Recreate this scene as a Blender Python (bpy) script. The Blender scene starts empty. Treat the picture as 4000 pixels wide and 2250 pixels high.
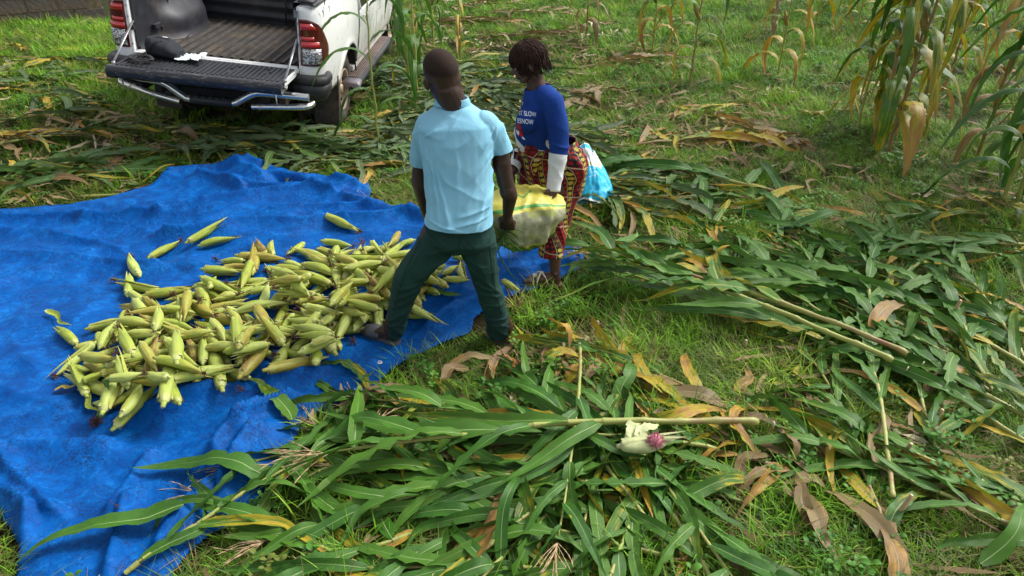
import bpy, bmesh, math, random
import numpy as np
from mathutils import Vector, Matrix
from mathutils.bvhtree import BVHTree
R = math.radians
SC = bpy.context.scene
COL = SC.collection
rng = random.Random(7)
nr = np.random.RandomState(11)

# ------------------------------------------------------------------ camera
PITCH, CAMH, FPX = R(31.4), 2.38, 2774.0
cam_d = bpy.data.cameras.new('camera'); cam = bpy.data.objects.new('camera', cam_d); COL.objects.link(cam)
cam_d.sensor_width = 36.0; cam_d.lens = 36.0 * FPX / 4000.0
cam_d.clip_start = 0.05; cam_d.clip_end = 600.0
cam.location = (0, 0, CAMH); cam.rotation_euler = (R(90) - PITCH, 0, 0)
SC.camera = cam

# ------------------------------------------------------------------ sky, sun, exposure
SUN_EL, SUN_AZ = R(46), R(62)        # azimuth clockwise from +Y
w = bpy.data.worlds.new('World'); SC.world = w; w.use_nodes = True
wt = w.node_tree; wt.nodes.clear()
sky = wt.nodes.new('ShaderNodeTexSky'); sky.sky_type = 'NISHITA'; sky.sun_disc = False
sky.sun_elevation = SUN_EL; sky.sun_rotation = SUN_AZ; sky.air_density = 1.0; sky.dust_density = 4.0; sky.ozone_density = 1.0
hs = wt.nodes.new('ShaderNodeHueSaturation'); hs.inputs['Saturation'].default_value = 0.25
bg = wt.nodes.new('ShaderNodeBackground'); bg.inputs['Strength'].default_value = 0.12
wo = wt.nodes.new('ShaderNodeOutputWorld')
wt.links.new(sky.outputs[0], hs.inputs['Color']); wt.links.new(hs.outputs[0], bg.inputs[0]); wt.links.new(bg.outputs[0], wo.inputs[0])
sd = bpy.data.lights.new('sun', 'SUN'); sd.energy = 1.5; sd.angle = R(14); sd.color = (1.0, 0.97, 0.91)
so = bpy.data.objects.new('sun', sd); COL.objects.link(so)
_d = Vector((math.sin(SUN_AZ) * math.cos(SUN_EL), math.cos(SUN_AZ) * math.cos(SUN_EL), math.sin(SUN_EL)))
so.rotation_euler = _d.to_track_quat('Z', 'Y').to_euler(); so.location = (0, 0, 30)
SC.view_settings.view_transform = 'Standard'; SC.view_settings.look = 'None'
SC.view_settings.exposure = 1.08; SC.view_settings.gamma = 1.0; SC.view_settings.use_curve_mapping = False
SC.cycles.max_bounces = 5; SC.cycles.diffuse_bounces = 2; SC.cycles.glossy_bounces = 2
SC.cycles.transmission_bounces = 3; SC.cycles.transparent_max_bounces = 6
SC.cycles.caustics_reflective = False; SC.cycles.caustics_refractive = False

# ------------------------------------------------------------------ picture <-> place
KD = 4000.0 / 2576.0                  # notes were taken on a 2576 px wide view of the photograph
def ray(dx, dy):
    a = (dx * KD - 2000) / FPX; b = (1125 - dy * KD) / FPX
    c, s = math.cos(PITCH), math.sin(PITCH)
    return np.array([a, c + b * s, -s + b * c])
def G(dx, dy, z=0.0):                 # point of the level z seen at this place of the picture
    r = ray(dx, dy); t = (z - CAMH) / r[2]
    return np.array([r[0] * t, r[1] * t, z])
def W(dx, dy, Y):                     # point of the upright plane at distance Y
    r = ray(dx, dy); t = Y / r[1]
    return np.array([r[0] * t, Y, CAMH + r[2] * t])
def proj(p):
    c, s = math.cos(PITCH), math.sin(PITCH)
    dz = p[2] - CAMH; d = p[1] * c - dz * s; v = p[1] * s + dz * c
    return ((2000 + FPX * p[0] / d) / KD, (1125 - FPX * v / d) / KD, d)
def sees(p, m=60):
    if p[1] < 0.3: return False
    x, y, d = proj(p)
    return -m < x < 2576 + m and -m < y < 1449 + m

# ------------------------------------------------------------------ noise (vectorised value noise)
def _h(ix, iy, iz, s):
    n = (ix.astype(np.int64) * 374761393 + iy.astype(np.int64) * 668265263 + iz.astype(np.int64) * 2147483647 + s * 974634777) & 0xffffffff
    n = ((n ^ (n >> 13)) * 1274126177) & 0xffffffff
    n = (n ^ (n >> 16)) & 0xffffffff
    return n.astype(np.float64) / 0xffffffff * 2 - 1
def noise(x, y, z=0.0, s=0):
    x, y, z = np.broadcast_arrays(np.asarray(x, float), np.asarray(y, float), np.asarray(z, float))
    fx, fy, fz = np.floor(x), np.floor(y), np.floor(z)
    tx, ty, tz = x - fx, y - fy, z - fz
    tx, ty, tz = [t * t * t * (t * (t * 6 - 15) + 10) for t in (tx, ty, tz)]
    def L(a, b, t): return a + (b - a) * t
    c = [[[_h(fx + i, fy + j, fz + k, s) for k in (0, 1)] for j in (0, 1)] for i in (0, 1)]
    return L(L(L(c[0][0][0], c[1][0][0], tx), L(c[0][1][0], c[1][1][0], tx), ty),
             L(L(c[0][0][1], c[1][0][1], tx), L(c[0][1][1], c[1][1][1], tx), ty), tz)
def fbm(x, y, z=0.0, o=4, s=0, g=0.5):
    a, r = 1.0, 0.0
    x = np.asarray(x, float); y = np.asarray(y, float); z = np.asarray(z, float)
    for k in range(o):
        r = r + a * noise(x, y, z, s + k * 7); x, y, z = x * 2.03 + 3.1, y * 2.03 + 1.7, z * 2.03 + 5.3; a *= g
    return r
def sstep(a, b, x):
    t = np.clip((x - a) / (b - a), 0, 1); return t * t * (3 - 2 * t)

# the lie of the land: nearly level, a bank under the truck's left wheels
TR = dict(x=-2.691, y=6.408, yaw=R(0.88), roll=R(5.9))
def gh(x, y):
    x = np.asarray(x, float); y = np.asarray(y, float)
    h = 0.035 * fbm(x * 0.7, y * 0.7, 0, 3, 5) + 0.012 * noise(x * 3.1, y * 3.1, 0, 9)
    near = sstep(2.0, 3.2, y) * 0.5 + 0.5
    t = np.exp(-((y - 8.2) / 3.0) ** 4) * sstep(5.0, 6.5, y) * (1 - sstep(0.2, 2.4, x + 1.6)) 
    bank = np.clip(-(x - TR['x']) * 0.103, -0.09, 0.25)
    return h * near * (1 - t) + bank * t
def ghf(x, y): return float(gh(x, y))

# ------------------------------------------------------------------ objects
THINGS = []
def link(name, me, mat=None, parent=None, smooth=True):
    o = bpy.data.objects.new(name, me); COL.objects.link(o)
    if mat is not None:
        for m in (mat if isinstance(mat, (list, tuple)) else [mat]):
            me.materials.append(m)
    if parent is not None: o.parent = parent
    return o
def pydata(name, V, F, uv=None, smooth=True):
    me = bpy.data.meshes.new(name)
    me.from_pydata([tuple(map(float, v)) for v in V], [], [tuple(int(i) for i in f) for f in F])
    if uv is not None:
        l = me.uv_layers.new(name='UVMap')
        vi = np.empty(len(me.loops), dtype=np.int32); me.loops.foreach_get('vertex_index', vi)
        l.data.foreach_set('uv', np.asarray(uv, dtype=np.float32)[vi].ravel())
    if smooth: me.polygons.foreach_set('use_smooth', [True] * len(me.polygons))
    me.update(); return me
def tag(o, label, cat, group=None):
    o['label'] = label; o['category'] = cat
    if group: o['group'] = group
    THINGS.append(o); return o
def thing(name, label, cat, loc=(0, 0, 0), rot=(0, 0, 0), group=None, parts_of=None):
    o = bpy.data.objects.new(name, None); COL.objects.link(o); o.empty_display_size = 0.1
    o.location = tuple(map(float, loc)); o.rotation_euler = rot
    return tag(o, label, cat, group)
KIDS = {}
def kids(o):
    if o.name not in KIDS: KIDS[o.name] = list(o.children)
    return KIDS[o.name]
def copy_tree(src, parent=None, out=None):
    c = src.copy(); COL.objects.link(c)
    if parent is not None: c.parent = parent
    if out is not None: out.append(c)
    for ch in kids(src): copy_tree(ch, c, out)
    return c
# where a thing stands, told by things one can find
MARKS = [("the step bumper", 520, 270), ("the truck's rear wheel", 865, 260), ("the tarpaulin's back edge", 420, 440), ("the tarpaulin's gap", 730, 478),
         ("the man's heel", 1290, 880), ("the woman's sandal", 1380, 740), ("the cyan sack", 1490, 455), ("the orange cob scrap", 1300, 915),
         ("the reddish standing stalks", 2220, 340), ("the block wall", 120, 60), ("the tarpaulin's eyelet corner", 1450, 650), ("the tarpaulin's lower edge", 700, 1230),
         ("the pink silk tuft", 1650, 1105), ("the woman's head", 1330, 130), ("the man's head", 1110, 180), ("the parallel cut stalks", 2050, 900), ("the tall right-edge plant", 2500, 500),
         ("the tarpaulin's left edge", 25, 1400), ("the curled brown leaf", 1990, 1260), ("the left-edge pale husks", 20, 285)]
def where(dx, dy, verb='lying'):
    n, mx, my = min(MARKS, key=lambda m: math.hypot((m[1] - dx), (m[2] - dy) * 1.4)); ex, ey = dx - mx, (dy - my) * 1.4
    if math.hypot(ex, ey) < 55: return 'close beside ' + n
    if abs(ex) > 2.2 * abs(ey): d = 'right of' if ex > 0 else 'left of'
    elif abs(ey) > 2.2 * abs(ex): d = 'in front of' if ey > 0 else 'behind'
    else: d = ('nearer and ' if ey > 0 else 'farther and ') + ('right of' if ex > 0 else 'left of')
    return d + ' ' + n
ORD = ['leftmost', 'second from the left', 'third from the left', 'fourth from the left', 'fifth from the left', 'sixth from the left', 'seventh from the left', 'eighth from the left']
def settle_labels():
    """labels that came out the same are told apart by their order from left to right"""
    d = {}
    for o in THINGS: d.setdefault(o['label'], []).append(o)
    for lab, os_ in d.items():
        if len(os_) < 2: continue
        def px(o):
            p = o.get('at') or tuple(o.location); return proj(p)[0]
        os_.sort(key=px); n = len(os_)
        for i, o in enumerate(os_):
            t = 'rightmost' if i == n - 1 and n > 2 else ('right one of the two' if i == n - 1 else ('left one of the two' if n == 2 else (ORD[i] if i < 8 else '%dth from the left' % (i + 1))))
            o['label'] = lab + ', ' + t
    for o in THINGS:
        w_ = o['label'].split()
        if len(w_) > 16: w_ = [x for x in w_ if x not in ('a', 'the', 'corn')]
        o['label'] = ' '.join(w_[:16]).rstrip(',')
class MB:                              # collects shapes into one mesh
    def __init__(s): s.V, s.F, s.UV = [], [], []
    def add(s, V, F, uv=None):
        b = len(s.V); s.V += [tuple(map(float, v)) for v in V]; s.F += [tuple(int(i) + b for i in f) for f in F]
        s.UV += [tuple(map(float, u)) for u in uv] if uv is not None else [(0.0, 0.0)] * len(V)
    def box(s, a, b):
        (x0, y0, z0), (x1, y1, z1) = a, b
        s.add([(x0, y0, z0), (x1, y0, z0), (x1, y1, z0), (x0, y1, z0), (x0, y0, z1), (x1, y0, z1), (x1, y1, z1), (x0, y1, z1)],
              [(0, 3, 2, 1), (4, 5, 6, 7), (0, 1, 5, 4), (1, 2, 6, 5), (2, 3, 7, 6), (3, 0, 4, 7)])
    def tube(s, pts, r, n=8, cap=True, sq=None, up=None):
        pts = np.asarray(pts, float); m = len(pts); r = np.broadcast_to(r, (m,))
        T = np.gradient(pts, axis=0); T /= np.linalg.norm(T, axis=1)[:, None] + 1e-9
        a = np.array(up if up is not None else ([0, 0, 1] if abs(T[0][2]) < .9 else [1, 0, 0]), float)
        V = []; uv = []
        for i in range(m):
            a = a - T[i] * a.dot(T[i]); a /= np.linalg.norm(a) + 1e-9; b = np.cross(T[i], a)
            for k in range(n):
                t = 2 * math.pi * k / n
                V.append(pts[i] + r[i] * (a * math.cos(t) * (sq or 1) + b * math.sin(t))); uv.append((k / n, i / max(1, m - 1)))
        F = [(i * n + k, i * n + (k + 1) % n, (i + 1) * n + (k + 1) % n, (i + 1) * n + k) for i in range(m - 1) for k in range(n)]
        if cap: F += [tuple(range(n))[::-1], tuple((m - 1) * n + k for k in range(n))]
        s.add(V, F, uv)
    def grid(s, P, uv=None, flip=False):   # P: rows x cols x 3
        P = np.asarray(P, float); a, b = P.shape[:2]
        F = [(i * b + j, i * b + j + 1, (i + 1) * b + j + 1, (i + 1) * b + j) for i in range(a - 1) for j in range(b - 1)]
        if flip: F = [f[::-1] for f in F]
        if uv is None: uv = [(j / (b - 1), i / (a - 1)) for i in range(a) for j in range(b)]
        s.add(P.reshape(-1, 3), F, uv)
    def mesh(s, name, smooth=True): return pydata(name, s.V, s.F, s.UV, smooth)
    def build(s, name, mat, parent=None, smooth=True, bevel=0, solid=0):
        o = link(name, s.mesh(name, smooth), mat, parent)
        if solid:
            m = o.modifiers.new('thick', 'SOLIDIFY'); m.thickness = solid; m.offset = 0
        if bevel:
            m = o.modifiers.new('bevel', 'BEVEL'); m.width = bevel; m.segments = 2; m.limit_method = 'ANGLE'; m.angle_limit = R(35)
        return o
def sharp(o, ang=35):
    me = o.data
    try: me.set_sharp_from_angle(angle=R(ang))
    except Exception: pass
    return o

# ------------------------------------------------------------------ material helper
class NT:
    def __init__(s, name):
        s.m = bpy.data.materials.new(name); s.m.use_nodes = True; s.t = s.m.node_tree; s.t.nodes.clear()
        s.out = s.t.nodes.new('ShaderNodeOutputMaterial'); s.p = s.t.nodes.new('ShaderNodeBsdfPrincipled')
        s.t.links.new(s.p.outputs[0], s.out.inputs[0])
    def L(s, a, b): s.t.links.new(a, b)
    def n(s, typ, ins=None, **kw):
        o = s.t.nodes.new('ShaderNode' + typ)
        for k, v in kw.items(): setattr(o, k, v)
        for k, v in (ins or {}).items():
            i = o.inputs[k]
            if hasattr(v, 'is_output') or isinstance(v, bpy.types.NodeSocket): s.t.links.new(v, i)
            else:
                if isinstance(v, tuple) and len(v) == 3 and len(getattr(i, 'default_value', ())) == 4: v = v + (1,)
                i.default_value = v
        return o
    def math(s, op, a, b=0.0, c=0.0, clamp=False):
        o = s.n('Math', {0: a, 1: b, 2: c}, operation=op); o.use_clamp = clamp; return o.outputs[0]
    def mix(s, f, a, b, typ='MIX'):
        o = s.t.nodes.new('ShaderNodeMix'); o.data_type = 'RGBA'; o.blend_type = typ
        for i, v in ((0, f), (6, a), (7, b)):
            if isinstance(v, bpy.types.NodeSocket): s.L(v, o.inputs[i])
            else:
                if isinstance(v, tuple) and len(v) == 3: v = v + (1,)
                o.inputs[i].default_value = v
        return o.outputs[2]
    def noise(s, vec, scale, detail=3, rough=0.5, dist=0.0, col=False):
        o = s.n('TexNoise', {'Scale': scale, 'Detail': detail, 'Roughness': rough, 'Distortion': dist})
        if vec is not None: s.L(vec, o.inputs['Vector'])
        return o.outputs[1 if col else 0]
    def map(s, vec, sc=(1, 1, 1), loc=(0, 0, 0), rot=(0, 0, 0)):
        return s.n('Mapping', {'Vector': vec, 'Scale': sc, 'Location': loc, 'Rotation': rot}).outputs[0]
    def ramp(s, f, stops, interp='LINEAR'):
        o = s.t.nodes.new('ShaderNodeValToRGB'); o.color_ramp.interpolation = interp; e = o.color_ramp.elements
        while len(e) < len(stops): e.new(0.5)
        for el, (p, c) in zip(e, stops):
            el.position = p; el.color = (c, c, c, 1) if isinstance(c, (int, float)) else tuple(c) + (1,)
        s.L(f, o.inputs[0]); return o.outputs[0]
    def mr(s, v, a, b, c=0.0, d=1.0, smooth=False):
        o = s.n('MapRange', {'Value': v, 'From Min': a, 'From Max': b, 'To Min': c, 'To Max': d})
        if smooth: o.interpolation_type = 'SMOOTHSTEP'
        return o.outputs[0]
    def tc(s, k='Object'): return s.n('TexCoord').outputs[k]
    def bump(s, h, strength=0.3, dist=0.01, prev=None):
        o = s.n('Bump', {'Height': h, 'Strength': strength, 'Distance': dist})
        if prev is not None: s.L(prev, o.inputs['Normal'])
        return o.outputs[0]
    def set(s, **kw):
        names = dict(col='Base Color', rough='Roughness', metal='Metallic', norm='Normal', spec='Specular IOR Level', coat='Coat Weight',
                     coatr='Coat Roughness', sss='Subsurface Weight', trans='Transmission Weight', alpha='Alpha', sheen='Sheen Weight', emis='Emission Strength')
        for k, v in kw.items():
            i = s.p.inputs[names[k]]
            if isinstance(v, bpy.types.NodeSocket): s.L(v, i)
            else:
                if isinstance(v, tuple) and len(v) == 3: v = v + (1,)
                i.default_value = v
        return s
    def translucent(s, col, f):
        tr = s.n('BsdfTranslucent', {'Color': col}); mx = s.n('MixShader', {0: f})
        s.L(s.p.outputs[0], mx.inputs[1]); s.L(tr.outputs[0], mx.inputs[2]); s.L(mx.outputs[0], s.out.inputs[0])
def simple(name, col, rough=0.6, metal=0.0, var=0.25, scale=8.0, bump=0.0, spec=0.5, dirt=None, dirtamt=0.4):
    m = NT(name); v = m.tc()
    n = m.noise(v, scale, 4); c = m.mix(m.mr(n, 0.3, 0.7), tuple(x * (1 - var) for x in col), tuple(min(1, x * (1 + var)) for x in col))
    if dirt:
        d = m.noise(v, scale * 0.35, 6, 0.65); c = m.mix(m.mr(d, 0.62 - dirtamt * .3, 0.72, 0, 0.85), c, dirt)
    m.set(col=c, rough=rough, metal=metal, spec=spec)
    if bump: m.set(norm=m.bump(m.noise(v, scale * 6, 4), bump, 0.004))
    return m.m
# ------------------------------------------------------------------ tarpaulin outline (needed by the grass)
TARP_D = [(-420, 640), (-420, 545), (-200, 533), (0, 527), (60, 524), (170, 520), (300, 497), (370, 482), (430, 456), (520, 433), (600, 417), (640, 415),
          (700, 431), (780, 449), (830, 459), (880, 447), (925, 461), (936, 490), (925, 512), (960, 530), (1040, 548), (1120, 560), (1250, 600),
          (1330, 640), (1400, 634), (1440, 628), (1465, 640), (1468, 668), (1450, 690), (1420, 705), (1352, 735), (1310, 750), (1230, 785), (1195, 800),
          (1183, 830), (1130, 860), (1080, 885), (1030, 905), (970, 950), (930, 1005), (870, 1022), (800, 1046), (762, 1090), (735, 1140), (700, 1200),
          (650, 1270), (600, 1320), (530, 1352), (480, 1400), (440, 1449), (420, 1500), (40, 1500), (47, 1430), (57, 1389), (30, 1345), (0, 1302),
          (-120, 1200), (-300, 1000), (-420, 800)]
TARP = np.array([G(x, y, 0.02)[:2] for x, y in TARP_D])
def sdpoly(px, py, poly):
    """signed distance (inside negative), nearest point"""
    px = np.asarray(px, float); py = np.asarray(py, float)
    best = np.full(px.shape, 1e9); bx = np.zeros(px.shape); by = np.zeros(px.shape); ins = np.zeros(px.shape, bool)
    n = len(poly)
    for i in range(n):
        ax, ay = poly[i]; cx, cy = poly[(i + 1) % n]; ex, ey = cx - ax, cy - ay
        t = np.clip(((px - ax) * ex + (py - ay) * ey) / (ex * ex + ey * ey + 1e-12), 0, 1)
        qx, qy = ax + ex * t, ay + ey * t; d = np.hypot(px - qx, py - qy)
        m = d < best; best = np.where(m, d, best); bx = np.where(m, qx, bx); by = np.where(m, qy, by)
        c = ((ay > py) != (cy > py)) & (px < (cx - ax) * (py - ay) / (cy - ay + 1e-12) + ax); ins ^= c
    return np.where(ins, -best, best), bx, by

# ------------------------------------------------------------------ ground sheet
def mat_ground():
    m = NT('soil_and_thatch'); v = m.tc()
    a = m.noise(v, 3.0, 6, 0.6); b = m.noise(v, 40.0, 5, 0.7); c = m.noise(m.map(v, (14, 60, 20), rot=(0, 0, .5)), 3.0, 4, .6, 1.5)
    soil = m.mix(b, (0.018, 0.011, 0.006), (0.06, 0.040, 0.022))
    grn = m.mix(b, (0.010, 0.022, 0.004), (0.04, 0.07, 0.012))
    col = m.mix(m.mr(a, .42, .58), soil, grn)
    col = m.mix(m.mr(c, .58, .72, 0, .7), col, (0.17, 0.125, 0.06))
    m.set(col=col, rough=0.95, spec=0.15, norm=m.bump(m.math('ADD', b, c), 0.8, 0.03)); return m.m
def sheet(x, y): 
    X, Y = np.meshgrid(x, y); Z = gh(X, Y); return np.stack([X, Y, Z], -1)
xs = np.concatenate([-np.geomspace(160, 9, 16), np.linspace(-8.5, 11, 157), np.geomspace(12, 160, 16)])
ys = np.concatenate([np.linspace(-40, -2, 8), np.linspace(-1, 15, 129), np.geomspace(16, 400, 22)])
mb = MB(); mb.grid(sheet(xs, ys)); ground = mb.build('ground', mat_ground()); ground['kind'] = 'structure'

# ------------------------------------------------------------------ grass, clover, straw: stuff
def mat_blade(name, cols, dry, dryshare, rough=0.5):
    m = NT(name); oi = m.n('ObjectInfo'); r = oi.outputs['Random']
    uv = m.n('UVMap').outputs[0]; s = m.n('SeparateXYZ', {0: uv}); v = s.outputs[1]
    loc = m.noise(oi.outputs['Location'], 0.9, 3, .6)
    r2 = m.math('FRACT', m.math('MULTIPLY', r, 17.3))
    c = m.ramp(m.math('ADD', m.math('MULTIPLY', r2, .6), m.mr(loc, .3, .7, 0, .4)), cols)
    c = m.mix(m.mr(r, 1 - dryshare, 1 - dryshare + .04), c, dry)
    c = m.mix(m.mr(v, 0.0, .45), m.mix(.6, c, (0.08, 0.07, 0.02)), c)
    m.set(col=c, rough=rough, spec=0.2); m.translucent(c, 0.2); return m.m
def blade(mb, x, y, L, w, az, lean, curve, seg=4, z0=0.0, roll=0.0):
    P = []; ax, ay = math.cos(az), math.sin(az); px, py = -ay, ax
    p = np.array([x, y, z0]); a = lean
    for i in range(seg + 1):
        t = i / seg; ww = w * (1 - t ** 1.8) * .5 + .0003
        P.append([p - np.array([px, py, 0]) * ww, p + np.array([px, py, math.sin(roll) * .3]) * ww])
        d = np.array([ax * math.sin(a), ay * math.sin(a), math.cos(a)]); p = p + d * L / seg; a += curve / seg
        if p[2] < .006: p[2] = .006
    mb.grid(P)
def hidden_col(): return bpy.data.collections.new('source')
def tufts(kind, n, seed):
    r = random.Random(seed); c = bpy.data.collections.new(kind + '_source'); 
    for k in range(n):
        mb = MB()
        if kind == 'grass':
            tall = r.uniform(.7, 1.25)
            for i in range(22):
                a = r.uniform(0, 6.28); d = abs(r.gauss(0, .045))
                blade(mb, d * math.cos(a), d * math.sin(a), r.uniform(.06, .17) * tall, r.uniform(.0028, .0062), r.uniform(0, 6.28), r.uniform(.15, 1.0), r.uniform(.2, 1.6))
        elif kind == 'mat':      # low lying thatch of fine blades
            for i in range(24):
                a = r.uniform(0, 6.28); d = r.uniform(0, .10)
                blade(mb, d * math.cos(a), d * math.sin(a), r.uniform(.08, .2), r.uniform(.002, .0042), r.uniform(0, 6.28), r.uniform(1.0, 1.5), r.uniform(-.3, .5), 3, r.uniform(.005, .04))
        elif kind == 'weed':
            for i in range(9):
                a = r.uniform(0, 6.28); d = abs(r.gauss(0, .04)); h = r.uniform(.03, .1); x, y = d * math.cos(a), d * math.sin(a)
                blade(mb, x, y, h * 1.1, .002, a, .2, .3, 2)
                for q in range(r.choice((3, 3, 4))):
                    az = a + q * 2.1 + r.uniform(-.3, .3); L = r.uniform(.018, .034); W_ = L * .62; z = h + r.uniform(-.01, .01); P = []
                    for i2, (t, ww) in enumerate(((0, .1), (.3, .9), (.6, 1), (.85, .6), (1, .05))):
                        c0 = np.array([x + math.cos(az) * L * t, y + math.sin(az) * L * t, z + .35 * L * math.sin(t * 2.4)])
                        o = np.array([-math.sin(az), math.cos(az), .15]) * W_ * .5 * ww
                        P.append([c0 - o, c0 - np.array([0, 0, .002]), c0 + o])
                    mb.grid(P)
        elif kind == 'straw':
            for i in range(7):
                a = r.uniform(0, 3.14); L = r.uniform(.06, .28); x, y = r.uniform(-.1, .1), r.uniform(-.1, .1); z = r.uniform(.01, .06)
                w_ = r.choice((.003, .004, .012, .02)); P = []
                for j in range(6):
                    t = j / 5 - .5; ww = w_ * (1 - (2 * t) ** 4 * .8) * .5; tw = r.uniform(-.6, .6)
                    c0 = np.array([x + math.cos(a) * L * t, y + math.sin(a) * L * t, z + r.uniform(-.008, .012)])
                    P.append([c0 - np.array([-math.sin(a) * ww, math.cos(a) * ww, tw * ww]), c0 + np.array([-math.sin(a) * ww, math.cos(a) * ww, tw * ww])]); a += r.uniform(-.12, .12)
                mb.grid(P)
        o = bpy.data.objects.new(kind, mb.mesh(kind)); c.objects.link(o)
    return c
def scatter(name, pts, rotz, scl, source, mat, tilt=None):
    me = bpy.data.meshes.new(name); me.from_pydata([tuple(map(float, p)) for p in pts], [], [])
    n = len(pts)
    a = me.attributes.new('rot', 'FLOAT_VECTOR', 'POINT'); rv = np.zeros((n, 3)); rv[:, 2] = rotz
    if tilt is not None: rv[:, 0] = tilt
    a.data.foreach_set('vector', rv.astype(np.float32).ravel())
    a = me.attributes.new('scl', 'FLOAT', 'POINT'); a.data.foreach_set('value', np.asarray(scl, np.float32))
    for o in source.objects:
        o.data.materials.clear(); o.data.materials.append(mat)
    ob = bpy.data.objects.new(name, me); COL.objects.link(ob); me.materials.append(mat)
    g = bpy.data.node_groups.new(name, 'GeometryNodeTree')
    g.interface.new_socket('Geometry', in_out='INPUT', socket_type='NodeSocketGeometry'); g.interface.new_socket('Geometry', in_out='OUTPUT', socket_type='NodeSocketGeometry')
    N = g.nodes; gi = N.new('NodeGroupInput'); go = N.new('NodeGroupOutput')
    ci = N.new('GeometryNodeCollectionInfo'); ci.inputs['Collection'].default_value = source; ci.inputs['Separate Children'].default_value = True; ci.inputs['Reset Children'].default_value = True
    ip = N.new('GeometryNodeInstanceOnPoints'); ip.inputs['Pick Instance'].default_value = True
    ra = N.new('GeometryNodeInputNamedAttribute'); ra.data_type = 'FLOAT_VECTOR'; ra.inputs['Name'].default_value = 'rot'
    sa = N.new('GeometryNodeInputNamedAttribute'); sa.data_type = 'FLOAT'; sa.inputs['Name'].default_value = 'scl'
    ri = N.new('FunctionNodeRandomValue'); ri.data_type = 'INT'; ri.inputs[4].default_value = 0; ri.inputs[5].default_value = len(source.objects) - 1
    g.links.new(gi.outputs[0], ip.inputs['Points']); g.links.new(ci.outputs[0], ip.inputs['Instance'])
    er = N.new('FunctionNodeEulerToRotation'); g.links.new(ra.outputs[0], er.inputs[0]); g.links.new(er.outputs[0], ip.inputs['Rotation'])
    g.links.new(sa.outputs[0], ip.inputs['Scale']); g.links.new(ri.outputs[2], ip.inputs['Instance Index'])
    g.links.new(ip.outputs[0], go.inputs[0])
    md = ob.modifiers.new('scatter', 'NODES'); md.node_group = g
    ob['kind'] = 'stuff'; return ob
def field(dens_near, dens_far, seed, keep):
    """points over the ground the camera can see (and a margin for a step aside), denser near"""
    r = np.random.RandomState(seed); out = []
    for y0 in np.arange(0.9, 26, .5):
        d = dens_near + (dens_far - dens_near) * min(1, (y0 - 1) / 9); 
        if y0 > 15: d *= .35
        half = (y0 * .8536 + 1.24 + .3) * .721 + 1.0
        n = int(d * .5 * 2 * half); out.append(np.stack([r.uniform(-half, half, n), r.uniform(y0, y0 + .5, n)], 1))
    p = np.concatenate(out); k = keep(p[:, 0], p[:, 1], r); p = p[k]
    return np.column_stack([p, gh(p[:, 0], p[:, 1])]), r
def truck_local(x, y):
    c, s = math.cos(TR['yaw']), math.sin(TR['yaw']); dx, dy = x - TR['x'], y - TR['y']
    return dx * c - dy * s, dx * s + dy * c
def bare(x, y):                       # patches where soil and straw show
    return fbm(x * .8 + 3, y * .8, 0, 3, 31)
def dry_zone(x, y):                   # the trampled, litter covered ground between and behind the two people
    return np.exp(-(((x - 0.9) / 2.6) ** 2 + ((y - 7.6) / 1.9) ** 2)) + .8 * np.exp(-(((x + 4.3) / 1.6) ** 2 + ((y - 6.0) / 2.2) ** 2)) + .8 * np.exp(-(((x + .3) / 2.2) ** 2 + ((y - 10.5) / 1.8) ** 2))
def keep_grass(share):
    def f(x, y, r):
        sd, _, _ = sdpoly(x, y, TARP); k = sd > .03
        u, w_ = truck_local(x, y)
        for uu in (-.78, .78):
            for ww in (1.12, 4.2): k &= ~((np.abs(u - uu) < .18) & (np.abs(w_ - ww) < .3))
        shade = (np.abs(u) < .8) & (w_ > .4) & (w_ < 4.8)
        k &= r.uniform(0, 1, x.shape) < share * np.clip(.85 + .5 * bare(x, y), .25, 1) * (1 - .45 * np.clip(dry_zone(x, y), 0, 1)) * np.where(shade, .3, 1)
        k &= ~((y > 12.3) & (x < -6.2))
        for fx, fy in ((-.05, 3.36), (.02, 3.34), (-.13, 3.42)): k &= (x - fx) ** 2 + (y - fy) ** 2 > .004
        return k
    return f
GR = [(0.0, (0.055, 0.16, 0.012)), (0.35, (0.13, 0.32, 0.018)), (0.7, (0.25, 0.46, 0.03)), (1.0, (0.42, 0.53, 0.055))]
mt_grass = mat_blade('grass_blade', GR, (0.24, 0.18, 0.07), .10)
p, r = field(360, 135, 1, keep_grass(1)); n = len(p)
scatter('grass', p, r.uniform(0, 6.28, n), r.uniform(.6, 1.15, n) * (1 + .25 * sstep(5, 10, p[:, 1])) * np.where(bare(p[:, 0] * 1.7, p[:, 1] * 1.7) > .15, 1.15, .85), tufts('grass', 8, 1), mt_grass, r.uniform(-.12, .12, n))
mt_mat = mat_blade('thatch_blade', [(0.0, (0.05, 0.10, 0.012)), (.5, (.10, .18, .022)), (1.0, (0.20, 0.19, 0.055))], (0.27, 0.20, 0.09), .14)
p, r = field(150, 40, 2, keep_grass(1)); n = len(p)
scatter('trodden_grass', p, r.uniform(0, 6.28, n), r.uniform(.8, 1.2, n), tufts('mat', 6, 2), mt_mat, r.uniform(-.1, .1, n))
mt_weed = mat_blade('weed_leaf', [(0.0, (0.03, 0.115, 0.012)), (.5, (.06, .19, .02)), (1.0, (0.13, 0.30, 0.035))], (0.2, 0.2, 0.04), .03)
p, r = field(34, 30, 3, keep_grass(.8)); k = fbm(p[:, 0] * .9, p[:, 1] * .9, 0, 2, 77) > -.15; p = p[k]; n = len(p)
scatter('small_weeds', p, r.uniform(0, 6.28, n), r.uniform(.7, 1.35, n), tufts('weed', 6, 3), mt_weed)
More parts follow.
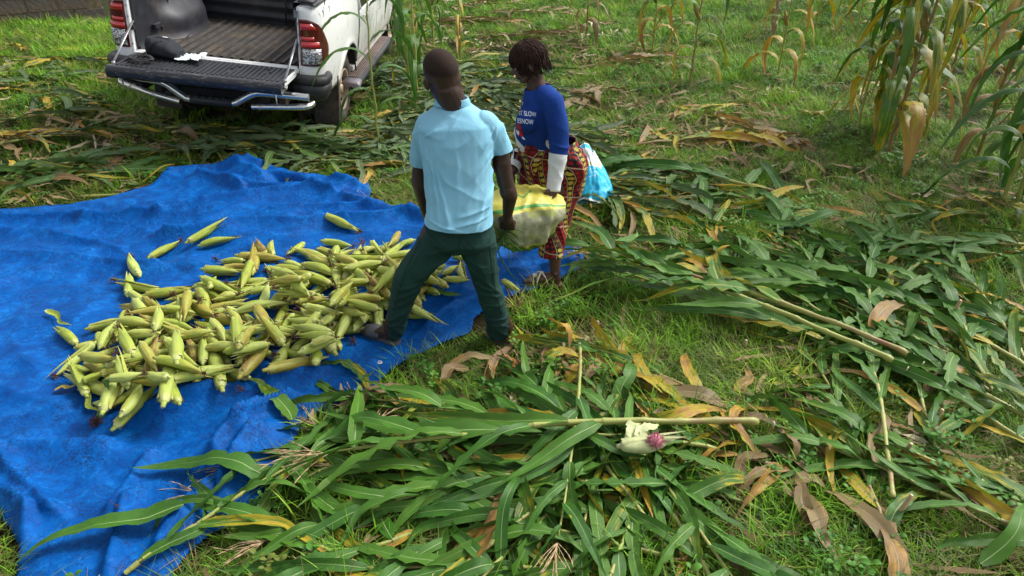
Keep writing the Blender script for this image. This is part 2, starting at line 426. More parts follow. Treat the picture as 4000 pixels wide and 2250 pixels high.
mt_straw = mat_blade('straw', [(0.0, (0.12, 0.075, 0.035)), (.5, (.26, .18, .09)), (1.0, (0.42, 0.33, 0.19))], (0.55, 0.48, 0.33), .12, .7)
def keep_straw(x, y, r):
    k = keep_grass(1)(x, y, r) | ((sdpoly(x, y, TARP)[0] > .05) & (dry_zone(x, y) > .5)); return k & (r.uniform(0, 1, x.shape) < .22 + .9 * dry_zone(x, y)) & (sdpoly(x, y, TARP)[0] > .05)
p, r = field(40, 26, 4, keep_straw); n = len(p)
scatter('dry_straw', p, r.uniform(0, 6.28, n), r.uniform(.7, 1.5, n), tufts('straw', 8, 4), mt_straw, r.uniform(-.1, .1, n))
# ------------------------------------------------------------------ tarpaulin
def ridge(n, k=1.0): return np.clip(1 - np.abs(n) * 1.25, 0, 1) ** k
def facet(x, y, s):
    """piecewise bowed facets that meet in sharp crests, like crumpled sheeting"""
    fx, fy = np.floor(x), np.floor(y); best = np.full(np.shape(x), 9.0); z = np.zeros_like(fx)
    for i in (-1, 0, 1):
        for j in (-1, 0, 1):
            px = fx + i + .5 + .5 * _h(fx + i, fy + j, z, s); py = fy + j + .5 + .5 * _h(fx + i, fy + j, z, s + 1); best = np.minimum(best, (x - px) ** 2 + (y - py) ** 2)
    return best
def seg_dist(x, y, a, b):
    ex, ey = b[0] - a[0], b[1] - a[1]; t = np.clip(((x - a[0]) * ex + (y - a[1]) * ey) / (ex * ex + ey * ey), 0, 1)
    side = (x - a[0]) * ey - (y - a[1]) * ex
    return np.hypot(x - a[0] - ex * t, y - a[1] - ey * t), t, side
# folds seen in the photograph: from, to, height, width
FOLDS = [((0, 575), (420, 560), .05, .07), ((0, 655), (420, 700), .035, .10), ((0, 600), (330, 640), .03, .05), ((430, 560), (800, 505), .04, .06),
         ((450, 600), (1000, 570), .04, .07), ((640, 485), (830, 520), .04, .05), ((830, 475), (930, 495), .03, .05), ((860, 520), (1060, 590), .04, .06), ((980, 560), (1200, 600), .05, .05),
         ((600, 428), (700, 470), .035, .08), ((480, 462), (640, 432), .035, .08), ((640, 432), (840, 466), .03, .05), ((560, 470), (660, 500), .05, .05), ((700, 560), (1020, 545), .03, .05),
         ((1200, 800), (870, 1000), .035, .05), ((1310, 740), (1150, 800), .045, .04), ((1230, 690), (1420, 640), .03, .05), ((1150, 850), (960, 940), .035, .04), ((700, 960), (900, 905), .04, .05),
         ((640, 1120), (760, 1000), .045, .035), ((580, 1190), (690, 1040), .04, .04), ((560, 1010), (430, 1090), .03, .05), ((300, 1120), (620, 985), .03, .05),
         ((0, 1180), (90, 1300), .05, .05), ((100, 1320), (60, 1400), .05, .04), ((140, 1330), (80, 1200), .04, .04), ((280, 1350), (420, 1190), .03, .06), ((400, 1400), (560, 1260), .03, .05),
         ((120, 1200), (300, 1180), .03, .07), ((600, 1250), (690, 1130), .04, .05), ((270, 1449), (330, 1330), .035, .05), ((1040, 780), (1180, 740), .035, .03), ((1000, 850), (1180, 770), .03, .04),
         ((0, 760), (150, 700), .02, .08), ((60, 900), (150, 1000), .015, .08), ((1330, 700), (1460, 660), .04, .03), ((900, 1000), (1010, 905), .02, .02)]
FOLDW = [(G(*a)[:2], G(*b)[:2], h * 1.75, w_ * 1.0) for a, b, h, w_ in FOLDS]
def tarp_h(x, y):
    x = np.asarray(x, float); y = np.asarray(y, float)
    wx = x + .12 * fbm(x * 1.3, y * 1.3, 0, 2, 41); wy = y + .12 * fbm(x * 1.3, y * 1.3, 0, 2, 42)
    h = .060 * facet(wx * 1.3 + wy * .3, wy * 3.0, 61) + .040 * facet((wx + wy) * 2.0, (wy - wx) * 3.6, 62) - .014 * facet((wx - wy) * 2.6, (wy + wx) * 5.0, 63)
    h += .003 * facet(wx * 7, wy * 10, 64) + .014 * fbm(x * 1.2, y * 2, 0, 2, 47) + .02
    for a, b, hh, ww in FOLDW:
        d, t, s = seg_dist(wx - .03 * fbm(x * 2, y * 2, 0, 2, 3), wy, a, b)
        asym = np.where(s > 0, ww, np.maximum(ww * .45, .020))
        h = h + hh * np.exp(-(d / asym) ** 1.35) * np.where((t > 0) & (t < 1), 1, .8)
    for fx, fy in ((-.80, 3.31), (-.22, 3.42), (.2, 3.9), (.1, 4.3), (-.62, 3.30), (-.95, 3.34)): h = h * (1 - .85 * np.exp(-(((x - fx) ** 2 + (y - fy) ** 2) / .03)))
    return h
def tarp_z(x, y):
    sd, _, _ = sdpoly(x, y, TARP); t = np.clip(-sd / .10, 0, 1)
    hump = .05 * np.exp(-(((x + 2.45) / .75) ** 2 + ((y - 5.15) / .45) ** 2) ** 1.6)
    return gh(x, y) + .030 + tarp_h(x, y) * (.35 + .65 * t) + hump * t
HOLE = G(730, 478)[:2]
def mat_tarp():
    m = NT('blue_tarpaulin'); v = m.tc()
    # woven base, darker rubbed patches and pale dusty bloom
    a = m.noise(v, 2.3, 6, .62, .6); b = m.noise(v, 9.0, 8, .72, .4); c = m.noise(v, 34.0, 6, .7)
    col = m.mix(m.mr(b, .36, .64), (0.0005, 0.060, 0.25), (0.001, 0.092, 0.36))
    col = m.mix(m.mr(a, .50, .72, 0, .55), col, (0.001, 0.034, 0.185))
    bl = m.math('MULTIPLY', m.mr(b, .48, .62), m.mr(c, .42, .60)); col = m.mix(m.math('MULTIPLY', bl, .5), col, (0.010, 0.17, 0.50))
    d = m.noise(m.map(v, (1, 1, 1), (7, 3, 1)), 5.0, 8, .75, 1.2); e = m.noise(v, 90.0, 3, .6)
    dirt = m.math('MULTIPLY', m.mr(d, .46, .60), m.mr(e, .45, .60)); col = m.mix(m.math('MULTIPLY', dirt, .9), col, (0.006, 0.028, 0.10))
    # fine creases
    w1 = m.n('TexVoronoi', {'Vector': m.map(v, (5, 9, 5), rot=(0, 0, .5)), 'Scale': 1.2}, feature='DISTANCE_TO_EDGE').outputs[0]
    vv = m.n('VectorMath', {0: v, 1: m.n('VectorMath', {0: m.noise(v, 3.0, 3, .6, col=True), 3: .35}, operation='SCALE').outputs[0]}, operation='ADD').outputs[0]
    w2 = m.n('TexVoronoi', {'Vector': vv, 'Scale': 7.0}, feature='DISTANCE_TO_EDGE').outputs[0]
    w3 = m.n('TexVoronoi', {'Vector': vv, 'Scale': 19.0}, feature='DISTANCE_TO_EDGE').outputs[0]
    h = m.math('ADD', m.math('MULTIPLY', m.mr(w2, 0, .12), .5), m.math('MULTIPLY', m.mr(w3, 0, .2), .35)); h = m.math('ADD', h, m.math('MULTIPLY', m.noise(v, 22, 6, .7), 1.0))
    h = m.math('ADD', h, m.math('MULTIPLY', m.mr(w1, 0, .05), .3))
    col = m.mix(m.mr(w2, 0, .03, .6, 0), col, (0.006, 0.035, 0.2))  # shade in the fine creases put into the colour as dark lines
    m.set(col=col, rough=m.mr(b, .3, .7, .50, .66), spec=.08, norm=m.bump(h, .4, .005)); return m.m
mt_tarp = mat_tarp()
def build_tarp():
    st = .0140; x0, y0 = TARP.min(0) - .05; x1, y1 = TARP.max(0) + .05
    x0 = max(x0, -4.6)
    X, Y = np.meshgrid(np.arange(x0, x1, st), np.arange(y0, y1, st)); sd, bx, by = sdpoly(X, Y, TARP)
    inside = sd < st * .55; cell = inside[:-1, :-1] & inside[1:, :-1] & inside[:-1, 1:] & inside[1:, 1:]
    snap = (sd > -st * .5) & inside; X = np.where(snap, bx, X); Y = np.where(snap, by, Y)
    # an opening where the sheet gapes
    gap = (((X - HOLE[0]) * .95 / .11) ** 2 + ((Y - HOLE[1] + .25 * (X - HOLE[0])) / .03) ** 2) < 1
    gx, gy = (X - HOLE[0]) * .95 / .11, (Y - HOLE[1] + .25 * (X - HOLE[0])) / .03; gr = np.hypot(gx, gy); pit = np.exp(-(gx ** 2 * .5 + gy ** 2 * .6) ** 1.5)
    Z = tarp_z(X, Y)
    lip = np.exp(-((((X - HOLE[0]) / .22) ** 2 + ((Y - HOLE[1] - .07) / .06) ** 2))); Z = Z + .06 * lip - .075 * pit
    idx = -np.ones(X.shape, int); use = np.zeros(X.shape, bool)
    for a in (0, 1):
        for b in (0, 1): use[a:X.shape[0] - 1 + a, b:X.shape[1] - 1 + b] |= cell
    idx[use] = np.arange(use.sum()); V = np.stack([X[use], Y[use], Z[use]], 1)
    i, j = np.nonzero(cell); F = np.stack([idx[i, j], idx[i, j + 1], idx[i + 1, j + 1], idx[i + 1, j]], 1)
    me = bpy.data.meshes.new('tarpaulin'); me.from_pydata(V.tolist(), [], F.tolist()); me.polygons.foreach_set('use_smooth', [True] * len(F)); me.update()
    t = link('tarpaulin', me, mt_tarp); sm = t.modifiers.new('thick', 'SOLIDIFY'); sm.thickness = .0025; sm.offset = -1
    tag(t, 'large creased blue tarpaulin spread on the grass under the heap of corn', 'tarpaulin')
    # rolled under layer seen in the gap
    mb = MB(); P = []
    for i in range(9):
        row = []
        for j in range(15):
            x = HOLE[0] + (j - 7) * .035; y = HOLE[1] + (i - 4) * .028; row.append((x, y, tarp_z(x, y) - .055 - .03 * math.cos(i * .9) + .012 * math.sin(j * 1.3 + i)))
        P.append(row)
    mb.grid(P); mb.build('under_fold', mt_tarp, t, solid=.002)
    # eyelets
    for n_, (dx, dy, ck) in enumerate(((955, 914, 0), (1447, 636, 1), (762, 1066, 0))):
        p = G(dx, dy, .06); z = float(tarp_z(p[0], p[1])); mb = MB(); P = []
        for k in range(21):
            a = k / 20 * 6.2832; P.append([(p[0] + math.cos(a) * r_, p[1] + math.sin(a) * r_, z + h_) for r_, h_ in ((.006, -.002), (.007, .004), (.011, .005), (.0155, .001))])
        mb.grid(P); mb.build('eyelet', simple('eyelet_metal', (0.55, 0.56, 0.56), .35, .6), t)
    return t
tarp = build_tarp()
# ------------------------------------------------------------------ pickup truck (u to its right, w forward, z up)
truck = thing('pickup_truck', 'white pickup truck seen from behind, its tailgate lowered and its bed empty', 'pickup truck', (TR['x'], TR['y'], 0), (0, TR['roll'], -TR['yaw']))
def mat_paint():
    m = NT('white_truck_paint'); v = m.tc(); z = m.n('SeparateXYZ', {0: v}).outputs[2]
    n = m.noise(v, 5.0, 6, .65); n2 = m.noise(m.map(v, (30, 3, 6)), 2.0, 5, .7)
    lowd = m.mr(m.math('ADD', z, m.math('MULTIPLY', m.math('SUBTRACT', n, .5), .5)), .42, .80, .6, 0)
    c = m.mix(m.math('MULTIPLY', lowd, m.mr(n2, .3, .6, .4, 1)), (0.80, 0.81, 0.80), (0.38, 0.31, 0.20)); c = m.mix(m.mr(n, .5, .75, 0, .08), c, (0.62, 0.60, 0.50))
    sp = m.noise(v, 60.0, 4, .7); c = m.mix(m.math('MULTIPLY', m.mr(sp, .66, .72), .5), c, (0.3, 0.22, 0.13))
    m.set(col=c, rough=m.mr(n, .3, .7, .22, .42), spec=.5, coat=.5, coatr=.12); return m.m
MP = mat_paint()
M_blk = simple('black_plastic', (0.022, 0.023, 0.026), .55, var=.35, scale=14, bump=.25, dirt=(0.09, 0.07, 0.05), dirtamt=.1)
M_lin = simple('bed_liner_plastic', (0.018, 0.019, 0.024), .45, var=.4, scale=9, bump=.3, dirt=(0.06, 0.05, 0.045), dirtamt=.2)
def mat_bedfloor():
    m = NT('muddy_bed_floor'); v = m.tc(); a = m.noise(v, 3.2, 7, .7); b = m.noise(v, 24, 5, .7); z = m.n('SeparateXYZ', {0: v}).outputs[2]
    c = m.mix(b, (0.012, 0.011, 0.011), (0.030, 0.025, 0.021)); c = m.mix(m.math('MULTIPLY', m.mr(a, .44, .64), m.mr(b, .3, .6, .3, .8)), c, (0.085, 0.06, 0.034)); c = m.mix(m.mr(b, .62, .72, 0, .6), c, (0.24, 0.17, 0.10))
    m.set(col=c, rough=.8, spec=.3, norm=m.bump(b, .6, .004)); return m.m
M_floor = mat_bedfloor(); M_rib = simple('worn_rib', (0.040, 0.036, 0.032), .6, var=.5, scale=14, dirt=(0.11, 0.08, 0.05), dirtamt=.35)
def mat_chrome():
    m = NT('chrome_tube'); v = m.tc(); n = m.noise(v, 16, 5, .7); m.set(col=m.mix(m.mr(n, .55, .75, 0, .7), (0.72, 0.70, 0.66), (0.30, 0.22, 0.14)), metal=m.mr(n, .5, .8, 1, .5), rough=m.mr(n, .3, .7, .10, .35)); return m.m
M_chr = mat_chrome()
M_rub = simple('tyre_rubber', (0.030, 0.027, 0.025), .85, var=.3, scale=12, dirt=(0.13, 0.095, 0.065), dirtamt=.5, bump=.3)
M_rim = simple('dusty_steel_rim', (0.42, 0.32, 0.22), .55, metal=.2, var=.2, scale=8, dirt=(0.28, 0.19, 0.12), dirtamt=.4)
M_red = NT('red_lens').set(col=(0.52, 0.004, 0.008), rough=.10, spec=.8, coat=.6).m
M_dred = NT('dark_red_lens').set(col=(0.085, 0.004, 0.008), rough=.10, spec=.8, coat=.6).m
def mat_clear():
    m = NT('clear_lens_reflector'); v = m.tc(); w_ = m.n('TexVoronoi', {'Vector': m.map(v, (60, 8, 90)), 'Scale': 1.0}).outputs[0]
    m.set(col=m.ramp(w_, [(0, .9), (.35, .55), (.7, .12)]), rough=.15, metal=.55, norm=m.bump(w_, .8, .004)); return m.m
M_clr = mat_clear()
M_gls = NT('dark_glass').set(col=(0.012, 0.015, 0.016), rough=.06, spec=.7).m
M_und = simple('underbody', (0.02, 0.018, 0.016), .9, dirt=(0.07, 0.05, 0.03))
M_stl = simple('galvanised_strap', (0.32, 0.32, 0.33), .4, .7)
M_wpl = simple('white_plastic', (0.75, 0.76, 0.76), .45, var=.05)
WC = (1.14, .345); WR = .365; WC2 = (4.17, .36)
def uz(z): return np.interp(z, [.42, .55, .72, .90, 1.05, 1.18, 1.30, 1.345, 1.362], [.865, .895, .918, .928, .925, .912, .893, .875, .845])
PLAN = [(.735, .0), (.79, -.006), (.83, .0), (.865, .016), (.892, .045), (.908, .085), (.918, .14), (.925, .21)]
def side_grid(mb, side, plan, zb, zt, n=16, off=0.0):
    P = []; 
    for i in range(n + 1):
        row = []
        for (u, w_) in plan:
            z0 = zb(w_, u); z = z0 + (zt(w_, u) - z0) * i / n; k = float(uz(z)) / .925; uu = u * (1 + (k - 1) * min(1, max(0, (u - .72) / .12)))
            fl = .018 * math.exp(-(((math.hypot(w_ - WC[0], z - WC[1]) - .47) / .05) ** 2)) if w_ < 2 else .018 * math.exp(-(((math.hypot(w_ - WC2[0], z - WC2[1]) - .45) / .05) ** 2))
            row.append((side * (uu + off + fl), w_, z))
        P.append(row)
    mb.grid(P, flip=side < 0)
def zbot(w_, u=.92):
    a = WC if w_ < 2.6 else WC2; r_ = .47 if a is WC else .45; d = w_ - a[0]
    base = .645 - .11 * sstep(.10, .52, w_) - .04 * sstep(1.5, 1.8, w_) if w_ < 2 else .495
    base = float(base)
    return max(base, a[1] + math.sqrt(r_ * r_ - d * d)) if abs(d) < r_ - .001 else base
def wr(a, b, st=.022): return [(.925, q) for q in np.linspace(a, b, max(2, int((b - a) / st)))]
for sd in (1, -1):
    mb = MB(); side_grid(mb, sd, PLAN + wr(.24, 1.60), zbot, lambda w_, u: 1.362, 20)
    # top lip turned inwards
    P = [[(sd * a, q, z) for a, z in ((.845, 1.362), (.80, 1.366), (.735, 1.362), (.728, 1.345), (.728, 1.1), (.728, .84))] for q in np.linspace(.012, 1.60, 12)]; mb.grid(P, flip=sd > 0)
    mb.build('bed_side', MP, truck, solid=.004)
    # jamb
    mb = MB(); P = []
    for z in np.linspace(.66, 1.35, 12): P.append([(sd * u, w_, z) for u, w_ in ((.735, 0), (.722, .004), (.716, .02), (.712, .09))])
    mb.grid(P, flip=sd > 0); mb.build('door_jamb', MP, truck, solid=.003)
    mb = MB(); mb.tube([(sd * .704, .045, z) for z in np.linspace(.86, 1.34, 9)], .010, 6); mb.build('seal', M_blk, truck)
    mb = MB(); 
    for z in (1.22, .90, 1.13): mb.tube([(sd * .722, .0, z), (sd * .722, -.006, z)], .007, 8)
    mb.box((min(sd * .70, sd * .728), -.012, 1.27), (max(sd * .70, sd * .728), .02, 1.325)); mb.build('latch_striker', M_stl, truck, smooth=False)
    mb = MB(); mb.box((min(sd * .69, sd * .722), -.006, 1.02), (max(sd * .69, sd * .722), .03, 1.055)); mb.build('rubber_stop', M_blk, truck, smooth=False)
    # cab side: rear door, front door, wing
    gap = .006
    for nm, a, b, zt in (('rear_door', 1.66, 2.72, 1.06), ('front_door', 2.728, 3.66, 1.06), ('front_wing', 3.668, 4.98, 1.0)):
        mb = MB(); side_grid(mb, sd, wr(a + gap, b - gap, .03), zbot, lambda w_, u, zt=zt: zt - .10 * max(0, w_ - 3.9), 14)
        d_ = mb.build(nm, MP, truck, solid=.004)
        if nm != 'front_wing':
            mb = MB(); mb.tube([(sd * .945, a + .12, .98), (sd * .965, a + .15, .985), (sd * .965, a + .26, .985), (sd * .945, a + .29, .98)], .012, 6); mb.build('door_handle', MP, d_)
    # window band and pillars
    mb = MB(); P = [[(sd * u, w_, z) for w_ in np.linspace(a0, b0, 14)] for u, z, a0, b0 in ((.915, 1.06, 1.66, 3.70), (.86, 1.22, 1.70, 3.45), (.80, 1.42, 1.78, 3.15), (.74, 1.60, 1.9, 2.85))]
    mb.grid(P, flip=sd < 0); mb.build('side_window', M_gls, truck)
    mb = MB()
    for q0, q1 in ((1.68, 1.92), (2.72, 2.66), (3.70, 2.87)): mb.tube([(sd * .92, q0, 1.06), (sd * .80, (q0 * .35 + q1 * .65), 1.42), (sd * .735, q1, 1.62)], .028, 6)
    mb.build('pillar', MP, truck)
    # sill and running board
    mb = MB(); mb.box((min(sd * .78, sd * .885), 1.5, .44), (max(sd * .78, sd * .885), 3.75, .50)); mb.build('sill', MP, truck, smooth=False, bevel=.01)
    sb = MB(); P = []
    for q in np.linspace(1.30, 3.35, 12): P.append([(sd * u, q, z) for u, z in ((.84, .405), (.85, .43), (.99, .43), (1.02, .415), (1.02, .37), (.99, .35), (.84, .36))])
    sb.grid(P, flip=sd < 0); step = sb.build('running_board', M_blk, truck)
    for k in range(6):
        mb = MB(); u = sd * (.868 + .022 * k); mb.box((u - .0035, 1.34, .430), (u + .0035, 3.3, .4345)); mb.build('tread_strip', simple('tread_strip', (0.24, 0.16, 0.13), .6) if k == 0 and sd > 0 else bpy.data.materials['tread_strip'], step, smooth=False)
    mb = MB(); P = []
    for i in range(7):
        a = i / 6 * math.pi / 2; P.append([(sd * u, 1.30 - .13 * math.sin(a) , z - .03 * (1 - math.cos(a))) for u, z in ((.84, .36), (.84, .43), (.99, .43), (1.018, .415), (1.018, .37), (.99, .35))])
    P.append([(sd * .93, 1.165, .375)] * 6); mb.grid(P, flip=sd > 0); mb.build('end_cap', simple('grey_end_cap', (0.19, 0.17, 0.19), .4) if sd > 0 else bpy.data.materials['grey_end_cap'], step)
    # bumper corner: upper pad and lower skirt
    mb = MB(); pl = [(.66, -.035), (.78, -.055), (.88, -.045), (.935, .0), (.955, .07), (.950, .16), (.93, .20)]
    P = [[(sd * (u + o), w_ - (o if j < 4 else 0), z) for j, (u, w_) in enumerate(pl)] for z, o in ((.715, .012), (.73, .022), (.77, .022), (.785, .010), (.79, -.03))]; mb.grid(P, flip=sd < 0); mb.build('bumper_pad', M_blk, truck, solid=.006)
    mb = MB(); P = [[(sd * (u + o), w_ - (o if j < 4 else 0), z - .09 * (j < 3) * ((.70 - z) / .15) * 0) for j, (u, w_) in enumerate(pl)] for z, o in ((.712, .0), (.705, .014), (.66, .016), (.60, .002), (.56, -.02))]; mb.grid(P, flip=sd > 0); mb.build('bumper_corner', M_blk, truck, solid=.006)
    # lamp, wrapped round the corner
    def lamp(nm, mat, rows, off):
        mb = MB(); P = []
        for z, u0, u1 in rows:
            row = []; plan = [(q, 0) for q in ()]
            S = np.array(PLAN + [(.925, .30)]); D = np.concatenate([[0], np.cumsum(np.hypot(*np.diff(S, axis=0).T))])
            for t in np.linspace(u0, u1, 12):
                u = np.interp(t, D, S[:, 0]); w_ = np.interp(t, D, S[:, 1]); k = float(uz(z)) / .925; uu = u * (1 + (k - 1) * min(1, max(0, (u - .72) / .12))); nx, ny = (u - .735) / .2, -(1 - (u - .735) / .2)
                l = math.hypot(nx, ny); row.append((sd * (uu + off * nx / l), w_ + off * ny / l, z))
            P.append(row)
        mb.grid(P, flip=sd > 0); return mb.build(nm, mat, truck, solid=.003)
    top, bot = 1.262, .868
    rows = [(z, .004, w1) for z, w1 in ((bot, .20), (bot + .012, .26), (.93, .315), (.98, .335), (1.03, .325), (1.08, .295), (1.13, .262), (1.18, .225), (1.22, .185), (1.25, .13), (top, .085))]
    hl = lamp('tail_lamp', M_dred, rows, .013)
    for nm, mt, rr_ in (('red_lens', M_red, [(z, .018, w1) for z, w1 in ((1.03, .165), (1.045, .167), (1.078, .165))]), ('red_lens', M_red, [(z, .022, w1) for z, w1 in ((1.088, .12), (1.10, .125), (1.12, .12))]),
                        ('red_lens', M_red, [(z, .018, w1) for z, w1 in ((1.175, .15), (1.20, .14), (1.228, .115))]), ('clear_lens', M_clr, [(z, .022, w1) for z, w1 in ((.884, .165), (.895, .180), (.95, .182), (1.018, .178))])):
        o = lamp(nm, mt, rr_, .0185); o.parent = hl
    # stay strap
    mb = MB(); a, b = np.array((sd * .706, .035, 1.085)), np.array((sd * .708, -.40, .835)); mb.tube([a, a * .5 + b * .5 + np.array([0, 0, .006]), b], .011, 6, sq=.35); mb.tube([b + (0, 0, .01), b - (0, 0, .012)], .016, 8); mb.build('stay_strap', M_stl, truck)
    # mud flap
    mb = MB(); mb.box((min(sd * .665, sd * .915), .655, .12), (max(sd * .665, sd * .915), .662, .62)); fl = mb.build('mud_flap', M_rub, truck, smooth=False)
    fc = bpy.data.curves.new('flap_text', 'FONT'); fc.body = 'HILUX'; fc.size = .075; fc.extrude = .0015; fc.align_x = 'CENTER'; fo = bpy.data.objects.new('flap_text', fc); COL.objects.link(fo); dg = bpy.context.evaluated_depsgraph_get(); me = bpy.data.meshes.new_from_object(fo.evaluated_get(dg)); COL.objects.unlink(fo); bpy.data.objects.remove(fo)
    me.materials.clear(); o = link('raised_lettering', me, simple('flap_lettering', (0.075, 0.062, 0.055), .8) if sd > 0 else bpy.data.materials['flap_lettering'], fl); o.location = (sd * .79, .6525, .215); o.rotation_euler = (R(90), 0, 0)
    # wheel housings (dark) outside
    for wc in (WC, WC2):
        mb = MB(); P = []
        for i in range(17):
            a = -0.35 + i / 16 * (math.pi + .7); P.append([(sd * u, wc[0] + .468 * math.cos(a), wc[1] + .468 * math.sin(a)) for u in (.52, .70, .90)])
        mb.grid(P); mb.add([(sd * .52, wc[0] - .5, .1), (sd * .52, wc[0] + .5, .1), (sd * .52, wc[0] + .5, .85), (sd * .52, wc[0] - .5, .85)], [(0, 1, 2, 3)]); mb.build('wheel_housing', M_und, truck)
    # wheels
    for wc in (WC, WC2):
        def lathe(prof, n=40, um=1):
            mb = MB(); P = [[(sd * u, wc[0] + r_ * math.cos(k / n * 6.28319), wc[1] + r_ * math.sin(k / n * 6.28319)) for k in range(n + 1)] for u, r_ in prof]; mb.grid(P, flip=sd > 0); return mb
        mb = lathe([(.66, .22), (.65, .30), (.665, .345), (.69, .362), (.72, WR), (.80, WR), (.835, .362), (.855, .345), (.872, .30), (.868, .255), (.855, .222), (.84, .212)])
        for k in range(44):      # tread blocks
            a = k / 44 * 6.28319
            for u0, u1, sk in ((.672, .735, 0), (.79, .852, .5)):
                a0 = a + sk * .07; q = []
                for rr2 in (WR - .004, WR + .008):
                    for uu_, da in ((u0, 0), (u1, 0), (u1, .085), (u0, .085)): q.append((sd * uu_, wc[0] + rr2 * math.cos(a0 + da), wc[1] + rr2 * math.sin(a0 + da)))
                mb.add(q, [(4, 5, 6, 7), (0, 1, 5, 4), (1, 2, 6, 5), (2, 3, 7, 6), (3, 0, 4, 7)])
        wh = mb.build('wheel', M_rub, truck)
        mb = lathe([(.78, .19), (.845, .205), (.862, .214), (.866, .210), (.862, .198), (.835, .185), (.80, .172), (.795, .16), (.812, .13), (.822, .10), (.815, .075), (.818, .055), (.842, .050), (.848, .035), (.849, .004)])
        rim = mb.build('rim', M_rim, wh)
        mb = MB()
        for k in range(12):
            a = k / 12 * 6.28319; mb.tube([(sd * .806, wc[0] + .151 * math.cos(a), wc[1] + .151 * math.sin(a)), (sd * .817, wc[0] + .151 * math.cos(a), wc[1] + .151 * math.sin(a))], .016, 8)
        mb.build('vent_hole', M_und, rim)
        for k in range(6):
            mb = MB(); a = k / 6 * 6.28319; mb.tube([(sd * .81, wc[0] + .068 * math.cos(a), wc[1] + .068 * math.sin(a)), (sd * .832, wc[0] + .068 * math.cos(a), wc[1] + .068 * math.sin(a))], .010, 6); mb.build('wheel_nut', M_rim, rim)
# bed liner: floor, ribs, walls, wheel humps
mb = MB(); mb.box((-.712, -.01, .80), (.712, 1.58, .832)); bed = mb.build('bed_floor', M_floor, truck, smooth=False)
for k in range(15):
    u = -.63 + k * .09
    a = .10; b = 1.50 if abs(u) < .50 else .50
    mb = MB(); P = [[(u + q, w_, z) for q, z in ((-.020, .832), (-.013, .846), (.013, .846), (.020, .832))] for w_ in np.linspace(a, b, 6)]; mb.grid(P, flip=True); mb.build('floor_rib', M_rib, bed, smooth=False)
mb = MB(); mb.box((-.70, .005, .832), (.70, .05, .842)); mb.box((-.716, -.018, .80), (.716, .004, .836)); o = mb.build('sill_strip', MP, bed, smooth=False)
lin = MB()
for sd in (1, -1):
    P = []
    for w_ in np.linspace(.05, 1.56, 34):
        row = []
        for z in np.concatenate([np.linspace(.832, 1.34, 16)]):
            hump = .165 * np.exp(-(abs((w_ - .97) / .44) ** 5)) * np.exp(-(max(0, (z - .85) / .24) ** 5)); flare = .03 * math.exp(-((w_ - .42) / .05) ** 2)
            groove = .006 * (1 if (w_ * 6) % 1 < .5 else 0) * (z > 1.15); row.append((sd * (.700 - hump + groove - .035 * math.exp(-((z - .832) / .03) ** 2)), w_, z))
        P.append(row)
    lin.grid(P, flip=sd > 0)
P = [[(u, 1.545 - .012 * (1 if (z * 9) % 1 < .4 else 0), z) for u in np.linspace(-.70, .70, 24)] for z in np.linspace(.832, 1.34, 24)]; lin.grid(P)
lin.build('bed_liner', M_lin, truck)
for sd in (-1, 1):                     # rounded wheel hump with its raised shoulder
    mb = MB(); P = []
    for i in range(13):
        a = i / 12 * math.pi; row = []
        for j in range(9):
            t = j / 8; b = t * math.pi / 2; rr_ = math.sin(b) ** .6; row.append((sd * (.53 + .07 * (1 - math.cos(b))), .99 + .33 * rr_ * math.cos(a), .845 + .175 * rr_ * math.sin(a)))
        P.append(row)
    mb.grid(P, flip=sd > 0); mb.build('wheel_hump', M_lin, truck)
    mb = MB(); P = [[(sd * q, w_, z) for q, z in ((.88, 1.365), (.885, 1.378), (.86, 1.392), (.70, 1.392), (.690, 1.372), (.695, 1.34))] for w_ in np.linspace(.0, 1.58, 10)]; mb.grid(P, flip=sd < 0)
    mb.box((min(sd * .73, sd * .86), .02, 1.392), (max(sd * .73, sd * .86), .16, 1.408)); mb.tube([(sd * .76, .10, 1.40), (sd * .76, .10, 1.52), (sd * .72, .25, 1.66), (sd * .66, .9, 1.72)], .030, 10)
    mb.build('rail_cap', M_blk, truck)
    mb = MB(); mb.tube([(sd * .86, .30, 1.396), (sd * .86, 1.5, 1.396)], .012, 6); mb.build('rail_bar', M_stl, truck)
for q in (.20, .42, .95, 1.35):
    mb = MB(); mb.box((.893, q, 1.25), (.905, q + .035, 1.32)); mb.build('rope_hook', MP, truck, smooth=False, bevel=.004)
mb = MB(); mb.tube([(-.68, .75, 1.36), (-.685, .74, 1.22), (-.675, .70, 1.12), (-.68, .66, 1.04)], .016, 6, sq=.4); mb.build('strap', simple('grey_webbing', (0.10, 0.10, 0.11), .8), truck)
mb = MB(); mb.box((-.69, .33, .96), (-.655, .45, 1.0)); mb.box((-.69, .47, .93), (-.66, .56, .96)); mb.build('strap_buckle', M_lin, truck, smooth=False, bevel=.004)
mb = MB(); mb.tube([(.18, 1.525, 1.36), (.185, 1.51, 1.1), (.19, 1.46, .86)], .009, 5); mb.build('hanging_cord', M_blk, truck)
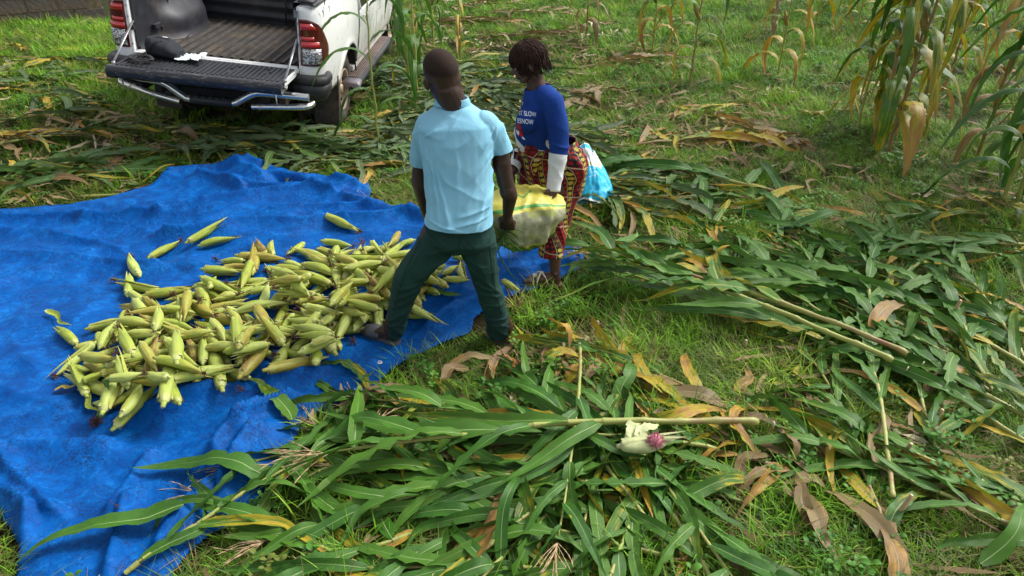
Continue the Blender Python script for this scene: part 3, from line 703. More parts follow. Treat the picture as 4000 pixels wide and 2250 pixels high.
# tailgate
mb = MB(); mb.box((-.705, -.505, .775), (.705, -.025, .828)); tg = mb.build('tailgate', MP, truck, smooth=False, bevel=.006)
mb = MB(); mb.box((-.69, -.50, .8285), (.69, -.03, .834)); tl = mb.build('tailgate_liner', M_lin, tg, smooth=False)
for k in range(33):
    u = -.655 + k * .041; a, b = -.455, -.06
    if k in (3, 14, 21, 29): segs = ((a, a + .12), (b - .17, b))
    elif k in (4, 13, 22, 28): segs = ((a, a + .20), (b - .09, b))
    else: segs = ((a, b),)
    mb = MB()
    for s0, s1 in segs:
        P = [[(u + q, w_, z) for q, z in ((-.012, .834), (-.0085, .8435), (.0085, .8435), (.012, .834))] for w_ in (s0, s1)]; mb.grid(P, flip=True)
        mb.add([(u - .012, s0, .834), (u + .012, s0, .834), (u + .0085, s0, .8435), (u - .0085, s0, .8435)], [(0, 1, 2, 3)])
    mb.build('rib', M_lin, tl, smooth=False)
def mat_edge():
    m = NT('scuffed_black_edge'); v = m.tc(); n = m.noise(m.map(v, (3, 12, 12)), 5, 7, .75); c = m.mix(m.mr(n, .56, .60), (0.016, 0.018, 0.024), (0.12, 0.105, 0.09)); m.set(col=c, rough=.38, norm=m.bump(n, .3, .003)); return m.m
mb = MB(); P = [[(u, w_, z) for w_, z in ((-.44, .835), (-.50, .842), (-.528, .836), (-.540, .815), (-.538, .77), (-.525, .748), (-.49, .742), (-.40, .760))] for u in np.linspace(-.712, .712, 20)]; mb.grid(P)
for sgn, i in ((-1, 0), (1, -1)): mb.add(P[i], [tuple(range(8)) if sgn > 0 else tuple(range(8))[::-1]])
mb.build('tailgate_edge_cap', mat_edge(), tg)
for sd in (1, -1):
    mb = MB(); mb.tube([(sd * .72, -.47, .80), (sd * .728, -.44, .78), (sd * .728, -.42, .80)], .008, 6); mb.build('latch_hook', M_stl, tg)
# tube bumper
def bend(pts, r=.03, n=6):
    """polyline with rounded corners"""
    pts = [np.array(p, float) for p in pts]; out = [pts[0]]
    for i in range(1, len(pts) - 1):
        a, b, c = pts[i - 1], pts[i], pts[i + 1]; da = (a - b) / np.linalg.norm(a - b); dc = (c - b) / np.linalg.norm(c - b); l = min(.06, np.linalg.norm(a - b) * .4, np.linalg.norm(c - b) * .4)
        for t in np.linspace(0, 1, n): out.append((1 - t) ** 2 * (b + da * l) + 2 * t * (1 - t) * b + t * t * (b + dc * l))
    return out + [pts[-1]]
tb = MB(); tb.tube(bend([(.86, -.235, .662), (.40, -.255, .662), (.22, -.265, .548), (.15, -.265, .548)]), .0315, 16, up=(0, 1, 0)); ub = tb.build('upper_bumper_tube', M_chr, truck); sharp(ub)
tb = MB(); tb.tube(bend([(-.15, -.265, .548), (-.20, -.265, .548), (-.38, -.255, .668), (-.86, -.20, .690)]), .0315, 16, up=(0, 1, 0)); sharp(tb.build('upper_bumper_tube', M_chr, truck))
tb = MB(); tb.tube([(-.16, -.265, .548), (.20, -.265, .548)], .037, 14, up=(0, 1, 0))
for k in range(5): tb.box((-.12 + k * .06, -.30, .576), (-.08 + k * .06, -.24, .588))
tb.build('step_pad', M_blk, truck)
tb = MB(); tb.tube(bend([(.86, -.13, .578), (.84, -.22, .570), (.45, -.24, .535), (.36, -.24, .525)]), [.030] * 14, 14, up=(0, 1, 0)); sharp(tb.build('lower_bumper_tube', M_chr, truck))
tb = MB(); tb.tube(bend([(-.80, -.10, .64), (-.785, -.20, .61), (-.48, -.24, .545), (-.27, -.24, .505)]), [.030] * 14, 14, up=(0, 1, 0)); sharp(tb.build('lower_bumper_tube', M_chr, truck))
for u in (-.73, .58):
    tb = MB(); tb.tube([(u, -.285, .72), (u + .008, -.292, .66), (u + .012, -.28, .585)], [.014, .012, .009], 8, sq=.5); tb.build('plastic_clip', M_wpl, truck)
for u in (.62, .45, -.45, -.62):
    tb = MB(); tb.box((u - .03, -.22, .56), (u + .03, .12, .62)); tb.build('bumper_bracket', M_und, truck, smooth=False)
# underbody
mb = MB()
for u in (-.42, .42): mb.box((u - .04, .0, .46), (u + .04, 4.6, .58))
mb.box((-.45, .02, .47), (.45, .10, .56)); mb.tube([(-.68, WC[0], WC[1]), (.68, WC[0], WC[1])], .05, 8); mb.tube([(0, WC[0], WC[1] - .13), (0, WC[0], WC[1] + .13)], .14, 12); mb.box((-.70, .05, .62), (.70, 4.7, .78)); mb.build('chassis', M_und, truck, smooth=False)
mb = MB(); mb.tube([(0, .55, .44), (0, .55, .60)], .34, 24, up=(1, 0, 0)); mb.build('spare_wheel', M_rub, truck)
mb = MB(); mb.tube([(.48, 1.6, .48), (.50, .6, .50), (.52, .12, .47)], .03, 10); mb.build('exhaust_pipe', M_und, truck)
# cab: rear wall, windows, roof, bonnet (above and beyond the picture)
mb = MB(); P = [[(u, w_, z) for u in np.linspace(-uw, uw, 9)] for uw, w_, z in ((.88, 1.60, .84), (.90, 1.60, 1.08), (.84, 1.64, 1.24))]; mb.grid(P); mb.build('cab_back', MP, truck)
mb = MB(); P = [[(u, w_, z) for u in np.linspace(-uw, uw, 9)] for uw, w_, z in ((.78, 1.648, 1.24), (.68, 1.86, 1.60))]; mb.grid(P); mb.build('rear_window', M_gls, truck)
mb = MB(); P = [[(u * (1 - .02 * j), w_, 1.60 + .10 * math.sin(math.pi * j / 8) ** .5 - .04 * (abs(u) / .74) ** 3) for u in np.linspace(-.76, .76, 13)] for j, w_ in enumerate(np.linspace(1.84, 2.92, 9))]; mb.grid(P); mb.build('roof', MP, truck)
mb = MB(); P = [[(u, w_, z) for u in np.linspace(-uw, uw, 9)] for uw, w_, z in ((.70, 2.90, 1.60), (.84, 3.72, 1.08))]; mb.grid(P); mb.build('windscreen', M_gls, truck)
mb = MB(); P = [[(u, w_, z - .05 * (abs(u) / .88) ** 4) for u in np.linspace(-uw, uw, 11)] for uw, w_, z in ((.88, 3.70, 1.08), (.90, 4.3, 1.06), (.86, 4.85, .98), (.80, 5.0, .86), (.80, 5.02, .60))]; mb.grid(P); mb.build('bonnet', MP, truck)
# lettering on the rear door
dc = bpy.data.curves.new('t', 'FONT'); dc.body = 'EDEN'; dc.size = .085; dc.extrude = .001
o = bpy.data.objects.new('t', dc); COL.objects.link(o); me = bpy.data.meshes.new_from_object(o.evaluated_get(bpy.context.evaluated_depsgraph_get())); bpy.data.objects.remove(o); me.materials.clear()
o = link('door_lettering', me, simple('grey_print', (0.12, 0.12, 0.13), .5), truck); o.location = (.931, 2.78, .985); o.rotation_euler = (R(90), 0, R(90))
for k in range(3):
    mb = MB(); mb.box((.9285, 2.82 + k * .02, .86 + k * .022), (.9305, 2.98 - k * .02, .865 + k * .022)); mb.build('door_mark', bpy.data.materials['grey_print'], truck, smooth=False)
# ------------------------------------------------------------------ maize: leaf, stalk, tassel, ear
def mat_leaf():
    m = NT('maize_leaf'); uv = m.n('UVMap').outputs[0]; s = m.n('SeparateXYZ', {0: uv}); u, v = s.outputs[0], s.outputs[1]
    oi = m.n('ObjectInfo'); oc = m.n('SeparateColor', {0: oi.outputs['Color']}); age, rnd, wilt = oc.outputs[0], oc.outputs[1], oc.outputs[2]
    ob = m.tc(); off = m.n('VectorMath', {0: ob, 1: m.n('CombineXYZ', {0: m.math('MULTIPLY', rnd, 37.0), 1: oi.outputs['Random']}).outputs[0]}, operation='ADD').outputs[0]
    n1 = m.noise(off, 7.0, 4, .6); n2 = m.noise(m.n('CombineXYZ', {0: m.math('MULTIPLY', u, 26.0), 1: m.math('MULTIPLY', v, 2.2), 2: m.math('MULTIPLY', rnd, 9.0)}).outputs[0], 1.0, 3, .6)
    n3 = m.noise(m.n('CombineXYZ', {0: m.math('MULTIPLY', u, 4.5), 1: m.math('MULTIPLY', v, 5.0), 2: m.math('MULTIPLY', rnd, 19.0)}).outputs[0], 1.0, 5, .65)
    g = m.mix(m.mr(n1, .32, .68), (0.010, 0.062, 0.007), (0.044, 0.160, 0.012)); g = m.mix(m.math('MULTIPLY', rnd, .6), g, (0.105, 0.225, 0.017))
    g = m.mix(m.mr(n2, .35, .65, 0, .25), g, (0.085, 0.20, 0.035))
    grey = m.mix(n2, (0.028, 0.050, 0.026), (0.115, 0.135, 0.075)); g = m.mix(wilt, g, grey)
    edge = m.math('ABSOLUTE', m.math('SUBTRACT', m.math('MULTIPLY', u, 2.0), 1.0))
    # ageing creeps in from tip and along the margins and as blotches
    f = m.math('ADD', m.math('MULTIPLY', age, 2.1), m.math('ADD', m.math('MULTIPLY', m.math('SUBTRACT', n3, .5), 1.9), m.math('MULTIPLY', m.math('SUBTRACT', v, .5), .55)))
    yel = m.mix(n2, (0.30, 0.28, 0.012), (0.58, 0.40, 0.02)); org = m.mix(n2, (0.32, 0.14, 0.02), (0.48, 0.27, 0.05)); brn = m.mix(rnd, m.mix(n2, (0.075, 0.045, 0.018), (0.22, 0.135, 0.052)), m.mix(n2, (0.15, 0.105, 0.04), (0.37, 0.275, 0.125)))
    c = m.mix(m.mr(f, .62, .95), g, yel); c = m.mix(m.mr(f, .98, 1.2), c, org); c = m.mix(m.mr(f, 1.2, 1.6), c, brn)
    mid = m.mr(m.math('ABSOLUTE', m.math('SUBTRACT', u, .5)), m.mr(m.math('MULTIPLY', v, m.mr(rnd, 0, 1, .8, 1.3)), 0, 1, .040, .004), m.mr(v, 0, 1, .016, .002)); c = m.mix(m.math('MULTIPLY', mid, m.mr(v, 0, .95, .8, .12)), c, m.mix(m.mr(age, .3, .8), (0.40, 0.52, 0.22), (0.46, 0.36, 0.2)))
    bf = m.n('NewGeometry').outputs['Backfacing']; c = m.mix(m.math('MULTIPLY', bf, .12), c, (0.14, 0.19, 0.09))
    rib = m.n('TexWave', {'Vector': uv, 'Scale': 9.0, 'Distortion': .6, 'Detail': 1.0}, bands_direction='X').outputs[1]
    m.set(col=c, rough=m.mr(n3, .3, .7, .32, .50), spec=.32, norm=m.bump(m.math('ADD', rib, m.math('MULTIPLY', n2, .8)), .35, .002)); m.translucent(c, .2); return m.m
mt_leaf = mat_leaf()
def mat_stalk():
    m = NT('maize_stalk'); uv = m.n('UVMap').outputs[0]; s = m.n('SeparateXYZ', {0: uv}); u, v = s.outputs[0], s.outputs[1]
    oi = m.n('ObjectInfo'); oc = m.n('SeparateColor', {0: oi.outputs['Color']}); age, rnd = oc.outputs[0], oc.outputs[1]; ob = m.tc()
    n = m.noise(ob, 9.0, 4, .6); st = m.noise(m.n('CombineXYZ', {0: m.math('MULTIPLY', u, 40.0), 1: m.math('MULTIPLY', v, 3.0)}).outputs[0], 1.0, 3)
    g = m.mix(n, (0.17, 0.23, 0.035), (0.36, 0.38, 0.08)); r_ = m.mix(st, (0.17, 0.045, 0.025), (0.27, 0.12, 0.045)); b = m.mix(st, (0.14, 0.085, 0.03), (0.36, 0.26, 0.11))
    f = m.math('ADD', m.math('MULTIPLY', age, 1.6), m.math('SUBTRACT', m.math('MULTIPLY', n, 1.2), .6))
    c = m.mix(m.mr(f, .50, .8), g, m.mix(m.mr(m.noise(ob, 3.0, 2), .45, .55), r_, b)); c = m.mix(m.mr(f, 1.0, 1.3), c, b)
    c = m.mix(m.mr(st, .3, .7, 0, .35), c, (0.42, 0.36, 0.16))
    m.set(col=c, rough=.45, norm=m.bump(st, .4, .002)); return m.m
mt_stalk = mat_stalk()
mt_tassel = simple('tassel', (0.44, 0.31, 0.17), .8, var=.4, scale=60)
mt_silk = simple('silk_brown', (0.085, 0.030, 0.016), .8, var=.5, scale=40)
mt_cut = simple('cut_stalk_pith', (0.50, 0.43, 0.27), .8, var=.2, scale=80)

def leaf_mesh(name, C, width, ups, fold=.25, wave=.18, seed=0, nc=7, sheath=0.0, ww=None):
    """C centre line n x 3, ups n x 3 surface normals; v runs along, u across"""
    r = np.random.RandomState(seed); C = np.asarray(C, float); n = len(C); T = np.gradient(C, axis=0); T /= np.linalg.norm(T, axis=1)[:, None]
    t = np.linspace(0, 1, n)
    if ww is None: ww = np.clip(np.minimum(1, (t / .16 + .35)) * (1 - t ** 2.6), .02, 1)
    S = np.cross(T, ups); S /= np.linalg.norm(S, axis=1)[:, None] + 1e-9; U = np.cross(S, T)
    ww = np.array(ww, float); wl = ww.copy(); wr_ = ww.copy()
    for arr in (wl, wr_):
        for _ in range(r.randint(0, 3)): arr *= 1 - r.uniform(.15, .6) * np.exp(-((t - r.uniform(.25, .95)) / r.uniform(.015, .04)) ** 2)
    k1, k2 = r.uniform(4, 9), r.uniform(4, 9); p1, p2 = r.uniform(0, 6.28, 2); P = []; uv = []
    for i in range(n):
        row = []
        for j in range(nc):
            a = 2 * j / (nc - 1) - 1; e = a * a
            wv = wave * e * math.sin((k1 if a > 0 else k2) * 6.28 * t[i] + (p1 if a > 0 else p2)) * math.sin(math.pi * min(1, t[i] * 1.2))
            w_ = width * (wl if a < 0 else wr_)[i] * .5
            row.append(C[i] + S[i] * a * w_ * math.cos(fold) + U[i] * (abs(a) * math.sin(fold) * w_ + wv * w_)); uv.append((j / (nc - 1), t[i]))
        P.append(row)
    mb = MB(); mb.grid(P, uv); return mb.mesh(name)
def rotv(v, ax, a):
    return np.array(Matrix.Rotation(a, 3, Vector(ax)) @ Vector(v))
def path_lying(p0, az, L, n, bend, z0, peak, zend, r):
    P = []; x, y = p0; a = az; kk = r.uniform(.35, .8) if r.random() < .22 else 9; ka = r.choice((-1, 1)) * r.uniform(.5, 1.3)
    for i in range(n + 1):
        t = i / n; z = z0 * (1 - t) + zend * t + peak * math.sin(math.pi * min(1, t * 1.15)) * (1 - t * .4) + .006 * math.sin(t * 11 + az * 3)
        P.append((x, y, max(z, .006))); x += math.cos(a) * L / n; y += math.sin(a) * L / n; a += bend / n + (ka / 2 if kk <= t < kk + 2.01 / n else 0)
    return np.array(P)
def add_tassel(root, base, d, r, size=1.0, flat=True):
    mb = MB(); d = np.array(d, float); d /= np.linalg.norm(d); side = np.cross(d, [0, 0, 1]); 
    if np.linalg.norm(side) < .1: side = np.array([1., 0, 0])
    side /= np.linalg.norm(side); upv = np.cross(side, d)
    for k in range(12):
        L = r.uniform(.14, .26) * size if k else .30 * size; sp = (k / 11 - .5) * 1.5 + r.uniform(-.15, .15) if k else 0
        v = d * math.cos(sp) + side * math.sin(sp) + upv * r.uniform(-.1, .3); b0 = base + d * r.uniform(0, .09) * size; pts = []
        c = r.uniform(-.8, .8); q = b0.copy(); vv = v / np.linalg.norm(v)
        for i in range(9):
            pts.append(q.copy()); q = q + vv * L / 8; vv = vv + side * c * .12 - np.array([0, 0, .05 if flat else .10]) * (i / 3); vv /= np.linalg.norm(vv)
            if flat and q[2] < .012: q[2] = .012
        rad = [.0018 + .0018 * (i % 2) for i in range(9)]; rad[0] = .0013; rad[-1] = .0006
        mb.tube(pts, rad, 4, cap=False)
    return mb.build('tassel', mt_tassel, root)
def husk_ear_mesh(L, rad, seed, open_=0.0):
    """a husked ear along +x, butt at 0: overlapping ridged husks drawn out to a point"""
    r = np.random.RandomState(seed); nt, na = 22, 24; P = []; uv = []; spiral = r.uniform(-.9, .9); ph = r.uniform(0, 6.28); bend = r.uniform(-.08, .08); nl = r.choice([4, 5]); fat = r.uniform(.36, .48)
    for i in range(nt):
        t = i / (nt - 1)
        if t < .06: rr = .42 + .4 * (t / .06) ** .7
        else:
            q = (t - .06) / .94; rr = .82 + .18 * math.sin(min(1, q / fat) * math.pi / 2) if q < fat else (1 - ((q - fat) / (1 - fat)) ** 1.35 * .97)
        c = np.array([t * L, bend * L * math.sin(t * 3.1), 0]); row = []
        for k in range(na):
            th = 2 * math.pi * k / na; seam = ((th + ph + spiral * t * 2) / (2 * math.pi) * nl) % 1
            rg = 1 + .085 * (seam - .5) + .018 * math.sin(th * 17 + seed) + .03 * math.sin(th * 3 + t * 7 + seed) * (1 + t)
            flat = 1 - .35 * max(0, t - .6)
            row.append(c + rad * rr * rg * np.array([0, math.cos(th), math.sin(th) * flat])); uv.append((k / na, t))
        row.append(row[0]); uv.append((1.0, t)); P.append(row)
    mb = MB(); mb.grid(P, uv, flip=True)
    tri = len(mb.V); mb.add([P[0][k] for k in range(na)], [tuple(range(na))[::-1]], [(k / na, 0) for k in range(na)])
    mb.tube([(-.02, 0, 0), (.004, 0, 0)], [rad * .30, rad * .42], 8)
    return mb.mesh('husk'), bend
def mat_husk():
    m = NT('green_husk'); uv = m.n('UVMap').outputs[0]; s = m.n('SeparateXYZ', {0: uv}); u, v = s.outputs[0], s.outputs[1]
    oi = m.n('ObjectInfo'); oc = m.n('SeparateColor', {0: oi.outputs['Color']}); age, rnd, pale = oc.outputs[0], oc.outputs[1], oc.outputs[2]
    ob = m.tc(); off = m.n('VectorMath', {0: ob, 1: m.n('CombineXYZ', {0: m.math('MULTIPLY', rnd, 31.0)}).outputs[0]}, operation='ADD').outputs[0]
    st = m.noise(m.n('CombineXYZ', {0: m.math('MULTIPLY', u, 60.0), 1: m.math('MULTIPLY', v, 2.0), 2: m.math('MULTIPLY', rnd, 20.0)}).outputs[0], 1.0, 3, .6)
    n = m.noise(off, 14.0, 4, .6); n2 = m.noise(m.map(off, (.5, 1.6, 1.6)), 22.0, 6, .7)
    g = m.mix(m.mr(n, .3, .7), (0.17, 0.25, 0.014), (0.31, 0.38, 0.028)); g = m.mix(m.math('MULTIPLY', pale, .8), g, (0.44, 0.52, 0.15))
    g = m.mix(m.mr(st, .38, .62, 0, .40), g, (0.47, 0.52, 0.10)); g = m.mix(m.mr(v, .0, .10, .6, 0), g, (0.62, 0.62, 0.30)); g = m.mix(m.mr(v, .75, 1.0, 0, .5), g, (0.60, 0.56, 0.22))
    olive = m.mix(st, (0.24, 0.18, 0.018), (0.40, 0.29, 0.045)); brn = m.mix(st, (0.16, 0.07, 0.03), (0.30, 0.16, 0.07))
    f = m.math('ADD', m.math('MULTIPLY', age, 1.3), m.math('MULTIPLY', m.math('SUBTRACT', n2, .5), 2.4)); f = m.math('ADD', f, m.math('MULTIPLY', m.math('SUBTRACT', st, .5), .9))
    c = m.mix(m.mr(f, .45, .95, 0, .8), g, olive); c = m.mix(m.mr(f, 1.05, 1.4, 0, .8), c, brn)
    sp = m.noise(off, 70.0, 4, .7); c = m.mix(m.mr(sp, .63, .70, 0, .6), c, (0.10, 0.07, 0.03))
    m.set(col=c, rough=.5, spec=.4, norm=m.bump(st, .45, .0025)); m.translucent(c, .08); return m.m
mt_husk = mat_husk()
def silk_tuft(mb, p, d, r, n=16, L=.05, curl=.9):
    for k in range(n):
        v = np.array(d, float) + np.array([r.gauss(0, .55) for _ in range(3)]); v /= np.linalg.norm(v); q = np.array(p, float); pts = []
        for i in range(6):
            pts.append(q.copy()); q = q + v * L * r.uniform(.6, 1.2) / 5; v = v + np.array([r.gauss(0, curl * .5) for _ in range(3)]) + np.array([0, 0, -.18]); v /= np.linalg.norm(v)
        mb.tube(pts, [.0016] * 5 + [.0008], 3, cap=False)
EARV = []
def make_ears():
    r = random.Random(5)
    for k in range(12):
        L = r.uniform(.235, .285); rad = r.uniform(.0265, .0315); root = bpy.data.objects.new('corn_ear', None); root.empty_display_size = .05
        me, bend = husk_ear_mesh(L, rad, 40 + k); h = link('husk', me, mt_husk, root)
        for q in range(r.choice((2, 2, 3, 3))):
            fl_ = r.uniform(0, 1.0)    # loose outer husks with drawn out points
            a0 = r.uniform(0, 6.28); ll = L * r.uniform(.8, 1.18); C = []; U = []
            for i in range(9):
                t = i / 8; x = .01 + ll * t; rr = rad * (1.02 if t < .5 else 1.02 - .75 * ((t - .5) / .5) ** 1.4) + .05 * max(0, t - .5) * fl_
                a = a0 + .3 * t; C.append((x, math.cos(a) * rr, math.sin(a) * rr)); U.append((0, math.cos(a), math.sin(a)))
            t = np.linspace(0, 1, 9); wd = np.clip(np.minimum(1, t / .2 + .5) * (1 - t ** 2.2), .03, 1)
            link('husk_leaf', leaf_mesh('husk_leaf', C, rad * 1.5, U, fold=-.55, wave=.05, seed=k * 7 + q, nc=5, ww=wd), mt_husk, root)
        if r.random() < .55:
            mb = MB(); silk_tuft(mb, (L * .97, bend * L * .1, 0), (1, 0, 0), r, 18, .045); mb.build('silk', mt_silk, root)
        EARV.append((root, L, rad))
make_ears()
for o, _, _ in EARV:                    # prototypes leave the scene, their copies are linked
    kids(o)
    for c in kids(o): COL.objects.unlink(c)
def leafcol(o, age, rnd, wilt): o.color = (max(0, min(1, age)), rnd, max(0, min(1, wilt)), 1)

# ------------------------------------------------------------------ felled plants: variants
def felled_variant(seed, L=1.75, nleaf=11, flat=1.0, tassel=True, ear=False, s0=.05, thick=.0125):
    r = random.Random(seed); root = bpy.data.objects.new('felled_corn_plant', None); root.empty_display_size = .1
    n = 16; pts = []; a = 0; x = y = 0.0
    for i in range(n + 1):
        t = i / n; pts.append((x, y, .022 + .05 * math.sin(math.pi * t) * r.uniform(.6, 1.0) + .02 * (t > .0))); x += L / n * math.cos(a); y += L / n * math.sin(a); a += r.uniform(-.035, .035)
    pts = np.array(pts); S = np.linspace(0, 1, n + 1)
    def at(s): return np.array([np.interp(s, S, pts[:, k]) for k in range(3)])
    def dr(s): d = at(min(1, s + .03)) - at(max(0, s - .03)); return d / np.linalg.norm(d)
    mb = MB(); q = []; rr = []
    for s in ([.02 + .94 * i / (nleaf - 1) for i in range(nleaf)] if s0 < .1 else list(np.arange(.05, s0 - .02, .085)) + [s0 + (.95 - s0) * i / (nleaf - 1) for i in range(nleaf)]):
        for ds, k in ((-.012, 1.0), (0, 1.28), (.012, 1.0), (.035, .93)):
            q.append(max(0, min(1, s + ds))); rr.append(k)
    q = np.array(q); o_ = np.argsort(q); q = q[o_]; rr = np.array(rr)[o_]; q, ix = np.unique(q, return_index=True); rr = rr[ix]
    mb.tube([at(s) for s in q], (thick - (thick - .004) * q) * rr, 8); mb.build('stalk', mt_stalk, root)
    mb = MB(); mb.tube([at(0) - dr(0) * .004, at(0) + dr(0) * .002], [thick * .85, thick * .9], 8); mb.build('cut_end', mt_cut, root)
    for i in range(nleaf):
        s = s0 + (.95 - s0) * i / (nleaf - 1); p = at(s); d = dr(s); side = 1 if i % 2 else -1; az = math.atan2(d[1], d[0]) + side * (r.uniform(.04, .6) if r.random() < .85 else r.uniform(.7, 1.8))
        LL = r.uniform(.6, .98) * (1 - .45 * max(0, s - .65) / .35); Wd = r.uniform(.066, .108) * (1 - .35 * max(0, s - .7) / .3); m = 16
        C = path_lying((p[0], p[1]), az, LL, m, side * r.uniform(-.5, 1.1), p[2] + .008, r.uniform(.0, .09) * flat, r.uniform(.008, .04), r)
        roll = r.uniform(-1.3, 1.3) * (.75 if flat > .5 else .5); tw = r.uniform(-2.4, 2.4) * r.choice((.4, 1, 1)); U = []
        T = np.gradient(C, axis=0)
        for k in range(m + 1):
            U.append(rotv((0, 0, 1), T[k] / np.linalg.norm(T[k]), roll * min(1, k / 4) + tw * (k / m) ** 2))
        h = Wd * .5 * np.abs(np.sin(roll + tw * np.linspace(0, 1, m + 1) ** 2)); C[:, 2] = np.maximum(C[:, 2], h * .8 + .006)
        o = link('leaf', leaf_mesh('leaf', C, Wd, np.array(U), fold=r.uniform(.05, .4), wave=r.uniform(.12, .42), seed=seed * 31 + i), mt_leaf, root)
        o['a'] = max(0, .30 - s) * r.uniform(.0, 1.6) + (.30 if r.random() < .10 else 0)
        # leaf sheath hugging the stalk
        e = [at(max(0, s - .085)), at(s - .03), at(s)]; mb = MB(); mb.tube(e, [(thick + .001 - (thick - .004) * s) * 1.12] * 2 + [(thick + .001 - (thick - .004) * s) * 1.35], 8, cap=False); sh = mb.build('sheath', mt_stalk, root); sh['a'] = -1
    if ear:
        s = .5; p = at(s); sh = random.Random(seed); rt = EARV[seed % 12][0]
    if tassel: add_tassel(root, at(1.0), dr(1.0), r)
    return root
def unlink_tree(o):
    for c in kids(o):
        if c.name in COL.objects: COL.objects.unlink(c)
        unlink_tree(c)
FV = [felled_variant(100 + k, L=[1.75, 1.6, 1.9, 1.5, 1.7, 1.85, 1.55, 1.65][k], nleaf=[11, 10, 12, 9, 11, 12, 10, 11][k], tassel=k not in (3,)) for k in range(8)] + [felled_variant(150, 2.0, 8, s0=.40, thick=.0165), felled_variant(151, 2.1, 8, s0=.36, thick=.0155)]
FL0 = [1.75, 1.6, 1.9, 1.5, 1.7, 1.85, 1.55, 1.65, 2.0, 2.1]
for o in FV: unlink_tree(o)
def place_felled(base, tip, z, var, age, wilt, label, group, rr, scale=None, lift=0.0, spread=.25):
    b = np.array(base[:2]); t = np.array(tip[:2]); d = t - b; L = np.linalg.norm(d); v = FV[var % len(FV)]
    out = []; c = copy_tree(v, out=out); L0 = FL0[var % len(FV)]; s = scale or min(1.0, max(.7, L / L0))
    c.scale = (s, s * rr.choice((1, -1)), s * rr.uniform(.85, 1.15)); z0 = ghf(b[0] + d[0] * .5, b[1] + d[1] * .5) + z
    dz = ghf(t[0], t[1]) - ghf(b[0], b[1]) + lift
    c.location = (b[0], b[1], ghf(b[0], b[1]) + z); c.rotation_euler = (0, -math.atan2(dz, L), math.atan2(d[1], d[0]))
    for ch in out[1:]:
        a = ch.get('a', 0)
        if ch.name.startswith('leaf'): leafcol(ch, age + a + rr.uniform(-spread, spread) * .5, rr.random(), wilt + rr.uniform(-.2, .2) * (wilt > 0))
        else: leafcol(ch, age * .8 + rr.uniform(-.05, .35), rr.random(), 0)
    return tag(c, label, 'corn plant', group)
# ------------------------------------------------------------------ felled plants laid where the photograph has them
GF = 'corn plants cut down and left lying'
FELL = []   # base, tip (view notes), level, variant, age, wilt
def fell(b, t, z=.02, v=0, age=.1, wilt=0.0, sp=.25, sc=None): FELL.append((b, t, z, v, age, wilt, sp, sc))
# foreground star of fresh plants
fell((1930, 1122), (760, 1200), .10, 8, .10); fell((1490, 1142), (960, 1038), .07, 1, .08); fell((1455, 915), (1478, 1420), .12, 9, .12, sc=.62); fell((1440, 1180), (780, 1388), .05, 5, .05)
fell((1160, 1470), (1400, 1290), .07, 3, .10); fell((330, 1475), (760, 1228), .05, 6, .08); fell((1700, 1290), (1080, 1300), .01, 4, .04); fell((1700, 1430), (1000, 1290), .02, 7, .05)
fell((1560, 1000), (1360, 1560), .03, 6, .05); fell((1760, 1330), (1260, 1080), .03, 0, .03); fell((1300, 1040), (930, 1120), .02, 5, .10); fell((1100, 1530), (700, 1370), .03, 1, .05)
fell((1540, 1080), (1850, 1560), .06, 2, .05); fell((1600, 1200), (1960, 1540), .04, 5, .06); fell((1460, 1240), (1160, 1560), .03, 7, .08); fell((1330, 1270), (900, 1520), .02, 4, .10)
fell((1560, 1470), (1100, 1440), .03, 6, .1); fell((1600, 1130), (1090, 1140), .05, 4, .04); fell((1500, 1250), (1060, 1230), .06, 1, .02); fell((1840, 1060), (1600, 950), .02, 3, .45)
fell((1800, 1170), (1200, 1110), .07, 7, .05); fell((1650, 1380), (1420, 1080), .05, 4, .05); fell((1380, 1350), (980, 1190), .04, 0, .06); fell((1620, 1250), (1500, 1560), .04, 1, .05); fell((1250, 1400), (960, 1560), .03, 2, .08); fell((1900, 1300), (1560, 1200), .02, 6, .1); fell((1150, 1330), (760, 1480), .03, 4, .08); fell((1780, 1480), (1620, 1230), .04, 0, .05); fell((1330, 1120), (1010, 1070), .03, 3, .1)
fell((2350, 1180), (2240, 900), .03, 6, .15); fell((2480, 1000), (2060, 840), .04, 3, .1); fell((2300, 760), (2000, 620), .04, 5, .1)
# right of the star
fell((2228, 1330), (2160, 860), .09, 8, .12); fell((2215, 1290), (2050, 1000), .03, 6, .15); fell((2250, 1470), (2100, 1060), .02, 3, .3); fell((2640, 1330), (2330, 1200), .03, 1, .15)
fell((1990, 1235), (1760, 1090), .02, 5, .5); fell((2090, 1240), (1850, 1180), .02, 3, .75); fell((2700, 1450), (2420, 1330), .05, 0, .1)
# the two parallel cut stalks and the swathe behind them
fell((2299, 973), (1475, 645), .12, 9, .30, sc=1.0); fell((2258, 993), (1560, 720), .14, 8, .10, sc=.95); fell((2400, 930), (1820, 640), .05, 0, .1); fell((2576, 960), (2020, 680), .07, 4, .1); fell((2640, 900), (2150, 700), .05, 1, .12)
fell((2560, 1060), (1960, 800), .04, 7, .08); fell((2650, 1060), (2180, 850), .06, 2, .1); fell((2680, 1140), (2240, 930), .05, 5, .1)
fell((2220, 830), (1680, 640), .04, 4, .06); fell((2100, 900), (1500, 700), .03, 1, .05); fell((2500, 860), (2230, 640), .04, 2, .2); 
fell((2180, 900), (2150, 640), .07, 3, .03); fell((2250, 960), (1850, 690), .07, 7, .05); fell((2480, 1010), (2350, 760), .07, 1, .15); fell((2080, 860), (1990, 640), .06, 6, .08); fell((2700, 1240), (2330, 1010), .05, 4, .1)
fell((2420, 860), (1930, 760), .09, 5, .05); fell((2560, 930), (2380, 700), .08, 7, .1)
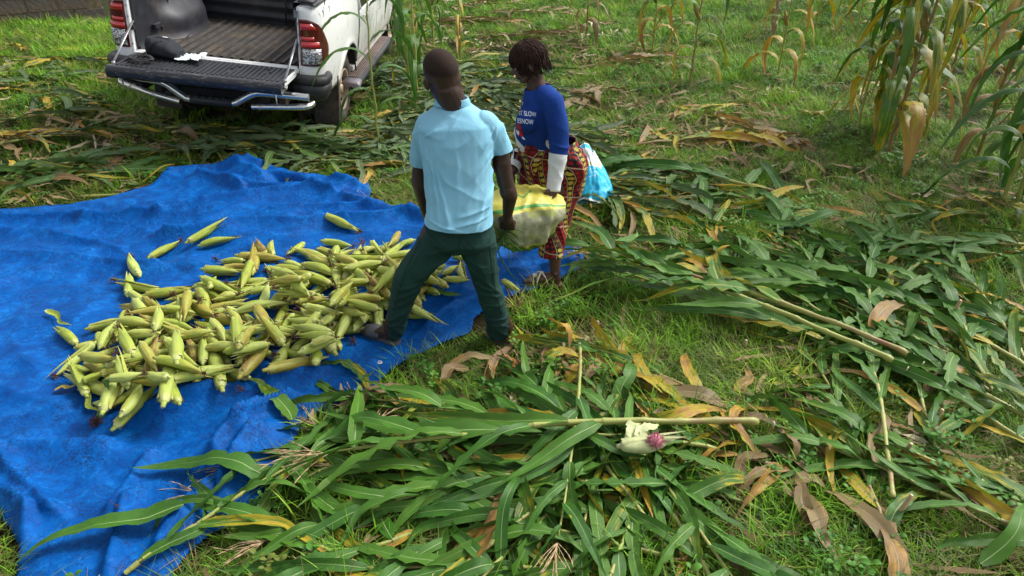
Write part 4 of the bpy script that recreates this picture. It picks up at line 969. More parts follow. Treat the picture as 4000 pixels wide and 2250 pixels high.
# upper right
fell((1997, 521), (1510, 430), .03, 4, .08); fell((1890, 540), (1560, 450), .03, 2, .1); fell((1800, 640), (1760, 505), .03, 1, .25); fell((2090, 560), (1840, 520), .03, 7, .25); fell((2660, 655), (2160, 640), .04, 0, .15)
fell((2640, 690), (2110, 655), .04, 5, .12); fell((2480, 560), (2120, 560), .02, 6, .3); fell((1700, 560), (1880, 640), .04, 6, .15); fell((2350, 470), (2560, 560), .02, 2, .4, .3)
fell((1960, 690), (1960, 560), .04, 4, .03); fell((1700, 480), (1480, 400), .02, 6, .08); fell((1760, 470), (1420, 520), .02, 3, .1, .5)
# the trodden, wilting mat behind the tarpaulin and round the truck
rw = random.Random(21)
def wilted(n, box, ang, age, wilt, zmax=.06):
    for k in range(n):
        x, y = rw.uniform(box[0], box[2]), rw.uniform(box[1], box[3]); p = G(x, y); a = math.radians(rw.gauss(ang, 28)) + (math.pi if rw.random() < .3 else 0); L = rw.uniform(1.0, 1.6)
        q = p + np.array([math.cos(a), math.sin(a), 0]) * L * .5; p0 = p - np.array([math.cos(a), math.sin(a), 0]) * L * .5
        bx, by, _ = proj(p0); tx, ty, _ = proj(q); ok = True
        for s_ in np.linspace(0, 1, 7):
            m_ = p0 + (q - p0) * s_
            if sdpoly(m_[0], m_[1], TARP)[0] < .02 and rw.random() < .8: ok = False
            u, w_ = truck_local(m_[0], m_[1])
            if min(abs(u - .78), abs(u + .78)) < .2 and (abs(w_ - 1.12) < .42 or abs(w_ - 4.2) < .42): ok = False
            for fx, fy in ((-.69, 3.31), (-.04, 3.35), (.23, 3.95), (-.1, 4.2)):
                if math.hypot(m_[0] - fx, m_[1] - fy) < .22: ok = False
        if ok: fell((bx, by), (tx, ty), rw.uniform(.0, zmax), rw.randrange(8), age + rw.uniform(-.1, .2), wilt, .35, rw.uniform(.62, .85))
wilted(26, (560, 340, 1000, 440), 10, .02, .62); wilted(8, (240, 445, 600, 505), 5, .05, .6); wilted(9, (-40, 100, 220, 420), 20, .25, .7); wilted(9, (-40, 440, 330, 500), 0, .0, .35)
wilted(20, (880, 160, 1080, 330), 40, .02, .65); wilted(24, (1150, 120, 1320, 400), -30, .05, .7); wilted(6, (900, 380, 1040, 520), 20, .15, .5); wilted(6, (1440, 470, 1640, 560), 10, .25, .6)
wilted(3, (1400, 150, 1600, 300), 10, .95, .0, .02); wilted(5, (1120, 10, 1420, 120), 10, .95, .0, .02); wilted(5, (1700, 280, 1900, 420), 0, .6, .0, .02); wilted(5, (40, 500, 300, 515), 3, .1, .4)
def fresh_word(age, wilt):
    if wilt > .3: return ['dull grey-green', 'limp greyish', 'flattened wilting'][int(age * 50) % 3]
    if age > .6: return 'withered brown'
    if age > .25: return 'half yellowed'
    return ['fresh dark-green', 'leafy green', 'freshly cut'][int(age * 100) % 3]
for (b, t, z, v, age, wilt, sp, sc) in FELL:
    B = G(*b); T = G(*t); mx, my = (b[0] + t[0]) / 2, (b[1] + t[1]) / 2
    ang = math.degrees(math.atan2(-(t[1] - b[1]), t[0] - b[0])) % 360
    hd = ['right', 'upper right', 'up', 'upper left', 'left', 'lower left', 'down', 'lower right'][int((ang + 22.5) // 45) % 8]
    lab = '%s corn plant pointing %s, %s' % (fresh_word(age, wilt), hd, where(mx, my))
    o = place_felled(B, T, z + .01, v, age, wilt, lab, GF, rw, scale=sc, spread=sp); o['at'] = tuple(float(q) for q in (B + T) / 2)

# ------------------------------------------------------------------ standing plants
def standing_variant(seed, H=2.1, nleaf=11, LL=(.65, .9), WW=(.07, .1), droop=1.0, fall=1.9, dry=0.0, ear=1, az0=None, lean=.02, thick=.013):
    r = random.Random(seed); root = bpy.data.objects.new('standing_corn_plant', None); root.empty_display_size = .1; az = r.uniform(0, 3.14) if az0 is None else az0
    q = np.linspace(0, 1, nleaf * 2 + 2); la = r.uniform(0, 6.28); wob = [r.uniform(-.012, .012) for _ in q]
    pts = np.array([(math.cos(la) * lean * H * t * t + wob[i], math.sin(la) * lean * H * t * t + wob[-i - 1], H * t) for i, t in enumerate(q)])
    mb = MB(); mb.tube(pts, [(thick - thick * .62 * t) * (1.22 if i % 2 else .96) for i, t in enumerate(q)], 8, up=(1, 0, 0)); st = mb.build('stalk', mt_stalk, root); st['h'] = 0.0
    for i in range(nleaf):
        s = (.13 + .82 * i / (nleaf - 1)); p = np.array([np.interp(s, q, pts[:, k]) for k in range(3)]); a = az + (math.pi if i % 2 else 0) + r.uniform(-.45, .45)
        L = r.uniform(*LL) * (1 - .4 * max(0, s - .75) / .25); Wd = r.uniform(*WW) * (1 - .35 * max(0, s - .75) / .25); m = 18
        e = r.uniform(.9, 1.25); tot = r.uniform(1.9, 2.7) * droop * (1.0 if s < .8 else .6); C = [p + np.array([math.cos(a), math.sin(a), 0]) * thick]; el = e; turn = r.uniform(-.7, .7)
        for k in range(m):
            t = k / m; el2 = e - tot * (1 - (1 - t) ** fall); aa = a + turn * t; d = np.array([math.cos(aa) * math.cos(el2), math.sin(aa) * math.cos(el2), math.sin(el2)]); C.append(C[-1] + d * L / m)
        C = np.array(C); C[:, 2] = np.maximum(C[:, 2], .02); T = np.gradient(C, axis=0); U = []; tw = r.uniform(-1.3, 1.3)
        for k in range(m + 1):
            aa = a + turn * k / m; tn = T[k] / np.linalg.norm(T[k]); sd_ = np.array([-math.sin(aa), math.cos(aa), 0]); up = np.cross(tn, sd_) * -1; up = -np.cross(sd_, tn) * -1
            U.append(rotv(up, tn, tw * (k / m) ** 1.5))
        o = link('leaf', leaf_mesh('leaf', C, Wd, np.array(U), fold=r.uniform(.15, .5), wave=r.uniform(.08, .25), seed=seed * 13 + i), mt_leaf, root); o['h'] = s
        e2 = [np.array([np.interp(max(0, s + ds), q, pts[:, k]) for k in range(3)]) for ds in (-.075, -.03, 0.002)]; mb = MB(); mb.tube(e2, [thick * (1 - .62 * s) * kk for kk in (1.15, 1.18, 1.4)], 8, cap=False, up=(1, 0, 0)); sh = mb.build('sheath', mt_stalk, root); sh['h'] = s
    for j in range(ear):
        s = r.uniform(.34, .5); p = np.array([np.interp(s, q, pts[:, k]) for k in range(3)]); a = az + r.choice((0, math.pi)) + .3; hr, LLh, rh = EARV[(seed + j) % 12]
        for c in kids(hr):
            o = c.copy(); COL.objects.link(o); o.name = 'ear_' + c.name.split('.')[0]; o.parent = root; o.location = tuple(p + np.array([math.cos(a), math.sin(a), 0]) * .015); o.rotation_euler = (0, -R(r.uniform(58, 76)), a); o.scale = (.85, .95, .95); o['h'] = -2.0
    if r.random() < .8: add_tassel(root, pts[-1], (0.05, 0, 1), r, 1.0, False)
    kids(root); unlink_tree(root); return root
SV = [standing_variant(300, 2.2, 15, (.80, 1.05), (.095, .125), 1.15, 2.6), standing_variant(301, 2.1, 14, (.75, 1.0), (.09, .12), 1.2, 2.9), standing_variant(302, 2.0, 13, (.65, .9), (.07, .10), 1.15, 3.2, ear=1),
      standing_variant(303, 2.3, 14, (.75, .95), (.08, .105), 1.1, 2.4), standing_variant(304, 1.9, 12, (.5, .78), (.06, .085), 1.2, 3.4), standing_variant(305, 1.9, 11, (.6, .82), (.06, .085), 1.0, 2.0, ear=0, thick=.011)]
GS = 'corn plants still standing'
def stand(d, v, label, age=0.0, wilt=0.0, rot=0.0, sc=1.0, lean=(0, 0), grad=.9, red=0.0, spread=.2, sink=0):
    p = G(*d); out = []; c = copy_tree(SV[v], out=out); c.location = (p[0], p[1], ghf(p[0], p[1]) - .01 - sink); c.rotation_euler = (lean[0], lean[1], rot); c.scale = (sc, sc, sc)
    for ch in out[1:]:
        h = ch.get('h', 1)
        if ch.name.startswith('leaf'): leafcol(ch, age + (.13 if grad > .55 else 0) + max(0, grad * (.62 - h)) * .62 + rw.uniform(-spread, spread) * .6, rw.random(), wilt)
        elif ch.name.startswith('ear'): leafcol(ch, .95 + age * .3, rw.random(), 0)
        else: leafcol(ch, max(age, red) + .1, rw.random() * .5 if red else rw.random(), 0)
    return tag(c, label, 'corn plant', GS)
stand((952, 356), 5, "slender green corn plant standing in front of the truck's rear wheel", -.1, 0, 2.9, 1.0, grad=.05, lean=(0, 0))
stand((1050, 232), 3, 'thick stalked green corn plant standing behind the man', -.05, 0, 1.2, .95, grad=.3)
stand((1029, 204), 4, 'thin corn plant with a dry ear just left of the thick stalked plant', .1, 0, .4, .95, grad=.5)
stand((1000, 130), 4, "small green corn plant standing beside the truck's step board", -.05, 0, 1.9, .9, grad=.2)
stand((1160, 150), 5, 'thin yellowing corn plant standing behind the two people', .2, 0, .8, .85, grad=.6)
stand((1090, 110), 4, "green corn plant standing behind the thick stalked one near the truck's front wheel", .0, 0, 2.4, .9, grad=.3)
stand((1474, 111), 1, "withered corn stalk standing alone behind the woman's head", .45, 0, .9, .8, grad=.9)
stand((1640, 143), 1, 'dry yellow corn plant standing in the middle of the field', .22, 0, 2.2, .85, grad=.7)
stand((1735, 222), 1, 'lone green and brown corn plant with a blackened stalk in the open field', .1, 0, 1.5, .85, grad=.6, red=.8)
stand((1954, 206), 0, 'yellowing corn plant with withered leaves to the left of the clump', .20, 0, .3, .85, grad=.7)
stand((1938, 120), 4, 'dry thin corn stalk behind the yellowing plant', .7, 0, 1.3, 1.0)
stand((2050, 78), 2, 'yellow green corn plant at the top of the field, left of the clump', .15, 0, .6, 1.0)
stand((2108, 40), 3, 'far corn plant with yellow drooping leaves above the clump', .3, 0, 1.6, 1.0)
stand((2192, 372), 0, 'left plant of the reddish stalked clump, with long yellow-tipped leaves', .05, 0, 2.6, 1.15, grad=1.0, red=.55)
stand((2232, 390), 1, 'middle plant of the reddish stalked clump, with a dry ear', .08, 0, .4, 1.18, grad=1.0, red=.6, lean=(0, .03))
stand((2246, 352), 3, 'back plant of the reddish stalked clump', .08, 0, 1.4, 1.0, grad=.8, red=.6)
stand((2300, 330), 2, 'yellow leaved corn plant just right of the reddish clump', .3, 0, .1, .95, grad=.7)
stand((2388, 195), 1, 'brown stalked corn plant behind the reddish clump', .12, 0, 1.0, .9, grad=.8, red=.4)
stand((2458, 400), 2, 'half dead corn plant with pale brown leaves hanging to the ground', .45, 0, .2, 1.0, grad=.8)
stand((2516, 525), 0, 'tall dark green corn plant at the right edge of the field', -.12, 0, .75, 1.05, grad=.25, lean=(0, .02))
stand((2560, 430), 1, 'big leaved green corn plant with a pink silk at the right edge', -.05, 0, 2.0, 1.0, grad=.4)
stand((2590, 560), 3, 'green corn plant cut by the right edge of the view', -.05, 0, 1.2, 1.0, grad=.3)
for k, (x, y) in enumerate([(2250, 60), (2410, 60), (2550, 70), (2360, 20), (2460, 15), (2180, 5), (2290, -20), (2600, 160), (2545, 230), (2010, 15), (2150, 95), (1990, -30), (2390, -40), (2500, -50),
                            (1840, -20), (1700, -35), (1560, -30), (2200, -60), (2330, -70), (2600, -20), (2600, 60), (2620, 330)]):
    ag = rw.uniform(.06, .30); stand((x, y), rw.choice((2, 4, 2, 3, 4)), '%s corn plant %s' % ('yellow leaved' if ag > .17 else 'green', where(x, y, 'standing')), ag, 0, rw.uniform(0, 3.1), rw.uniform(.85, 1.05), grad=.7)
stand((2150, 345), 2, 'yellow leaved plant at the left foot of the reddish clump', .12, 0, 2.0, .85, grad=.6)
stand((2210, 300), 0, 'broad leaved plant inside the reddish clump', .06, 0, .9, .95, grad=.8, red=.5)
stand((2555, 515), 1, 'large green plant overlapping the tall one at the right edge', -.1, 0, .4, 1.1, grad=.3)
# beyond the open strip the field goes on (mostly outside the picture)
for k in range(26):
    x, y = rw.uniform(-9, 16), rw.uniform(15.5, 24); p = np.array([x, y, 0]); dx, dy, _ = proj(p)
    out = []; c = copy_tree(SV[rw.choice((0, 1, 2, 3))], out=out); c.location = (x, y, ghf(x, y)); c.rotation_euler[2] = rw.uniform(0, 6)
    for ch in out[1:]: leafcol(ch, rw.uniform(.1, .6), rw.random(), 0)
    tag(c, 'far corn plant %s' % where(dx, dy, 'standing'), 'corn plant', GS)
# ------------------------------------------------------------------ people: continuous bodies grown from joints, clothes over them
def vec(*a): return np.array(a, float)
def nrm(v): v = np.asarray(v, float); return v / (np.linalg.norm(v) + 1e-9)
def frame(d, hint=(0, 0, 1)):
    d = nrm(d); a = np.cross(d, hint)
    if np.linalg.norm(a) < .05: a = np.cross(d, (1, 0, 0))
    a = nrm(a); return d, a, np.cross(a, d)
class Lump(MB):
    def cap(s, p0, r0, p1, r1, flat=1.0, hint=(0, 0, 1), n=16):
        p0, p1 = np.array(p0, float), np.array(p1, float); d, a, b = frame(p1 - p0, hint); L = np.linalg.norm(p1 - p0); P = []
        prof = [(-r0 * math.cos(t), r0 * math.sin(t)) for t in np.linspace(.02, math.pi / 2, 5)] + [(L + r1 * math.sin(t), r1 * math.cos(t)) for t in np.linspace(0, math.pi / 2 - .02, 5)]
        for h, r_ in prof: P.append([p0 + d * h + r_ * (a * math.cos(k / n * 6.28319) + b * math.sin(k / n * 6.28319) * flat) for k in range(n)])
        s.ring(P)
    def ring(s, P):
        m, n = len(P), len(P[0]); V = [v for row in P for v in row]
        F = [(i * n + k, i * n + (k + 1) % n, (i + 1) * n + (k + 1) % n, (i + 1) * n + k) for i in range(m - 1) for k in range(n)] + [tuple(range(n))[::-1], tuple((m - 1) * n + k for k in range(n))]
        s.add(V, F)
    def ell(s, c, r, rot=None, n=18):
        c = np.array(c, float); M = np.eye(3) if rot is None else np.array(rot); P = []
        for t in np.linspace(.03, math.pi - .03, 12): P.append([c + M @ (np.array(r) * np.array([math.sin(t) * math.cos(k / n * 6.28319), math.sin(t) * math.sin(k / n * 6.28319), math.cos(t)])) for k in range(n)])
        s.ring(P)
    def chain(s, pts, rs, flat=1.0, hint=(0, 0, 1)):
        for i in range(len(pts) - 1): s.cap(pts[i], rs[i], pts[i + 1], rs[i + 1], flat, hint)
    def loft(s, rings, n=28, p=2.3):
        """rings: centre, half width vector, half depth vector (superellipse)"""
        P = []
        for c, a, b in rings:
            row = []
            for k in range(n):
                t = k / n * 6.28319; ct, st = math.cos(t), math.sin(t); row.append(np.array(c) + np.array(a) * abs(ct) ** (2 / p) * np.sign(ct) + np.array(b) * abs(st) ** (2 / p) * np.sign(st))
            P.append(row)
        s.ring(P)
    def fuse(s, name, vox=.006, smooth=4):
        me = pydata(name, s.V, s.F, None, True); o = bpy.data.objects.new(name, me); COL.objects.link(o)
        m = o.modifiers.new('r', 'REMESH'); m.mode = 'VOXEL'; m.voxel_size = vox; m.use_smooth_shade = True
        if smooth: q = o.modifiers.new('s', 'SMOOTH'); q.factor = .5; q.iterations = smooth
        dg = bpy.context.evaluated_depsgraph_get(); out = bpy.data.meshes.new_from_object(o.evaluated_get(dg)); bpy.data.objects.remove(o); out.name = name
        out.polygons.foreach_set('use_smooth', [True] * len(out.polygons)); return out
def verts_of(me): a = np.empty(len(me.vertices) * 3); me.vertices.foreach_get('co', a); return a.reshape(-1, 3)
def norms_of(me): a = np.empty(len(me.vertices) * 3); me.vertices.foreach_get('normal', a); return a.reshape(-1, 3)
def push(me, f):
    v, n = verts_of(me), norms_of(me); v = v + n * f(v, n)[:, None]; me.vertices.foreach_set('co', v.ravel()); me.update()
def cut(me, cuts):
    """open the cloth: remove what lies beyond a plane, within a radius of its point"""
    bm = bmesh.new(); bm.from_mesh(me)
    for p, nn, r_ in cuts:
        p, nn = Vector(p), Vector(nn).normalized(); g = [x for x in bm.verts if (x.co - p).length < r_]; gs = set(g)
        ed = [e for e in bm.edges if e.verts[0] in gs and e.verts[1] in gs]; fa = [f for f in bm.faces if all(v in gs for v in f.verts)]
        bmesh.ops.bisect_plane(bm, geom=g + ed + fa, plane_co=p, plane_no=nn)
        rm = [v for v in bm.verts if (v.co - p).length < r_ and (v.co - p).dot(nn) > 1e-5]; bmesh.ops.delete(bm, geom=rm, context='VERTS')
    bm.to_mesh(me); bm.free(); me.polygons.foreach_set('use_smooth', [True] * len(me.polygons)); me.update()
def fist(L, wrist, d, palm, thumbside, grip=1.0, sc=1.0):
    """d: forearm direction, palm: direction the palm faces, thumbside: direction of the thumb edge"""
    d, palm, th = nrm(d), nrm(palm), nrm(thumbside); w_ = np.array(wrist, float)
    L.cap(w_, .026 * sc, w_ + d * .03 * sc, .029 * sc, 1); L.loft([(w_ + d * .012 * sc, th * .027 * sc, palm * .018 * sc), (w_ + d * .045 * sc, th * .040 * sc, palm * .019 * sc), (w_ + d * .082 * sc, th * .043 * sc, palm * .016 * sc), (w_ + d * .094 * sc, th * .036 * sc, palm * .010 * sc)])
    for k in range(4):
        off = (1.5 - k) * .0215 * sc; ln = (.040, .046, .043, .034)[k] * sc; r_ = (.0098, .010, .0096, .0086)[k] * sc
        p = w_ + d * (.088 - abs(k - 1.2) * .004) * sc + th * off; v = d.copy(); pts = [p]
        for j, (f, ang) in enumerate(((1.0, 1.25 * grip), (.68, 1.45 * grip), (.5, 1.0 * grip))):
            c_, s_ = math.cos(ang), math.sin(ang); u_ = np.cross(v, np.cross(v, palm)); pd = nrm(palm - v * palm.dot(v)) if j == 0 else nrm(np.cross(np.cross(v, ax), v) * 0 + np.cross(ax, v))
            if j == 0: ax = nrm(np.cross(v, palm))
            v = nrm(np.array(Matrix.Rotation(ang, 3, Vector(ax)) @ Vector(v))); p = p + v * ln * f; pts.append(p)
        L.chain(pts, [r_ * 1.08, r_, r_ * .92, r_ * .8])
    p = w_ + d * .028 * sc + th * .028 * sc + palm * .006 * sc; q = p + (d * .55 + th * .45 + palm * .45) * .036 * sc; t = q + (d * .5 - th * .25 + palm * .75) * .032 * sc; L.chain([p, q, t], [.0155 * sc, .0115 * sc, .0088 * sc])
def foot(L, heel, toe, ankle, sc=1.0):
    """heel and toe are on the ground; ankle above"""
    heel, toe, ankle = [np.array(q, float) for q in (heel, toe, ankle)]; f = nrm(toe - heel); ln = np.linalg.norm(toe - heel); s_ = nrm(np.cross(f, (0, 0, 1))); z = vec(0, 0, 1)
    L.loft([(heel + f * .004 + z * .024, s_ * .020, z * .018), (heel + f * .03 * sc + z * .032, s_ * .031 * sc, z * .032), (heel + f * ln * .35 + z * .036, s_ * .032 * sc, z * .036), (heel + f * ln * .6 + z * .027, s_ * .040 * sc, z * .026), (heel + f * ln * .76 + z * .019, s_ * .044 * sc, z * .018), (heel + f * ln * .83 + z * .014, s_ * .040 * sc, z * .012)])
    for k in range(5):
        o_ = (k - 2) * .0175 * sc; a = heel + f * ln * (.76 - .012 * k) + s_ * o_ * 1.0 + z * .013; b = heel + f * ln * (1.0 - .028 * k - .01 * (k == 0)) + s_ * o_ * 1.12 + z * .011; r_ = (.0125, .0095, .009, .0085, .008)[k] * sc; L.chain([a, (a + b) / 2 + z * .004, b], [r_, r_, r_ * .9])
    L.cap(heel + f * .045 + z * .05, .034 * sc, ankle, .033 * sc)
    L.ell(ankle + s_ * .028 - z * .012, (.012, .012, .014)); L.ell(ankle - s_ * .028 - z * .012, (.012, .012, .014))
def head(L, c, f, up, sc=1.0):
    """skull, jaw, brow, nose, lips, ears; f is where the face points"""
    f, up = nrm(f), nrm(up); r_ = nrm(np.cross(f, up)); up = np.cross(r_, f); M = np.stack([r_, f, up], 1); c = np.array(c, float)
    def at(x, y, z): return c + M @ (np.array([x, y, z]) * sc)
    L.ell(at(0, -.012, .022), np.array((.076, .098, .092)) * sc, M); L.ell(at(0, .022, -.03), np.array((.060, .066, .076)) * sc, M); L.ell(at(0, .040, -.082), np.array((.034, .036, .028)) * sc, M)
    L.cap(at(-.045, .01, -.055), .022 * sc, at(-.015, .060, -.092), .018 * sc); L.cap(at(.045, .01, -.055), .022 * sc, at(.015, .060, -.092), .018 * sc)
    L.cap(at(-.030, .078, .012), .014 * sc, at(.030, .078, .012), .014 * sc); L.cap(at(0, .084, .004), .009 * sc, at(0, .102, -.030), .013 * sc); L.ell(at(-.013, .093, -.033), np.array((.010, .011, .009)) * sc, M); L.ell(at(.013, .093, -.033), np.array((.010, .011, .009)) * sc, M)
    L.cap(at(-.018, .086, -.057), .0085 * sc, at(.018, .086, -.057), .0085 * sc); L.cap(at(-.015, .084, -.068), .009 * sc, at(.015, .084, -.068), .009 * sc); L.ell(at(-.040, .062, -.025), np.array((.02, .018, .018)) * sc, M); L.ell(at(.040, .062, -.025), np.array((.02, .018, .018)) * sc, M)
    for s_ in (-1, 1):
        L.ell(at(s_ * .079, -.008, -.018), np.array((.008, .019, .031)) * sc, M @ np.array(Matrix.Rotation(s_ * -.35, 3, 'Z')))
    return at, M
def mat_skin(name, a, b, sole):
    m = NT(name); v = m.tc(); n = m.noise(v, 9, 4, .6); n2 = m.noise(v, 120, 3, .6); c = m.mix(m.mr(n, .3, .7), a, b); z = m.n('SeparateXYZ', {0: v}).outputs[2]; c = m.mix(m.mr(z, .050, .085, .75, 0, True), c, sole)
    c = m.mix(m.mr(n2, .6, .75, 0, .25), c, tuple(x * .5 for x in a)); m.set(col=c, rough=m.mr(n2, .3, .7, .38, .55), spec=.45, sss=.05, norm=m.bump(n2, .25, .0015)); return m.m
def mat_cloth(name, a, b, scale=5.0, weave=420, rough=.85, sheen=0.0):
    m = NT(name); v = m.tc(); n = m.noise(v, scale, 4, .6); c = m.mix(m.mr(n, .3, .7), a, b); wv = m.noise(m.map(v, (1, 1, 1)), weave, 2, .6); c = m.mix(m.mr(wv, .35, .65, .12, 0), c, tuple(x * .6 for x in a))
    fo = m.noise(m.map(v, (1, 1, .35), rot=(0, .35, 0)), 16, 3, .5, .8); m.set(col=c, rough=rough, spec=.2, sheen=sheen, norm=m.bump(wv, .25, .0012, m.bump(fo, .3, .010))); return m.m
def folds(sx, sz, amp, s, slant=0.0):
    return lambda v, n: amp * (ridge(noise(v[:, 0] * sx + v[:, 2] * slant, v[:, 1] * sx * .8, v[:, 2] * sz, s), 2.0) - .35) + amp * .4 * noise(v[:, 0] * sx * 2, v[:, 1] * sx * 2, v[:, 2] * sz * 2.2 + v[:, 0] * 6, s + 1)
def ringW(xl, yl, xr, yr, Y, depth, YL=None):
    a, b = W(xl, yl, YL or Y), W(xr, yr, Y); c = (a + b) / 2; h = (b - a) / 2; fw_ = nrm(np.cross((0, 0, 1), h)); return (c, h, fw_ * depth)
zt = lambda p: float(tarp_z(p[0], p[1])) if sdpoly(p[0], p[1], TARP)[0] < 0 else ghf(p[0], p[1]) + .012

# ---- the man
man = thing('person', 'man seen from behind in light blue T-shirt and dark green trousers, gripping the yellow sack', 'person')
SK1 = mat_skin('dark_skin', (0.030, 0.0145, 0.010), (0.055, 0.027, 0.019), (0.26, 0.11, 0.055))
B = Lump()
nk = W(1133, 262, 3.40); hc = W(1110, 190, 3.40)
fdir = nrm((-.50, 1.0, -.22)); hup = nrm((-.12, -.05, 1)) 
at, MH = head(B, hc, fdir, hup, 1.07)
B.chain([W(1140, 275, 3.40), W(1130, 235, 3.40), at(0, -.035, -.01)], [.074, .070, .070]); B.cap(W(1140, 262, 3.39), .070, at(0, -.03, -.06), .066)
shL, shR = W(1074, 330, 3.38), W(1234, 328, 3.37)
B.chain([shL, W(1060, 395, 3.41), W(1056, 462, 3.41), W(1070, 520, 3.48), W(1078, 548, 3.52)], [.040, .044, .042, .034, .027]); B.ell(W(1059, 425, 3.41), (.040, .044, .06))
B.chain([shR, W(1256, 372, 3.37), W(1271, 455, 3.36), W(1283, 492, 3.37), W(1277, 538, 3.42)], [.042, .048, .043, .040, .027]); B.ell(W(1261, 412, 3.36), (.045, .044, .07)); B.ell(W(1276, 478, 3.36), (.041, .043, .06))
gripM = W(1276, 570, 3.46)
wr1 = W(1277, 540, 3.42); fist(B, wr1, W(1276, 566, 3.43) - wr1, (.15, 1, -.1), (-1, .1, .1), 1.0, 1.04)
wr2 = W(1078, 548, 3.52); fist(B, wr2, (.1, .2, -1), (1, 0, 0), (0, 1, 0), .6)
tors = [ringW(1090, 275, 1185, 272, 3.40, .06), ringW(1062, 315, 1238, 312, 3.38, .09), ringW(1068, 360, 1236, 356, 3.35, .11), ringW(1074, 430, 1232, 425, 3.31, .11), ringW(1082, 500, 1232, 500, 3.25, .11), ringW(1080, 560, 1232, 565, 3.21, .12), ringW(1092, 600, 1222, 605, 3.22, .11)]
B.loft(tors)
hL, hR = W(1103, 580, 3.22), W(1202, 582, 3.22); kL, kR = W(1030, 705, 3.20), W(1216, 708, 3.24)
gL, gR = G(1003, 876), G(1292, 868); gL[2] = zt(gL) + .018; gR[2] = zt(gR) + .018
tL, tR = G(921, 849), G(1226, 838); tL[2] = zt(tL) + .018; tR[2] = zt(tR) + .018
aL = gL + nrm(tL - gL) * .045 + vec(.0, .0, .095); aR = gR + nrm(tR - gR) * .045 + vec(0, 0, .095)
B.chain([hL, kL, aL], [.080, .055, .036]); B.chain([hR, kR, aR], [.080, .055, .036]); foot(B, gL, tL, aL); foot(B, gR, tR, aR)
body = B.fuse('body', .0055, 3); link('body', body, SK1, man)
# short cropped hair: a shell over the crown
def shell(at, M, c, off, sc=1.0, low=-.02, seedn=1):
    mb = MB(); P = []; n = 40
    for i in range(15):
        row = []
        for k in range(n + 1):
            a = k / n * 6.28319; front = math.sin(a); lim = (1.55 + .55 * max(0, -front) ** .7 - .40 * max(0, front) + low); t = .02 + (lim - .02) * i / 14
            r_ = np.array((.076, .098, .092)) * sc; q = np.array([math.sin(t) * math.cos(a), math.sin(t) * math.sin(a), math.cos(t)]); o = off * min(1, (14 - i) / 5.0) - .003 * (i == 14)
            row.append(at(*((np.array([0, -.012, .022]) + q * (r_ / sc + o)))))
        P.append(row)
    mb.grid(P); return mb
def mat_crop():
    m = NT('cropped_hair'); v = m.tc(); n = m.noise(v, 330, 4, .7); uv = m.n('UVMap').outputs[0]; t = m.n('SeparateXYZ', {0: uv}).outputs[1]; g = m.noise(v, 40, 3, .6)
    al = m.math('GREATER_THAN', m.math('ADD', m.mr(t, .55, 1.0, 1.05, .0), m.math('MULTIPLY', m.math('SUBTRACT', g, .5), .25)), m.noise(v, 700, 1, .5))
    m.set(col=m.mix(m.mr(n, .35, .65), (0.016, 0.010, 0.008), (0.048, 0.030, 0.024)), rough=.9, spec=.15, alpha=al, norm=m.bump(n, .8, .002)); return m.m
def mat_hair(name, a, b):
    m = NT(name); v = m.tc(); n = m.noise(v, 260, 4, .7); m.set(col=m.mix(m.mr(n, .35, .65), a, b), rough=.9, spec=.2, norm=m.bump(n, .9, .003)); return m.m
shell(at, MH, hc, .0022, 1.0, low=.10).build('hair', mat_crop(), man)
def creases(lines, Y):
    seg = []
    for x0, y0, x1, y1, amp, wd in lines:
        a, b = W(x0, y0, Y), W(x1, y1, Y); seg.append((a[[0, 2]], b[[0, 2]], amp, wd))
    def f(v, n):
        o = np.zeros(len(v)); jx = .006 * noise(v[:, 0] * 18, v[:, 2] * 18, 0, 71)
        for a, b, amp, wd in seg:
            d, t, s_ = seg_dist(v[:, 0] + jx, v[:, 2] + jx, a, b); w_ = np.where(s_ > 0, wd, wd * .45) * (.5 + 1.1 * t); o += amp * np.exp(-(d / w_) ** 1.6) * np.sin(np.clip(t * .9 + .08, 0, 1) * math.pi) ** .5
        return o * (n[:, 1] < .25)
    return f
# T-shirt
S = Lump()
S.loft([ringW(1098, 262, 1176, 259, 3.40, .060), ringW(1088, 272, 1190, 269, 3.395, .078), ringW(1066, 288, 1214, 286, 3.39, .10), ringW(1050, 312, 1238, 308, 3.37, .118), ringW(1054, 350, 1243, 345, 3.35, .128), ringW(1062, 400, 1242, 395, 3.325, .132), ringW(1070, 450, 1240, 445, 3.29, .128),
        ringW(1077, 500, 1239, 498, 3.25, .132), ringW(1073, 535, 1240, 545, 3.225, .145), ringW(1066, 562, 1243, 575, 3.21, .152)], p=2.5)
S.cap(W(1078, 316, 3.38), .066, W(1070, 345, 3.385), .066); S.chain([W(1074, 330, 3.385), W(1062, 370, 3.40), W(1060, 418, 3.41)], [.064, .059, .060]); S.cap(W(1222, 312, 3.37), .063, W(1236, 330, 3.37), .064); S.chain([W(1236, 330, 3.37), W(1252, 360, 3.37), W(1262, 388, 3.37)], [.064, .062, .062])
sh = S.fuse('shirt', .0055, 5)
push(sh, folds(9, 3.2, .002, 201, 5)); push(sh, lambda v, n: .005 * ridge(noise(v[:, 0] * 7 - v[:, 2] * 5, v[:, 2] * 5 + v[:, 0] * 2, 3, 209), 4)); 
dr_ = lambda v, n: .012 * ridge(noise(v[:, 0] * 15 + (v[:, 2] - 1.1) * 6.5, v[:, 2] * 1.3, 0, 204), 3) * sstep(-.30, -.52, v[:, 0]) * sstep(1.35, 1.15, v[:, 2]) + .010 * ridge(noise(v[:, 0] * 5, v[:, 2] * 16 + v[:, 0] * 7, 0, 206), 3) * sstep(1.02, .86, v[:, 2])
